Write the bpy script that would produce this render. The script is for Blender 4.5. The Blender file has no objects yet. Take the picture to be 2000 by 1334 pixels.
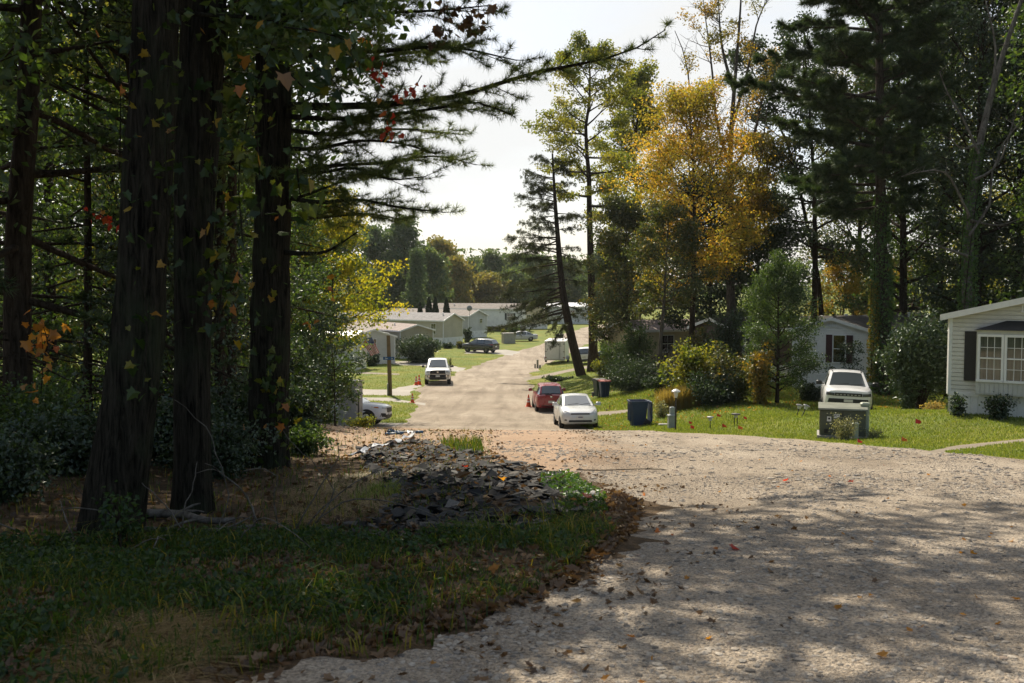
import bpy, math, random
import numpy as np
from mathutils import Vector, Matrix
from mathutils.geometry import delaunay_2d_cdt

PI = math.pi
sc = bpy.context.scene
COL = sc.collection
F0 = 1944.0            # focal length in photo pixels
PITCH = math.atan(112 / F0)
EYE = 1.6
CP, SP = math.cos(PITCH), math.sin(PITCH)

# ---------------------------------------------------------------- terrain
PROF = np.array([[-40, 1.6], [-12, .55], [0, 0], [5, -.42], [10, -.87], [15, -1.36], [20, -1.87], [25, -2.40], [30, -2.98],
                 [34, -3.47], [37, -3.87], [40, -4.33], [43, -4.72], [46, -5.0], [50, -5.27], [56, -5.55], [62, -5.75], [70, -5.98], [79, -6.22],
                 [90, -6.52], [102, -6.75], [112, -6.72], [125, -6.55], [140, -6.45], [160, -6.4], [190, -6.3], [250, -5.8],
                 [400, -4.0], [900, 0.5]])
_xs = np.linspace(-40, 900, 9401)
_p = np.interp(_xs, PROF[:, 0], PROF[:, 1])
_k = np.hanning(41); _k /= _k.sum()
_ps = np.convolve(np.pad(_p, 20, mode='edge'), _k, mode='valid')
EDGE = np.array([[-5, 14], [0, 13], [12, 11.2], [19, 9.8], [26, 8], [33, 5.1], [42, 3.7], [50, 2.8], [60, 2.6], [77, 1.2], [100, 2.5], [136, 6], [183, 18], [260, 40]])
BUMP = np.array([[0, 0], [15, .1], [20, .2], [27, .35], [30, .7], [34, .72], [38, .68], [41, .8], [45, 1.1], [49, 1.35], [54, 1.4], [60, 1.25],
                 [70, 1.0], [85, .8], [100, .5], [130, 0]])


def sstep(t):
    t = np.clip(t, 0, 1)
    return t * t * (3 - 2 * t)


_rs = np.random.RandomState(5)
_NT = _rs.rand(256, 256)


def vnoise(x, y):
    x = np.asarray(x, float); y = np.asarray(y, float)
    xi = np.floor(x).astype(int); yi = np.floor(y).astype(int)
    fx = x - xi; fy = y - yi
    fx = fx * fx * (3 - 2 * fx); fy = fy * fy * (3 - 2 * fy)
    a = _NT[xi % 256, yi % 256]; b = _NT[(xi + 1) % 256, yi % 256]
    c = _NT[xi % 256, (yi + 1) % 256]; d = _NT[(xi + 1) % 256, (yi + 1) % 256]
    return (a * (1 - fx) + b * fx) * (1 - fy) + (c * (1 - fx) + d * fx) * fy - .5


def H(X, Y):
    X = np.asarray(X, float); Y = np.asarray(Y, float)
    z = np.interp(Y, _xs, _ps)
    e = np.interp(Y, EDGE[:, 0], EDGE[:, 1])
    z = z + np.interp(Y, BUMP[:, 0], BUMP[:, 1]) * sstep((X - e) / 7)
    z = z + .45 * sstep((-X - 3.6) / 5) * sstep((46 - Y) / 14) * sstep((Y + 2) / 8)
    # the rise the white suv is parked on
    z = z + .14 * np.exp(-(((X - 13.6) / 2.6) ** 2 + ((Y - 41.5) / 2.05) ** 2)) - .14 * np.exp(-(((X - 12.6) / 1.8) ** 2 + ((Y - 37.9) / 1.5) ** 2))
    # shingle mound
    z = z + .10 * np.exp(-(((X + .9) / 1.3) ** 2 + ((Y - 13.5) / 4.2) ** 2))
    near = np.clip((60 - Y) / 50, .25, 1)
    z = z + near * (.09 * vnoise(X * .35 + 7, Y * .35) + .05 * vnoise(X * .9, Y * .9 + 31) + .022 * vnoise(X * 2.6 + 3, Y * 2.6))
    return z


def h1(x, y):
    return float(H(np.array([x]), np.array([y]))[0])


def W(px, py, d):
    """world point of a photo pixel at forward distance d (world Y)"""
    a = (px - 1000) / F0; b = (667 - py) / F0
    y = CP + b * SP; z = -SP + b * CP
    s = d / y
    return np.array([a * s, d, EYE + z * s])


def XD(px, d):
    a = (px - 1000) / F0
    return a * d / CP * 0.9985


def G(px, py):
    """where the ray of a photo pixel first meets the ground"""
    a = (px - 1000) / F0; b = (667 - py) / F0
    y = CP + b * SP; z = -SP + b * CP
    ds = np.concatenate([np.arange(2, 60, .05), np.arange(60, 300, .25), np.arange(300, 900, 2)])
    hz = H(a * ds / y, ds)
    rz = EYE + z * ds / y
    k = np.argmax(rz <= hz)
    if rz[k] > hz[k]:
        k = len(ds) - 1
    d = ds[k]
    return (a * d / y, d)


# ---------------------------------------------------------------- mesh helpers
def mk(name, V, F, mat=None, parent=None, smooth=False, mi=None):
    V = np.ascontiguousarray(np.asarray(V, dtype=np.float32).reshape(-1, 3))
    Fl = F if isinstance(F, list) else [F]
    parts = []
    if Fl and isinstance(Fl[0], np.ndarray) and Fl[0].ndim == 2:
        parts = [np.asarray(f, dtype=np.int32) for f in Fl if len(f)]
    else:
        by = {}
        order = []
        for i, f in enumerate(Fl):
            order.append(np.array(f, dtype=np.int32).reshape(1, -1))
        parts = order
    me = bpy.data.meshes.new(name)
    me.vertices.add(len(V)); me.vertices.foreach_set('co', V.ravel())
    loops = np.concatenate([p.ravel() for p in parts])
    tot = np.concatenate([np.full(len(p), p.shape[1], dtype=np.int32) for p in parts])
    st = np.concatenate([[0], np.cumsum(tot)[:-1]]).astype(np.int32)
    me.loops.add(len(loops)); me.loops.foreach_set('vertex_index', loops.astype(np.int32))
    me.polygons.add(len(tot)); me.polygons.foreach_set('loop_start', st)
    if smooth:
        me.polygons.foreach_set('use_smooth', np.ones(len(tot), dtype=bool))
    else:
        me.polygons.foreach_set('use_smooth', np.zeros(len(tot), dtype=bool))
    mats = mat if isinstance(mat, (list, tuple)) else ([mat] if mat else [])
    for m in mats:
        me.materials.append(m)
    if mi is not None:
        me.polygons.foreach_set('material_index', np.asarray(mi, dtype=np.int32))
    me.update(calc_edges=True)
    o = bpy.data.objects.new(name, me)
    COL.objects.link(o)
    if parent is not None:
        o.parent = parent
    return o


def empty(name, loc, rz=0):
    o = bpy.data.objects.new(name, None)
    COL.objects.link(o)
    o.empty_display_size = .3
    o.location = loc; o.rotation_euler = (0, 0, rz)
    return o


def tag(o, label=None, cat=None, group=None, kind=None):
    if label: o['label'] = label
    if cat: o['category'] = cat
    if group: o['group'] = group
    if kind: o['kind'] = kind
    return o


def copy_tree(o, parent=None):
    c = o.copy(); COL.objects.link(c)
    if parent is not None:
        c.parent = parent
    for ch in list(o.children):
        copy_tree(ch, c)
    return c


class MB:
    """collects shapes into one mesh"""
    def __init__(s): s.V = []; s.F = []; s.M = []; s.cur = 0
    def add(s, V, F, m=None):
        b = sum(len(v) for v in s.V)
        s.V.append(np.asarray(V, float).reshape(-1, 3))
        for f in F:
            s.F.append([i + b for i in f]); s.M.append(s.cur if m is None else m)
        return s
    def box(s, x0, x1, y0, y1, z0, z1, m=None):
        V = [(x0, y0, z0), (x1, y0, z0), (x1, y1, z0), (x0, y1, z0), (x0, y0, z1), (x1, y0, z1), (x1, y1, z1), (x0, y1, z1)]
        return s.add(V, [(0, 3, 2, 1), (4, 5, 6, 7), (0, 1, 5, 4), (1, 2, 6, 5), (2, 3, 7, 6), (3, 0, 4, 7)], m)
    def bbox(s, x0, x1, y0, y1, z0, z1, b=.01, m=None):
        """box with chamfered vertical and top edges"""
        ring = lambda i: [(x0 + i + b, y0 + i), (x1 - i - b, y0 + i), (x1 - i, y0 + i + b), (x1 - i, y1 - i - b), (x1 - i - b, y1 - i), (x0 + i + b, y1 - i), (x0 + i, y1 - i - b), (x0 + i, y0 + i + b)]
        V = []
        for (z, i) in ((z0, 0), (z1 - b, 0), (z1, b)):
            V += [(x, y, z) for x, y in ring(i)]
        Fs = [tuple(range(7, -1, -1)), tuple(range(16, 24))]
        for k in range(2):
            for j in range(8):
                Fs.append((k * 8 + j, k * 8 + (j + 1) % 8, k * 8 + 8 + (j + 1) % 8, k * 8 + 8 + j))
        return s.add(V, Fs, m)
    def prism(s, poly, axis, a0, a1, m=None):
        """polygon in the two other axes, extruded along axis from a0 to a1"""
        n = len(poly); V = []
        for a in (a0, a1):
            for (u, v) in poly:
                V.append({'x': (a, u, v), 'y': (u, a, v), 'z': (u, v, a)}[axis])
        Fs = [tuple(range(n - 1, -1, -1)), tuple(range(n, 2 * n))]
        for j in range(n):
            Fs.append((j, (j + 1) % n, n + (j + 1) % n, n + j))
        return s.add(V, Fs, m)
    def tube(s, pts, rad, n=6, m=None, cap=True):
        V, F = tube(pts, rad, n)
        Fs = [tuple(f) for f in F]
        if cap:
            Fs.append(tuple(range(n - 1, -1, -1))); k = len(V) - n
            Fs.append(tuple(range(k, k + n)))
        return s.add(V, Fs, m)
    def lathe(s, prof, n=16, axis='z', c=(0, 0, 0), m=None):
        V = []
        for (r, z) in prof:
            for j in range(n):
                a = 2 * PI * j / n
                u, v = r * math.cos(a), r * math.sin(a)
                V.append({'z': (c[0] + u, c[1] + v, c[2] + z), 'y': (c[0] + u, c[1] + z, c[2] + v), 'x': (c[0] + z, c[1] + u, c[2] + v)}[axis])
        Fs = []
        for k in range(len(prof) - 1):
            for j in range(n):
                Fs.append((k * n + j, k * n + (j + 1) % n, (k + 1) * n + (j + 1) % n, (k + 1) * n + j))
        Fs.append(tuple(range(n - 1, -1, -1))); q = (len(prof) - 1) * n
        Fs.append(tuple(range(q, q + n)))
        return s.add(V, Fs, m)
    def build(s, name, mat, parent=None, smooth=False):
        V = np.concatenate(s.V)
        return mk(name, V, s.F, mat, parent, smooth, s.M)


def tube(pts, rad, n=6):
    P = np.asarray(pts, float); m = len(P)
    R = np.broadcast_to(np.asarray(rad, float), (m,))
    T = np.gradient(P, axis=0)
    T /= np.linalg.norm(T, axis=1, keepdims=True) + 1e-9
    ref = np.array([0, 0, 1.0]) if abs(T[0, 2]) < .8 else np.array([1.0, 0, 0])
    U = np.cross(T, ref); U /= np.linalg.norm(U, axis=1, keepdims=True) + 1e-9
    Vv = np.cross(T, U)
    a = np.arange(n) * 2 * PI / n
    V = P[:, None] + R[:, None, None] * (np.cos(a)[None, :, None] * U[:, None] + np.sin(a)[None, :, None] * Vv[:, None])
    k = np.arange(m - 1)[:, None] * n; j = np.arange(n)[None]
    F = np.stack([k + j, k + (j + 1) % n, k + n + (j + 1) % n, k + n + j], -1).reshape(-1, 4)
    return V.reshape(-1, 3), F


def join_tubes(tl):
    Vs, Fs, b = [], [], 0
    for (p, r, n) in tl:
        V, F = tube(p, r, n)
        Vs.append(V); Fs.append(F + b); b += len(V)
    return np.concatenate(Vs), np.concatenate(Fs)


def frames(rng, N, up=0.3, axis_bias=None):
    n = rng.normal(size=(N, 3)); n[:, 2] += up
    n /= np.linalg.norm(n, axis=1, keepdims=True) + 1e-9
    a = rng.normal(size=(N, 3))
    if axis_bias is not None:
        a = a + axis_bias
    u = a - (a * n).sum(1, keepdims=True) * n
    u /= np.linalg.norm(u, axis=1, keepdims=True) + 1e-9
    return np.cross(u, n), u, n


def stamp(T, F, C, S, fr):
    """template T (k,3), faces F, at centres C with sizes S and frames"""
    x, y, z = fr
    S = np.broadcast_to(np.asarray(S, float), (len(C),))[:, None, None]
    V = C[:, None] + S * (T[None, :, 0:1] * x[:, None] + T[None, :, 1:2] * y[:, None] + T[None, :, 2:3] * z[:, None])
    k = len(T)
    Fi = (np.asarray(F)[None] + (np.arange(len(C)) * k)[:, None, None]).reshape(-1, np.asarray(F).shape[1])
    return V.reshape(-1, 3), Fi


LEAF_T = np.array([[0, -.5, 0], [.32, .02, .09], [0, .5, -.04], [-.32, .02, .09]])
LEAF_F = np.array([[0, 1, 2], [0, 2, 3]])
_a = np.array([[0, 0], [.16, -.06], [.42, -.12], [.35, .12], [.52, .37], [.32, .40], [.25, .58], [0, .93], [-.25, .58], [-.32, .40], [-.52, .37], [-.35, .12], [-.42, -.12], [-.16, -.06]])
LOBE_T = np.array([[0, .28, -.05]] + [[x, y, .10 * abs(x) * 2 - .06 * y * y] for x, y in _a])
LOBE_F = np.array([[0, 1 + i, 1 + (i + 1) % 14] for i in range(14)])


def leaves(rng, C, size, up=.3, T=LEAF_T, F=LEAF_F, var=.35, bias=None):
    S = size * (1 - var + 2 * var * rng.rand(len(C)))
    return stamp(T, F, C, S, frames(rng, len(C), up, bias))


# ---------------------------------------------------------------- materials
MATS = {}


class NT:
    def __init__(s, name):
        m = bpy.data.materials.new(name); m.use_nodes = True
        s.m = m; s.t = m.node_tree; s.t.nodes.clear()
        s.out = s.n('ShaderNodeOutputMaterial')
    def n(s, typ, **kw):
        nd = s.t.nodes.new(typ)
        for k, v in kw.items():
            if k.startswith('i_'):
                key = k[2:]
                key = int(key) if key.isdigit() else key.replace('_', ' ')
                nd.inputs[key].default_value = v
            else:
                setattr(nd, k, v)
        return nd
    def l(s, a, b): s.t.links.new(a, b)
    def ramp(s, fac, stops, interp='LINEAR'):
        r = s.n('ShaderNodeValToRGB'); r.color_ramp.interpolation = interp
        els = r.color_ramp.elements
        while len(els) < len(stops): els.new(.5)
        for e, (p, c) in zip(els, stops):
            e.position = p; e.color = (c[0], c[1], c[2], 1)
        s.l(fac, r.inputs[0]); return r.outputs[0]
    def noise(s, scale, detail=4, rough=.6, vec=None, dist=0):
        nd = s.n('ShaderNodeTexNoise'); nd.inputs['Scale'].default_value = scale
        nd.inputs['Detail'].default_value = detail; nd.inputs['Roughness'].default_value = rough
        nd.inputs['Distortion'].default_value = dist
        if vec is not None: s.l(vec, nd.inputs['Vector'])
        return nd.outputs['Fac']
    def mix(s, fac, a, b, mode='MIX'):
        nd = s.n('ShaderNodeMix', data_type='RGBA', blend_type=mode)
        for sock, v in ((nd.inputs[0], fac), (nd.inputs[6], a), (nd.inputs[7], b)):
            if hasattr(v, 'links'): s.l(v, sock)
            elif isinstance(v, (int, float)): sock.default_value = v
            else: sock.default_value = (v[0], v[1], v[2], 1)
        return nd.outputs[2]
    def math(s, op, a, b=0, clamp=False):
        nd = s.n('ShaderNodeMath', operation=op); nd.use_clamp = clamp
        for sock, v in ((nd.inputs[0], a), (nd.inputs[1], b)):
            if hasattr(v, 'links'): s.l(v, sock)
            else: sock.default_value = v
        return nd.outputs[0]
    def coord(s, which='Object', scale=None):
        c = s.n('ShaderNodeTexCoord').outputs[which]
        if scale:
            mp = s.n('ShaderNodeMapping'); mp.inputs['Scale'].default_value = scale
            s.l(c, mp.inputs['Vector']); c = mp.outputs[0]
        return c
    def pos(s): return s.n('ShaderNodeNewGeometry').outputs['Position']
    def bump(s, h, strength, dist):
        b = s.n('ShaderNodeBump'); b.inputs['Strength'].default_value = strength; b.inputs['Distance'].default_value = dist
        s.l(h, b.inputs['Height']); return b.outputs[0]
    def princ(s, col, rough=.7, bump=None, metal=0, spec=.5, coat=0):
        p = s.n('ShaderNodeBsdfPrincipled')
        for key, v in (('Base Color', col), ('Roughness', rough), ('Metallic', metal), ('Specular IOR Level', spec), ('Coat Weight', coat)):
            k = p.inputs[key]
            if hasattr(v, 'links'): s.l(v, k)
            elif isinstance(v, (int, float)): k.default_value = v
            else: k.default_value = (v[0], v[1], v[2], 1)
        if bump is not None: s.l(bump, p.inputs['Normal'])
        s.l(p.outputs[0], s.out.inputs[0])
        return p


def simple(name, col, rough=.6, metal=0, spec=.5, coat=0, dirt=.25, dscale=3.0, bump=0, bscale=60):
    """plain paint / plastic with uneven weathering"""
    if name in MATS: return MATS[name]
    t = NT(name)
    c = t.coord('Object')
    n = t.noise(dscale, 5, .65, c)
    d = tuple(x * (1 - dirt) for x in col)
    e = tuple(min(1, x * (1 + dirt * .25)) for x in col)
    cc = t.ramp(n, [(.3, d), (.55, col), (.75, e)])
    rr = t.math('MULTIPLY_ADD', n, .25); rr.node.inputs[2].default_value = rough - .12
    b = t.bump(t.noise(bscale, 3, .6, c), bump, .004) if bump else None
    t.princ(cc, rr, b, metal, spec, coat)
    MATS[name] = t.m
    return t.m


def leafmat(name, stops, trans=.45, gloss=.05, patch=None, pscale=.5, tcol=1.6):
    if name in MATS: return MATS[name]
    t = NT(name)
    g = t.n('ShaderNodeNewGeometry')
    col = t.ramp(g.outputs['Random Per Island'], stops)
    if patch is not None:
        f = t.noise(pscale, 2, .5, t.coord('Object'))
        f = t.ramp(f, [(.42, (0, 0, 0)), (.6, (1, 1, 1))])
        col = t.mix(f, col, t.mix(.7, col, patch))
    d = t.n('ShaderNodeBsdfDiffuse'); t.l(col, d.inputs[0])
    tr = t.n('ShaderNodeBsdfTranslucent')
    tc = t.mix(1.0, col, (tcol * 1.05, tcol * 1.0, tcol * .55), 'MULTIPLY')
    t.l(tc, tr.inputs[0])
    m = t.n('ShaderNodeMixShader'); m.inputs[0].default_value = trans
    t.l(d.outputs[0], m.inputs[1]); t.l(tr.outputs[0], m.inputs[2])
    gl = t.n('ShaderNodeBsdfGlossy'); gl.inputs['Roughness'].default_value = .45; gl.inputs[0].default_value = (.8, .85, .8, 1)
    m2 = t.n('ShaderNodeMixShader'); m2.inputs[0].default_value = gloss
    t.l(m.outputs[0], m2.inputs[1]); t.l(gl.outputs[0], m2.inputs[2])
    t.l(m2.outputs[0], t.out.inputs[0])
    MATS[name] = t.m
    return t.m


def bark(name, a, b, scale=(9, 9, 1.6), bs=.9, lichen=None):
    if name in MATS: return MATS[name]
    t = NT(name)
    c = t.coord('Object', scale)
    n = t.noise(1.6, 6, .7, c, .6)
    col = t.ramp(n, [(.36, a), (.5, tuple((x + y) / 2 for x, y in zip(a, b))), (.66, b)])
    if lichen:
        f = t.ramp(t.noise(1.3, 4, .6, t.coord('Object')), [(.5, (0, 0, 0)), (.65, (.6, .6, .6))])
        col = t.mix(f, col, lichen)
    t.princ(col, .95, t.bump(n, bs, .05), spec=.06)
    MATS[name] = t.m
    return t.m


def ground_mat(name, stops, s1=.6, s2=8, s3=60, bs=.8, bd=.03, extra=None, rough=.95):
    t = NT(name)
    p = t.pos()
    n1 = t.noise(s1, 4, .6, p); n2 = t.noise(s2, 5, .65, p); n3 = t.noise(s3, 3, .6, p)
    f = t.math('ADD', t.math('MULTIPLY', n1, .45), t.math('ADD', t.math('MULTIPLY', n2, .3), t.math('MULTIPLY', n3, .25)))
    col = t.ramp(f, stops)
    if extra: col = extra(t, p, col)
    h = t.math('ADD', t.math('MULTIPLY', n2, .6), t.math('MULTIPLY', n3, .4))
    t.princ(col, rough, t.bump(h, bs, bd), spec=.15)
    MATS[name] = t.m
    return t.m
# ---------------------------------------------------------------- camera, sun, sky
cam = bpy.data.cameras.new('camera'); camo = bpy.data.objects.new('camera', cam); COL.objects.link(camo)
cam.sensor_width = 36; cam.lens = F0 / 2000 * 36
cam.clip_start = .05; cam.clip_end = 3000
camo.location = (0, 0, EYE); camo.rotation_euler = (PI / 2 - PITCH, 0, 0)
cam.dof.use_dof = True; cam.dof.focus_distance = 48; cam.dof.aperture_fstop = 4.5
sc.camera = camo

SUN_EL = math.radians(43); SUN_AZ = math.radians(-16)      # azimuth from +Y towards +X
sd = Vector((math.sin(SUN_AZ) * math.cos(SUN_EL), math.cos(SUN_AZ) * math.cos(SUN_EL), math.sin(SUN_EL)))
sl = bpy.data.lights.new('sun', 'SUN'); sl.energy = 5.0; sl.angle = math.radians(.55); sl.color = (1, .90, .74)
slo = bpy.data.objects.new('sun', sl); COL.objects.link(slo)
slo.rotation_euler = sd.to_track_quat('Z', 'Y').to_euler(); slo.location = (-20, 60, 60)

wd = bpy.data.worlds.new('World'); sc.world = wd; wd.use_nodes = True
wt = wd.node_tree; wt.nodes.clear()
wo = wt.nodes.new('ShaderNodeOutputWorld'); bg = wt.nodes.new('ShaderNodeBackground')
sky = wt.nodes.new('ShaderNodeTexSky'); sky.sky_type = 'NISHITA'; sky.sun_disc = False
sky.sun_elevation = SUN_EL; sky.sun_rotation = SUN_AZ; sky.air_density = 1.0; sky.dust_density = 1.4; sky.ozone_density = 1.0
# thin bright cloud: whitest in the half of the sky round the sun, where it scatters the sunlight forward
tcw = wt.nodes.new('ShaderNodeTexCoord'); mpw = wt.nodes.new('ShaderNodeMapping')
mpw.inputs['Scale'].default_value = (1.2, 1.2, 5.0); mpw.inputs['Location'].default_value = (.3, .8, .2)
nzw = wt.nodes.new('ShaderNodeTexNoise'); nzw.inputs['Scale'].default_value = 2.2; nzw.inputs['Detail'].default_value = 6
rpw = wt.nodes.new('ShaderNodeValToRGB')
rpw.color_ramp.elements[0].position = .36; rpw.color_ramp.elements[0].color = (.30, .30, .30, 1)
rpw.color_ramp.elements[1].position = .64; rpw.color_ramp.elements[1].color = (.97, .97, .97, 1)
dot = wt.nodes.new('ShaderNodeVectorMath'); dot.operation = 'DOT_PRODUCT'; dot.inputs[1].default_value = tuple(sd)
fwd = wt.nodes.new('ShaderNodeMapRange'); fwd.interpolation_type = 'SMOOTHSTEP'
fwd.inputs[1].default_value = .05; fwd.inputs[2].default_value = .72; fwd.inputs[3].default_value = .14; fwd.inputs[4].default_value = 1.0
mul = wt.nodes.new('ShaderNodeMath'); mul.operation = 'MULTIPLY'
mxw = wt.nodes.new('ShaderNodeMix'); mxw.data_type = 'RGBA'
mxw.inputs[7].default_value = (6.4, 6.45, 6.4, 1)
wt.links.new(tcw.outputs['Generated'], mpw.inputs[0]); wt.links.new(mpw.outputs[0], nzw.inputs['Vector'])
wt.links.new(tcw.outputs['Generated'], dot.inputs[0]); wt.links.new(dot.outputs['Value'], fwd.inputs[0])
wt.links.new(nzw.outputs['Fac'], rpw.inputs[0]); wt.links.new(rpw.outputs[0], mul.inputs[0]); wt.links.new(fwd.outputs[0], mul.inputs[1])
wt.links.new(mul.outputs[0], mxw.inputs[0])
wt.links.new(sky.outputs[0], mxw.inputs[6]); wt.links.new(mxw.outputs[2], bg.inputs[0])
bg.inputs[1].default_value = .095
wt.links.new(bg.outputs[0], wo.inputs[0])

sc.view_settings.view_transform = 'Standard'; sc.view_settings.look = 'None'
sc.view_settings.exposure = .60; sc.view_settings.gamma = 1
sc.cycles.max_bounces = 7; sc.cycles.diffuse_bounces = 3; sc.cycles.glossy_bounces = 2
sc.cycles.transmission_bounces = 3; sc.cycles.transparent_max_bounces = 4; sc.cycles.volume_bounces = 0
sc.cycles.caustics_reflective = False; sc.cycles.caustics_refractive = False
sc.cycles.sample_clamp_indirect = 4
sc.cycles.use_denoising = True

# ---------------------------------------------------------------- ground materials
def _road_extra(t, p, col):
    # fine dust lanes, darker wheel ruts running with the road, scattered dark and pale chips
    v = t.n('ShaderNodeTexVoronoi'); v.inputs['Scale'].default_value = 26; t.l(p, v.inputs['Vector'])
    chips = t.ramp(v.outputs['Color'], [(.0, (.80, .78, .76)), (.5, (1, 1, 1)), (1, (1.12, 1.10, 1.08))])
    col = t.mix(.7, col, chips, 'MULTIPLY')
    v2 = t.n('ShaderNodeTexVoronoi'); v2.inputs['Scale'].default_value = 9; t.l(p, v2.inputs['Vector'])
    st = t.ramp(v2.outputs['Distance'], [(.06, (.7, .68, .67)), (.14, (1, 1, 1))])
    col = t.mix(.35, col, st, 'MULTIPLY')
    # orange soil worked into the left side of the gravel along the dirt bank
    sx = t.n('ShaderNodeSeparateXYZ'); t.l(p, sx.inputs[0])
    nz = t.noise(.9, 4, .65, p)
    fx = t.math('ADD', t.math('MULTIPLY', t.math('SUBTRACT', 3.6, sx.outputs[0]), .45), t.math('MULTIPLY', t.math('SUBTRACT', nz, .5), 2.2))
    def mr(v, a, b):
        q = t.n('ShaderNodeMapRange'); q.interpolation_type = 'SMOOTHSTEP'; q.inputs[1].default_value = a; q.inputs[2].default_value = b; t.l(v, q.inputs[0]); return q.outputs[0]
    fy = t.math('MULTIPLY', mr(sx.outputs[1], 14, 20), mr(sx.outputs[1], 43, 40.5))
    f = t.math('MULTIPLY', t.math('MULTIPLY', mr(fx, .1, 1.0), fy), .75)
    col = t.mix(f, col, (.36, .25, .165))
    g1 = t.ramp(t.noise(38, 3, .7, p), [(.38, (.45, .43, .41)), (.5, (1, 1, 1)), (.62, (1.35, 1.32, 1.28))])
    col = t.mix(.85, col, g1, 'MULTIPLY')
    mp = t.n('ShaderNodeMapping'); mp.inputs['Scale'].default_value = (1, .12, 1); t.l(p, mp.inputs[0])
    r = t.ramp(t.noise(1.1, 3, .6, mp.outputs[0], .4), [(.38, (.76, .74, .71)), (.56, (1.08, 1.07, 1.05))])
    return t.mix(.8, col, r, 'MULTIPLY')


M_road = ground_mat('gravel_road', [(.30, (.155, .124, .092)), (.43, (.285, .238, .184)), (.54, (.38, .325, .26)), (.72, (.485, .425, .345))],
                    .25, 9, 40, 1.0, .09, _road_extra)
M_drive = ground_mat('driveway_gravel', [(.3, (.24, .215, .185)), (.5, (.36, .33, .285)), (.7, (.45, .42, .37))], .5, 6, 50, .8, .03)
M_path = ground_mat('worn_path', [(.3, (.16, .13, .10)), (.55, (.27, .23, .18)), (.75, (.34, .29, .23))], .6, 7, 50, .8, .03)
M_dirt = ground_mat('orange_dirt', [(.3, (.19, .12, .075)), (.5, (.34, .235, .155)), (.7, (.43, .32, .23))], .45, 6, 50, 1.0, .04)


def _wood_extra(t, p, col):
    v = t.n('ShaderNodeTexVoronoi'); v.inputs['Scale'].default_value = 16; t.l(p, v.inputs['Vector'])
    c = t.ramp(v.outputs['Color'], [(.0, (.45, .42, .4)), (.6, (1, .95, .85)), (1, (1.7, 1.5, 1.2))])
    return t.mix(.8, col, c, 'MULTIPLY')


M_wood = ground_mat('leaf_litter', [(.3, (.035, .026, .016)), (.5, (.085, .058, .034)), (.7, (.15, .105, .06))], .7, 6, 40, 1.2, .05, _wood_extra)


def _lawn_extra(t, p, col):
    r = t.ramp(t.noise(.33, 4, .6, p), [(.42, (1, 1, 1)), (.6, (1.6, 1.15, 1.1)), (.75, (2.3, 1.5, 1.5))])
    return t.mix(.75, col, r, 'MULTIPLY')


M_lawn = ground_mat('lawn_soil', [(.3, (.075, .10, .018)), (.5, (.125, .165, .03)), (.7, (.18, .215, .045))], .5, 5, 40, 1.0, .05, _lawn_extra)
M_field = ground_mat('far_ground', [(.3, (.05, .06, .018)), (.6, (.10, .11, .035))], .2, 2, 20, .6, .05)


# ---------------------------------------------------------------- ground: one triangulation, split by region
def poly_px(pts): return [G(*p) for p in pts]


ROAD_R = [(15, 1), (13.2, 6), (11.6, 12), (9.8, 19), (8.0, 26), (5.3, 33), (3.9, 41), (3.0, 47), (2.7, 55), (2.6, 62), (1.7, 72), (1.25, 80), (1.6, 88),
          (2.9, 98), (3.4, 104), (6.6, 117), (9.5, 131), (14, 149), (22, 172), (36, 205)]
ROAD_L = [(26, 215), (14, 186), (9.3, 164), (6, 146), (3.6, 132), (0, 119), (-3, 106), (-4.6, 95), (-5.3, 86), (-6.9, 78), (-7.0, 72), (-6.3, 66), (-5.8, 61), (-5.5, 53), (-5.0, 48),
          (-5.6, 45.2), (-4.2, 43.8), (-1.0, 42.6), (1.3, 41.5), (2.2, 37), (2.0, 30), (1.5, 24), (1.1, 19), (1.1, 15.5), (1.4, 13), (1.6, 11.4), (1.15, 9.3), (.45, 7.2), (-.45, 5.8), (-1.6, 4.9), (-2.6, 3.6), (-4, 0), (-3, -12), (20, -12)]
REG = {}
REG['path'] = [poly_px([(1790, 884), (1850, 873), (1930, 864), (2040, 851), (2200, 832), (2200, 840), (2040, 858), (1930, 870), (1860, 881), (1800, 890)]),
               poly_px([(1166, 805), (1232, 799), (1232, 807), (1166, 813)]),
               poly_px([(1020, 738), (1080, 727.5), (1210, 709), (1210, 714), (1100, 729), (1026, 743)]),
               poly_px([(690, 726), (780, 730), (780, 733), (690, 729.5)])]
REG['driveway'] = [[(-7.2, 77), (-7.0, 66.5), (-9, 66.8), (-30, 69), (-30, 73), (-9, 71.8)],
                   poly_px([(690, 775), (760, 777), (835, 787), (835, 792), (770, 785), (690, 780)]),
                   poly_px([(760, 706.5), (800, 705), (870, 712), (910, 719), (896, 727), (840, 716), (765, 711.5)]),
                   poly_px([(905, 686), (985, 683), (1015, 687), (1000, 695), (950, 690.5), (905, 691)]),
                   [(-4.9, 48.2), (-5.4, 45.6), (-16, 45.8), (-16, 47.6)]]
REG['gravel_road'] = [ROAD_R + ROAD_L]
REG['dirt_bank'] = [[(2.4, 41.6), (-5.5, 45.3), (-7.5, 44.6), (-6.8, 33), (-5.0, 24), (-3.4, 19), (-1.2, 19.5), (1.3, 15.5), (1.7, 18), (2.3, 30)]]
REG['lawn'] = [[(r[0] - .3, r[1]) for r in ROAD_R] + [(60, 150), (70, 20), (40, 8), (15.5, 6)],
               [(-5.0, 47.5), (-75, 47.0), (-80, 205), (16, 190)] + [(x + .3, y) for x, y in ROAD_L[1:15]]]


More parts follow.
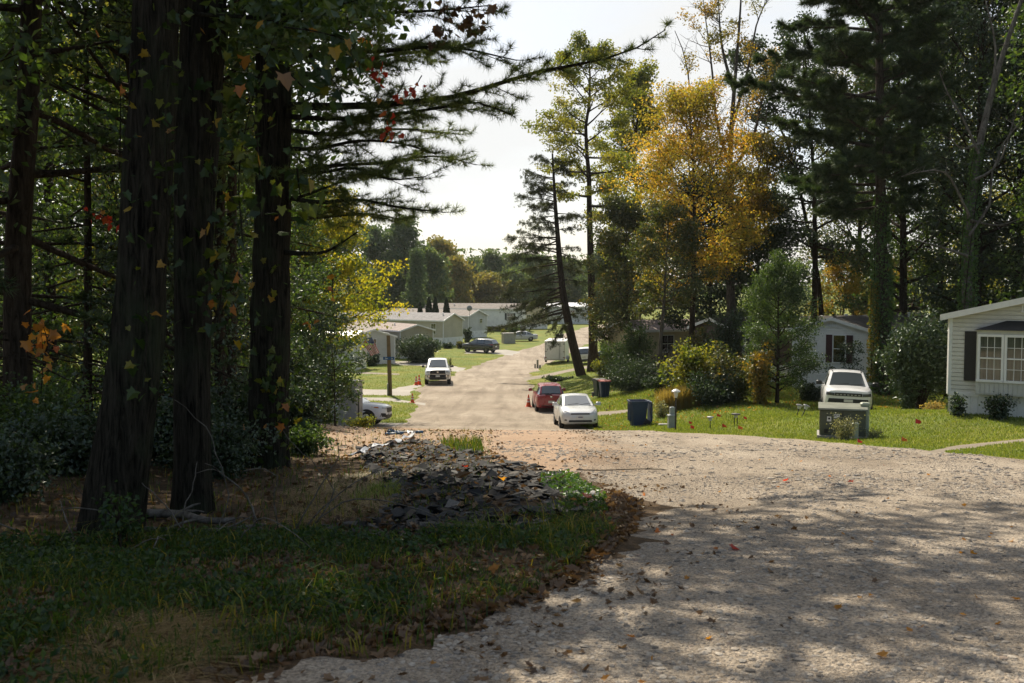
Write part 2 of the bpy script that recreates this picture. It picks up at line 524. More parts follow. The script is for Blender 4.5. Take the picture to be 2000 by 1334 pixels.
def in_poly(P, poly):
    x, y = P[:, 0], P[:, 1]; c = np.zeros(len(P), bool)
    q = np.asarray(poly); n = len(q)
    for i in range(n):
        x1, y1 = q[i]; x2, y2 = q[(i + 1) % n]
        m = ((y1 > y) != (y2 > y))
        if y1 != y2:
            c ^= m & (x < (x2 - x1) * (y - y1) / (y2 - y1) + x1)
    return c


def ragged(poly, amp=1.0):
    q = np.asarray(poly, float); out = []
    n = len(q)
    for i in range(n):
        a, b = q[i], q[(i + 1) % n]
        L = np.linalg.norm(b - a); d = max(3, (a[1] + b[1]) / 2)
        k = max(1, int(L / (.10 + .013 * d if d > 18 else .07)))
        nn = np.array([-(b - a)[1], (b - a)[0]]) / (L + 1e-9)
        for j in range(k):
            p = a + (b - a) * j / k
            o = (.10 if d > 18 else .20) + .0035 * min(d, 80)
            off = float(vnoise(p[0] * 1.7 + 11, p[1] * 1.7)) * o * 1.8 + float(vnoise(p[0] * .5, p[1] * .5 + 9)) * o * 1.6
            if d < 18: off += float(vnoise(p[0] * 5 + 2, p[1] * 5)) * .35 + float(vnoise(p[0] * 12, p[1] * 12 + 5)) * .16
            out.append(p + nn * off * amp)
    return np.array(out)


RAG = {k: [ragged(p, .35 if k == 'path' else 1.0) for p in v] for k, v in REG.items()}
ORDER = ['path', 'driveway', 'gravel_road', 'dirt_bank', 'lawn']


def region_of(P):
    r = np.full(len(P), 5)
    for i in range(len(ORDER) - 1, -1, -1):
        for poly in RAG[ORDER[i]]:
            r[in_poly(P, poly)] = i
    return r


def build_ground():
    rng = np.random.RandomState(3)
    pts = []
    y = 3.0
    while y < 260:
        s = max(.11, .021 * y)
        hw = .62 * y + 3
        xs = np.arange(-hw, hw, s)
        pts.append(np.stack([xs + rng.uniform(-.3, .3, len(xs)) * s, y + rng.uniform(-.3, .3, len(xs)) * s], 1))
        y += s
    gx, gy = np.meshgrid(np.arange(-190, 191, 10.0), np.arange(-40, 270, 10.0))
    g = np.stack([gx.ravel(), gy.ravel()], 1)
    g = g[(np.abs(g[:, 0]) > .62 * g[:, 1] + 8) | (g[:, 1] < -3)]
    g2 = np.stack(np.meshgrid(np.arange(-900, 901, 60.0), np.arange(-300, 901, 60.0)), -1).reshape(-1, 2)
    g2 = g2[(np.abs(g2[:, 0]) > 200) | (g2[:, 1] > 275) | (g2[:, 1] < -45)]
    P = np.concatenate(pts + [g, g2])
    V = [Vector(p) for p in P]; E = []
    for k in ORDER:
        for q in RAG[k]:
            b = len(V); V += [Vector(p) for p in q]
            E += [(b + i, b + (i + 1) % len(q)) for i in range(len(q))]
    vo, eo, fo, *_ = delaunay_2d_cdt(V, E, [], 0, 1e-4)
    vo = np.array([tuple(v) for v in vo]); fo = np.array([f for f in fo if len(f) == 3])
    # keep counter-clockwise
    a, b, c = vo[fo[:, 0]], vo[fo[:, 1]], vo[fo[:, 2]]
    cr = (b[:, 0] - a[:, 0]) * (c[:, 1] - a[:, 1]) - (b[:, 1] - a[:, 1]) * (c[:, 0] - a[:, 0])
    fo[cr < 0] = fo[cr < 0][:, ::-1]
    r = region_of((a + b + c) / 3); r[(r == 5) & (((a + b + c) / 3)[:, 1] > 47)] = 4
    z = H(vo[:, 0], vo[:, 1]); V3 = np.column_stack([vo, z])
    mats = [M_path, M_drive, M_road, M_dirt, M_lawn, M_wood]
    names = ['footpath', 'driveway', 'gravel_road', 'dirt_bank', 'lawn', 'woodland_ground']
    for i in range(6):
        f = fo[r == i]
        if not len(f): continue
        u, inv = np.unique(f.ravel(), return_inverse=True)
        o = mk(names[i], V3[u], inv.reshape(-1, 3), mats[i], smooth=True)
        tag(o, kind='structure')


build_ground()
# ---------------------------------------------------------------- vegetation
B_dark = bark('dark_bark', (.018, .013, .009), (.075, .058, .042))
B_grey = bark('grey_bark', (.045, .038, .030), (.16, .14, .115))
B_pine = bark('pine_bark', (.030, .023, .018), (.115, .092, .072), (7, 7, 2))
B_pale = bark('pale_dead_wood', (.075, .065, .052), (.21, .19, .16), (6, 6, 2))
B_near = bark('furrowed_bark', (.005, .0045, .003), (.050, .043, .031), (15, 15, 1.5), 1.0, (.04, .05, .026))

L_green = leafmat('leaf_green', [(0, (.024, .050, .009)), (.5, (.045, .085, .014)), (1, (.085, .125, .022))], .48, .06)
L_dark = leafmat('leaf_dark_green', [(0, (.012, .026, .008)), (.6, (.024, .046, .013)), (1, (.042, .066, .018))], .34, .07)
L_ygreen = leafmat('leaf_yellow_green', [(0, (.055, .085, .014)), (.5, (.105, .135, .020)), (1, (.19, .18, .026))], .55, .04, (.21, .185, .025), .5, 1.8)
L_bright = leafmat('leaf_bright_yellow_green', [(0, (.07, .11, .010)), (.5, (.15, .18, .016)), (1, (.27, .25, .022))], .6, .03, (.33, .26, .02), .5, 2.0)
L_yellow = leafmat('leaf_yellow', [(0, (.12, .10, .015)), (.45, (.25, .17, .02)), (.8, (.34, .19, .022)), (1, (.10, .12, .018))], .5, .05, (.10, .12, .02), .35)
L_orange = leafmat('leaf_orange_gold', [(0, (.30, .17, .026)), (.25, (.42, .25, .036)), (.5, (.43, .29, .042)), (.62, (.38, .18, .03)), (.8, (.23, .21, .026)), (1, (.11, .14, .02))], .6, .04, (.13, .14, .02), .28, 1.9)
L_bronze = leafmat('leaf_bronze', [(0, (.032, .048, .010)), (.5, (.065, .080, .015)), (.8, (.13, .11, .020)), (1, (.20, .13, .025))], .48, .06, (.03, .05, .012), .4)
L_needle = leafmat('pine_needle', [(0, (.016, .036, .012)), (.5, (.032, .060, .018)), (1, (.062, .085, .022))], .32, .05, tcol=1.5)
L_needle_lit = leafmat('lit_pine_needle', [(0, (.03, .058, .018)), (.5, (.062, .095, .026)), (1, (.13, .145, .034))], .48, .04, tcol=1.6)  # lighter copy of the pine needles, sunlight put into the colour
L_hemlock = leafmat('hemlock_needle', [(0, (.020, .032, .012)), (.6, (.042, .055, .018)), (1, (.085, .085, .028))], .34, .04)
L_ivy = leafmat('ivy_leaf', [(0, (.030, .075, .010)), (.6, (.055, .125, .016)), (1, (.10, .17, .02))], .4, .07)
L_ivy_y = leafmat('ivy_leaf_turning', [(0, (.05, .10, .012)), (.5, (.17, .16, .02)), (1, (.32, .21, .02))], .45, .05)
L_rhodo = leafmat('rhododendron_leaf', [(0, (.020, .040, .012)), (.6, (.038, .068, .020)), (1, (.07, .10, .03))], .2, .07)
L_vine = leafmat('vine_leaf', [(0, (.014, .032, .008)), (.55, (.034, .06, .010)), (.82, (.10, .12, .015)), (.93, (.24, .17, .02)), (.98, (.34, .12, .025)), (1, (.24, .22, .15))], .45, .03)
L_vine_o = leafmat('vine_leaf_orange', [(0, (.30, .13, .025)), (.6, (.42, .20, .03)), (1, (.34, .09, .025))], .5, .04)
L_vine_r = leafmat('vine_leaf_red', [(0, (.26, .02, .012)), (.6, (.38, .035, .018)), (.85, (.36, .10, .02)), (1, (.30, .20, .02))], .55, .04)
L_dead = leafmat('dry_brown_leaf', [(0, (.06, .032, .016)), (.6, (.13, .07, .035)), (1, (.24, .15, .08))], .25, .04)
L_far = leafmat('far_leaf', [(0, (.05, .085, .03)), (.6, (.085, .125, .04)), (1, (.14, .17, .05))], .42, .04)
L_far_d = leafmat('far_leaf_dark', [(0, (.045, .08, .034)), (.6, (.075, .12, .045)), (1, (.11, .15, .055))], .38, .04)  # dark leaf lightened, distance haze put into the colour
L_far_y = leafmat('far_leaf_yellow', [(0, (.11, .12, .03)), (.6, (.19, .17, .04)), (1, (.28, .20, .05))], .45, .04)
L_arbor = leafmat('arborvitae', [(0, (.008, .020, .008)), (1, (.022, .040, .014))], .15, .03)
L_tan = leafmat('tan_grass_blade', [(0, (.24, .17, .05)), (.6, (.36, .26, .08)), (1, (.18, .17, .04))], .45, .04)
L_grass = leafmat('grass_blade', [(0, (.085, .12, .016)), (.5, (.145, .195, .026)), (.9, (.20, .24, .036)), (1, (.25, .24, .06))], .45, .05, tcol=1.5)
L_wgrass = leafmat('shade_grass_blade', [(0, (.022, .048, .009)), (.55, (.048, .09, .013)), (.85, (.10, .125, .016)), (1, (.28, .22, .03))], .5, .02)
L_tall = leafmat('tall_weed_blade', [(0, (.05, .085, .012)), (.6, (.10, .13, .018)), (1, (.30, .22, .03))], .5, .02)
L_weed = leafmat('broad_weed_leaf', [(0, (.014, .036, .009)), (.6, (.03, .062, .013)), (1, (.065, .10, .018))], .45, .03)
L_pweed = leafmat('pale_weed', [(0, (.13, .15, .06)), (.6, (.22, .22, .11)), (1, (.34, .31, .17))], .4, .05)
L_straw = leafmat('straw_blade', [(0, (.15, .10, .045)), (.6, (.27, .19, .085)), (1, (.40, .30, .15))], .3, .05)


def polyline(pts, n):
    P = np.asarray(pts, float)
    if len(P) == 2:
        t = np.linspace(0, 1, n)[:, None]; return P[0] * (1 - t) + P[1] * t
    s = np.concatenate([[0], np.cumsum(np.linalg.norm(np.diff(P, axis=0), axis=1))]); s /= s[-1]
    # Catmull-Rom through the points
    tt = np.linspace(0, 1, n); out = []
    Q = np.vstack([2 * P[0] - P[1], P, 2 * P[-1] - P[-2]])
    for t in tt:
        k = min(len(P) - 2, max(0, int(np.searchsorted(s, t, 'right') - 1)))
        u = (t - s[k]) / (s[k + 1] - s[k] + 1e-9)
        a, b, c, d = Q[k], Q[k + 1], Q[k + 2], Q[k + 3]
        out.append(.5 * ((2 * b) + (c - a) * u + (2 * a - 5 * b + 4 * c - d) * u * u + (3 * b - a - 3 * c + d) * u ** 3))
    return np.array(out)


def along(P, t):
    s = np.concatenate([[0], np.cumsum(np.linalg.norm(np.diff(P, axis=0), axis=1))]); s /= s[-1]
    return np.array([np.interp(t, s, P[:, i]) for i in range(3)])


def limb_path(rng, p0, az, el, L, curve, n=6, wob=.10):
    d = np.array([math.cos(az) * math.cos(el), math.sin(az) * math.cos(el), math.sin(el)])
    P = [np.array(p0, float)]
    for k in range(n - 1):
        d = d + np.array([rng.normal() * wob, rng.normal() * wob, curve / n + rng.normal() * wob * .6])
        d /= np.linalg.norm(d)
        P.append(P[-1] + d * L / (n - 1))
    return np.array(P)


def broadleaf(rng, trunk, r0, lenf, nl=26, t0=.35, t1=.99, el=(.2, 1.1), curve=.35, nsec=5, secf=.45, r1=.12, azf=None, side=None):
    """tubes and clump centres of a broad-leaved tree on a given trunk line (local coordinates)"""
    T = polyline(trunk, 14)
    n = len(T); tt = np.linspace(0, 1, n)
    rad = r0 * (1 - (1 - r1) * tt ** .9); rad[0] *= 1.35
    tubes = [(T, rad, 12)]; C = []
    for i in range(nl):
        t = t0 + (t1 - t0) * (i + rng.rand()) / nl
        u = (t - t0) / (t1 - t0)
        az = i * 2.4 + rng.rand() * 1.2
        if azf is not None: az = azf(rng, i, t)
        L = lenf(u) * (.7 + .5 * rng.rand())
        if side is not None: L *= side(az)
        if L < .15: continue
        e = el[0] + (el[1] - el[0]) * u + rng.normal() * .15
        p = along(T, t)
        P = limb_path(rng, p, az, e, L, curve)
        rr = min(r0 * (1 - .85 * t) * .55, .045 * L + .015)
        tubes.append((P, np.linspace(rr, rr * .22, len(P)), 5))
        C.append(P[-1])
        for j in range(nsec):
            s = .28 + .7 * (j + rng.rand()) / nsec
            q = along(P, s)
            d = P[-1] - P[0]
            az2 = math.atan2(d[1], d[0]) + (1 if j % 2 else -1) * (.4 + .8 * rng.rand())
            L2 = L * secf * (1.15 - .6 * s) * (.6 + .8 * rng.rand())
            S = limb_path(rng, q, az2, e * .6 + rng.normal() * .25, L2, curve * .6, 4, .16)
            tubes.append((S, np.linspace(rr * .4, .006, 4), 3))
            C += [S[1], S[2], S[3], (S[2] + S[3]) / 2]
    return tubes, np.array(C)


def tree_obj(name, label, base, tubes, leafV, leafF, barkm, leafm, cat='tree', group=None, crown='crown'):
    root = empty(name, base)
    tag(root, label, cat, group)
    if tubes:
        V, F = join_tubes(tubes)
        mk('trunk', V, F, barkm, root, True)
    if leafV is not None:
        mk(crown, leafV, leafF, leafm, root)
    return root


def clump_leaves(rng, C, n, sig, size, up=.35, flat=.65, **k):
    idx = rng.randint(0, len(C), n)
    off = np.clip(rng.normal(size=(n, 3)), -1.7, 1.7) * sig
    off[:, 2] *= flat
    return leaves(rng, C[idx] + off, size, up, **k)


def ground_pt(px, d):
    x = XD(px, d); return np.array([x, d, h1(x, d)])


def tree_px(name, label, px, d, top, spread, r0, leafm, nleaf, lsize, sig, seed, barkm=None, t0=.35, nl=26, shape=None, lean=(0, 0), el=(.2, 1.1),
            nsec=5, cat='tree', group=None, trunk_px=None, curve=.35, up=.35, side=None, t1=.99, secf=.45, bare=None):
    """a broad-leaved tree by the photo column of its foot, its distance and the photo row of its top"""
    rng = np.random.RandomState(seed)
    b = ground_pt(px, d)
    if trunk_px:
        tr = [np.zeros(3) - [0, 0, .15]] + [W(x, y, d) - b for x, y in trunk_px]
    else:
        hgt = W(px, top, d)[2] - b[2]
        tr = [(0, 0, -.15)] + [(lean[0] * s + rng.normal() * .02 * hgt * s, lean[1] * s + rng.normal() * .02 * hgt * s, hgt * s) for s in (.25, .5, .75, .97)]
    if shape is None: shape = lambda u: spread * (.55 + .75 * math.sin(PI * min(1, u * .85 + .12))) * .75
    tubes, C = broadleaf(rng, tr, r0, shape, nl, t0, t1, el, curve, nsec, secf, side=side)
    CC = C if bare is None else C[bare(C, rng)]
    V, F = clump_leaves(rng, CC, nleaf, sig, lsize, up)
    return tree_obj(name, label, b, tubes, V, F, barkm or B_dark, leafm, cat, group)


# ---- pines
def tuft_needles(rng, C, D, k, L, w, spread=.75):
    """k thin needles from every tuft centre C along D"""
    n = len(C) * k
    c = np.repeat(C, k, 0); d = np.repeat(D, k, 0) + rng.normal(size=(n, 3)) * spread
    d /= np.linalg.norm(d, axis=1, keepdims=True)
    s = np.cross(d, rng.normal(size=(n, 3))); s /= np.linalg.norm(s, axis=1, keepdims=True) + 1e-9
    l = L * (.7 + .6 * rng.rand(n))[:, None]
    V = np.stack([c - s * w / 2, c + s * w / 2, c + d * l], 1).reshape(-1, 3)
    return V, np.arange(n * 3).reshape(-1, 3)


def pine_limb(rng, P, r0, L2, tubes, TC, TD, start=.22, per_m=2.6, tufts_per_m=7, droop=-.05, tert=True, fwd=.85, tip=.3):
    """side twigs and needle tufts on a limb line"""
    P = np.asarray(P); Lm = np.linalg.norm(np.diff(P, axis=0), axis=1).sum()
    n = max(4, int(Lm * per_m * (1 - start)))
    for j in range(n):
        s = start + (1 - start) * (j + rng.rand()) / n
        q = along(P, s); q2 = along(P, min(1, s + .03)); q1 = along(P, max(0, s - .03))
        d = q2 - q1; az0 = math.atan2(d[1], d[0]); e0 = math.atan2(d[2], math.hypot(d[0], d[1]))
        az = az0 + (1 if j % 2 else -1) * (fwd + rng.normal() * .25)
        l = L2 * (1 - (1 - tip) * s) * (.55 + .75 * rng.rand())
        S = limb_path(rng, q, az, e0 * .5 + rng.normal() * .22 + droop, l, .12, 5, .12)
        tubes.append((S, np.linspace(max(.006, r0 * .16), .003, 5), 3))
        subs = [S]
        if tert:
            for m in range(max(1, int(l * 4))):
                u = .3 + .65 * rng.rand(); qq = along(S, u)
                S2 = limb_path(rng, qq, az + (1 if m % 2 else -1) * (.7 + rng.normal() * .2), rng.normal() * .25, l * .38 * (.5 + rng.rand()), .15, 3, .12)
                tubes.append((S2, np.linspace(.005, .002, 3), 3)); subs.append(S2)
        for A in subs:
            la = np.linalg.norm(np.diff(A, axis=0), axis=1).sum()
            k = max(2, int(la * tufts_per_m))
            for u in .35 + .65 * (np.arange(k) + rng.rand(k)) / k:
                TC.append(along(A, u)); dd = A[-1] - A[0]; dd = dd / (np.linalg.norm(dd) + 1e-9)
                TD.append(dd + np.array([0, 0, .25]))
    return tubes


def pine(rng, trunk, r0, lenf, nl, t0, t1=.99, L2=.9, k=14, nlen=.16, nw=.008, el=(-.05, .6), limbs=None, side=None, per_m=1.6, tufts=5, tert=False, dead=0, curve=.25):
    T = polyline(trunk, 16); tt = np.linspace(0, 1, 16)
    rad = r0 * (1 - .9 * tt); rad[0] *= 1.25
    tubes = [(T, rad, 12)]; TC, TD = [], []
    for i in range(dead):       # bare dead lower branches
        t = t0 * (.15 + .85 * rng.rand())
        P = limb_path(rng, along(T, t), rng.rand() * 2 * PI, rng.normal() * .2 - .1, .6 + 2.0 * rng.rand(), -.1, 6, .14)
        tubes.append((P, np.linspace(.02, .004, 6), 4))
        for m in range(4):
            S = limb_path(rng, along(P, .3 + .6 * rng.rand()), rng.rand() * 2 * PI, rng.normal() * .4, .3 + .5 * rng.rand(), 0, 4, .2)
            tubes.append((S, np.linspace(.008, .002, 4), 3))
    for i in range(nl):
        t = t0 + (t1 - t0) * (i + .6 * rng.rand()) / nl; u = (t - t0) / (t1 - t0)
        az = i * 2.4 + rng.rand()
        L = lenf(u) * (.7 + .5 * rng.rand()) * (side(az) if side else 1)
        if L < .2: continue
        e = el[0] + (el[1] - el[0]) * u + rng.normal() * .1
        P = limb_path(rng, along(T, t), az, e, L, curve, 7, .07)
        rr = min(r0 * .3, .02 * L + .012)
        tubes.append((P, np.linspace(rr, .006, 7), 5))
        pine_limb(rng, P, rr, L2 * min(1, .4 + L / 5), tubes, TC, TD, .25, per_m, tufts, 0, tert)
    for (P, rr, l2) in (limbs or []):
        tubes.append((P, np.linspace(rr, .008, len(P)), 7))
        pine_limb(rng, P, rr, l2, tubes, TC, TD, .12, 3.0, 7, -.05, True, .8)
    V, F = tuft_needles(rng, np.array(TC), np.array(TD), k, nlen, nw)
    return tubes, V, F


# ---- shrubs
def shrub(name, label, px, d, top, width, leafm, n, lsize, seed, depth=None, base_px=None, group=None, cat='shrub', nst=9, up=.3, lob=10, sig=.16, barkm=None, low=.12):
    """many stems fan out from the foot; leaf clumps in uneven lobes on them"""
    rng = np.random.RandomState(seed)
    b = ground_pt(px, d); hgt = max(.3, W(px, top, d)[2] - b[2]); hw = width / F0 * d / 2; dp = (depth or hw)
    tubes, C = [], []
    for i in range(nst):
        az = i * 2.4 + rng.rand(); rr = (.3 + .7 * rng.rand())
        tip = np.array([math.cos(az) * hw * rr, math.sin(az) * dp * rr, hgt * (.95 - .45 * rr * rr) * (.8 + .25 * rng.rand())])
        P = polyline([(math.cos(az) * .08, math.sin(az) * .08, -.08), tip * [.35, .35, .5], tip], 6)
        tubes.append((P, np.linspace(.012 + .008 * hgt, .006, 6), 4))
        for j in range(lob):
            s = low + (1 - low) * rng.rand()
            q = along(P, s) + rng.normal(size=3) * [hw * .16, dp * .16, hgt * .07]
            q[2] = max(q[2], .06)
            C.append(q)
    V, F = clump_leaves(rng, np.array(C), n, sig * max(.5, min(hw, hgt)), lsize, up, .8)
    V[:, 2] = np.where(V[:, 2] < -.02, np.abs(V[:, 2]) * .3, V[:, 2])
    return tree_obj(name, label, b, tubes, V, F, barkm or B_dark, leafm, cat, group, 'foliage')


def ivy(name, label, trunk, t0, t1, r, n, leafm, lsize, seed, base, hang=.15):
    rng = np.random.RandomState(seed)
    T = polyline(trunk, 24)
    t = t0 + (t1 - t0) * rng.rand(n) ** 1.15
    a = rng.rand(n) * 2 * PI
    lump = 1 + .7 * vnoise(t * 18 + seed, a * 1.1)
    rr = r * (.75 + .5 * rng.rand(n)) * lump * (1 - .45 * (t - t0) / (t1 - t0))
    s = np.linspace(0, 1, 24)
    C = np.stack([np.interp(t, s, T[:, i]) for i in range(3)], 1) + np.stack([np.cos(a) * rr, np.sin(a) * rr, rng.normal(size=n) * .05], 1)
    V, F = leaves(rng, C, lsize, .2)
    root = empty(name, base); tag(root, label, 'ivy')
    mk('foliage', V, F, leafm, root)
    tl = []
    for k in range(4):
        aa = k * 1.6 + np.linspace(0, 2.2, 16); ts = np.linspace(max(0, t0), t1, 16)
        P = np.stack([np.interp(ts, s, T[:, i]) for i in range(3)], 1) + np.stack([np.cos(aa) * r * .7, np.sin(aa) * r * .7, 0 * aa], 1)
        tl.append((P, np.linspace(.03, .01, 16), 4))
    V, F = join_tubes(tl); mk('stem', V, F, B_dark, root, True)
    return root
# ================================================================ trees on the right
def R(seed): return np.random.RandomState(seed)


# leaning hemlock by the road
def leaning_hemlock():
    rng = R(11); d = 79; b = ground_pt(1137, d)
    tr = [np.array([0, 0, -.2])] + [W(x, y, d) - b for x, y in ((1126, 700), (1112, 640), (1098, 560), (1090, 470), (1084, 390), (1079, 300))]
    T = polyline(tr, 18); tt = np.linspace(0, 1, 18)
    tubes = [(T, .40 * (1 - .86 * tt) + .01, 12)]; TC, TD = [], []
    for i in range(64):
        t = .26 + .72 * (i + rng.rand()) / 64
        left = rng.rand() < .66
        az = (PI if left else 0) + rng.normal() * .75
        u = (t - .26) / .72
        L = (6.0 - 4.2 * u ** 1.2) * (.55 + .6 * rng.rand()) * (1 if left else .62)
        if u < .2 and left: L *= 1.15
        P = limb_path(rng, along(T, t), az, .25 - .5 * (1 - u) + rng.normal() * .12, L, -.18 + .3 * u, 7, .08)
        tubes.append((P, np.linspace(.02 + .012 * L, .006, 7), 5))
        for j in range(int(4 + L * 4.5)):
            s = .2 + .8 * rng.rand(); q = along(P, s)
            S = limb_path(rng, q, az + rng.normal() * .8, -.25 + rng.normal() * .3, .25 + .8 * rng.rand() * (1.2 - s * .6), -.5, 4, .15)
            tubes.append((S, np.linspace(.010, .004, 4), 3))
            for uu in rng.rand(9):
                TC.append(along(S, uu) + rng.normal(size=3) * .08); TD.append(S[-1] - S[0] + np.array([0, 0, -.1]))
    TC = np.array(TC); low = TC[:, 2] < 9
    V, F = tuft_needles(rng, TC, np.array(TD), 9, .20, .024, .7)
    tree_obj('hemlock_tree', 'dark thin hemlock leaning left over the gravel road', b, tubes, V, F, B_dark, L_hemlock)


leaning_hemlock()

tree_px('tall_tree', 'tall slender tree with yellow green crown beside the leaning hemlock', 1159, 82, 90, 4.2, .42, L_ygreen, 21000, .20, .32, 21,
        trunk_px=[(1158, 640), (1154, 520), (1151, 400), (1150, 330), (1143, 262), (1153, 180), (1149, 98)], t0=.52, nl=26, el=(-.1, .8),
        shape=lambda u: 4.6 * (.8 + .5 * math.sin(PI * u)) * (1 - .45 * u), nsec=5)
tree_px('maple_tree', 'yellow green maple rising between the tall slender tree and the orange maple', 1240, 94, 150, 4.6, .4, L_ygreen, 24000, .26, .46, 22, t0=.3, nl=34, up=.2)
tree_px('maple_tree', 'orange and gold maple, brightest of the autumn trees', 1350, 62, 190, 4.2, .24, L_orange, 32000, .15, .42, 23,
        trunk_px=[(1350, 690), (1354, 560), (1356, 400), (1352, 290), (1345, 205)], t0=.38, nl=46, nsec=6,
        shape=lambda u: 4.0 * (.55 + .65 * math.sin(PI * min(1, .12 + .85 * u))) * (1 - .3 * u), el=(.0, 1.0))
tree_px('young_maple', 'young maple with forked trunk before the beige home', 1291, 58, 420, 2.8, .17, L_bronze, 11000, .15, .26, 24,
        trunk_px=[(1289, 690), (1296, 600), (1300, 530), (1306, 430)], t0=.45, nl=24, el=(.1, .9), nsec=5, barkm=B_grey)


def bare_gold():
    rng = R(25); d = 66; b = ground_pt(1432, d)
    tr = [np.array([0, 0, -.2])] + [W(x, y, d) - b for x, y in ((1428, 600), (1425, 500), (1424, 380), (1428, 260), (1436, 150), (1446, 20), (1450, -90))]
    forks = [[(1426, 420), (1385, 320), (1355, 230), (1340, 120), (1318, 60)], [(1428, 330), (1400, 240), (1390, 130), (1372, -10)], [(1430, 330), (1470, 270), (1490, 190), (1520, 110)],
             [(1432, 240), (1462, 130), (1480, 40), (1515, -30)], [(1426, 460), (1465, 380), (1485, 310), (1500, 200)], [(1434, 180), (1410, 90), (1402, -20)], [(1426, 540), (1462, 450), (1478, 400)]]
    tubes = [(polyline(tr, 18), .36 * (1 - .94 * np.linspace(0, 1, 18)), 12)]; C = []
    for f in forks:
        yy = d + rng.normal() * .6
        P = polyline([W(x, y, d + (yy - d) * k / len(f) * 3) - b for k, (x, y) in enumerate(f)], 10)
        tubes.append((P, np.linspace(.13, .022, 10), 6))
        for j in range(16):
            q = along(P, .2 + .8 * rng.rand())
            S = limb_path(rng, q, rng.rand() * 2 * PI, .35 + rng.normal() * .35, .9 + 1.8 * rng.rand(), .3, 5, .14)
            tubes.append((S, np.linspace(.03, .006, 5), 4))
            if rng.rand() < (1 if S[-1][2] < 16.5 else .45):
                C += [S[2], S[3], S[4]]
            for m in range(4):
                S2 = limb_path(rng, along(S, .3 + .7 * rng.rand()), rng.rand() * 2 * PI, .4 + rng.normal() * .4, .4 + .8 * rng.rand(), .2, 4, .16)
                tubes.append((S2, np.linspace(.012, .004, 4), 3))
                if S2[-1][2] < 16.5 and rng.rand() < .8: C += [S2[2], S2[3]]
    V, F = clump_leaves(rng, np.array(C), 26000, .30, .15)
    tree_obj('hickory_tree', 'tall gold tree with a forked, mostly bare top against the sky', b, tubes, V, F, B_grey, L_yellow)


bare_gold()
tree_px('understory_tree', 'dark bronze leaved tree filling the gap right of the tall slender tree', 1222, 76, 420, 4.0, .2, L_bronze, 26000, .19, .40, 26, t0=.12, nl=36, up=.15)
tree_px('understory_tree', 'dark green tree under the gold crown, before the beige home', 1385, 70, 380, 4.4, .22, L_dark, 27000, .19, .42, 27, t0=.22, nl=36, up=.15)
tree_px('understory_tree', 'dark leafy tree between the gold tree and the oak', 1480, 68, 400, 3.8, .2, L_dark, 22000, .18, .40, 28, t0=.22, nl=32, up=.15)
tree_px('oak_tree', 'dark oak with sky gaps left of the big pine', 1588, 66, 60, 3.9, .26, L_dark, 15000, .19, .36, 29,
        trunk_px=[(1590, 620), (1592, 480), (1588, 330), (1580, 200), (1570, 70)], t0=.35, nl=34, el=(-.1, .7), nsec=5)
tree_px('oak_tree', 'slanting oak whose bare stem crosses the sky gap', 1612, 70, 110, 3.0, .22, L_dark, 8000, .19, .32, 30,
        trunk_px=[(1600, 560), (1572, 420), (1545, 300), (1490, 180), (1445, 90)], t0=.5, nl=22, el=(-.1, .7))


def big_pine():
    rng = R(31); d = 49; b = ground_pt(1727, d)
    tr = [np.array([0, 0, -.2])] + [W(x, y, d) - b for x, y in ((1725, 620), (1720, 400), (1718, 150), (1715, -150), (1714, -420))]

    def side(az):
        c = math.cos(az)            # -1 is left in the photo
        return .55 + .45 * (1 - c) / 2 + (.15 if c < -.5 else 0)
    tubes, V, F = pine(rng, tr, .36, lambda u: 6.2 * (1.05 - .6 * u) * (.4 + .6 * min(1, u * 4 + .1)), 92, .31, .99, 1.75, 30, .36, .036, (-.05, .5), side=side, per_m=6.2, tufts=12, dead=10, curve=.05)
    tree_obj('pine_tree', 'big white pine with dark green plumes and a tall straight trunk', b, tubes, V, F, B_pine, L_needle)
    ivy('trunk_ivy', 'ivy sleeve around the lower trunk of the big white pine', tr, .01, .34, .52, 6500, L_ivy, .13, 32, b)
    ivy('yellow_ivy', 'yellowing ivy on the left side of the big pine foot', [t + np.array([-.45, -.1, 0]) for t in tr], .03, .20, .28, 1500, L_ivy_y, .13, 33, b + np.array([0, 0, 0]))


big_pine()


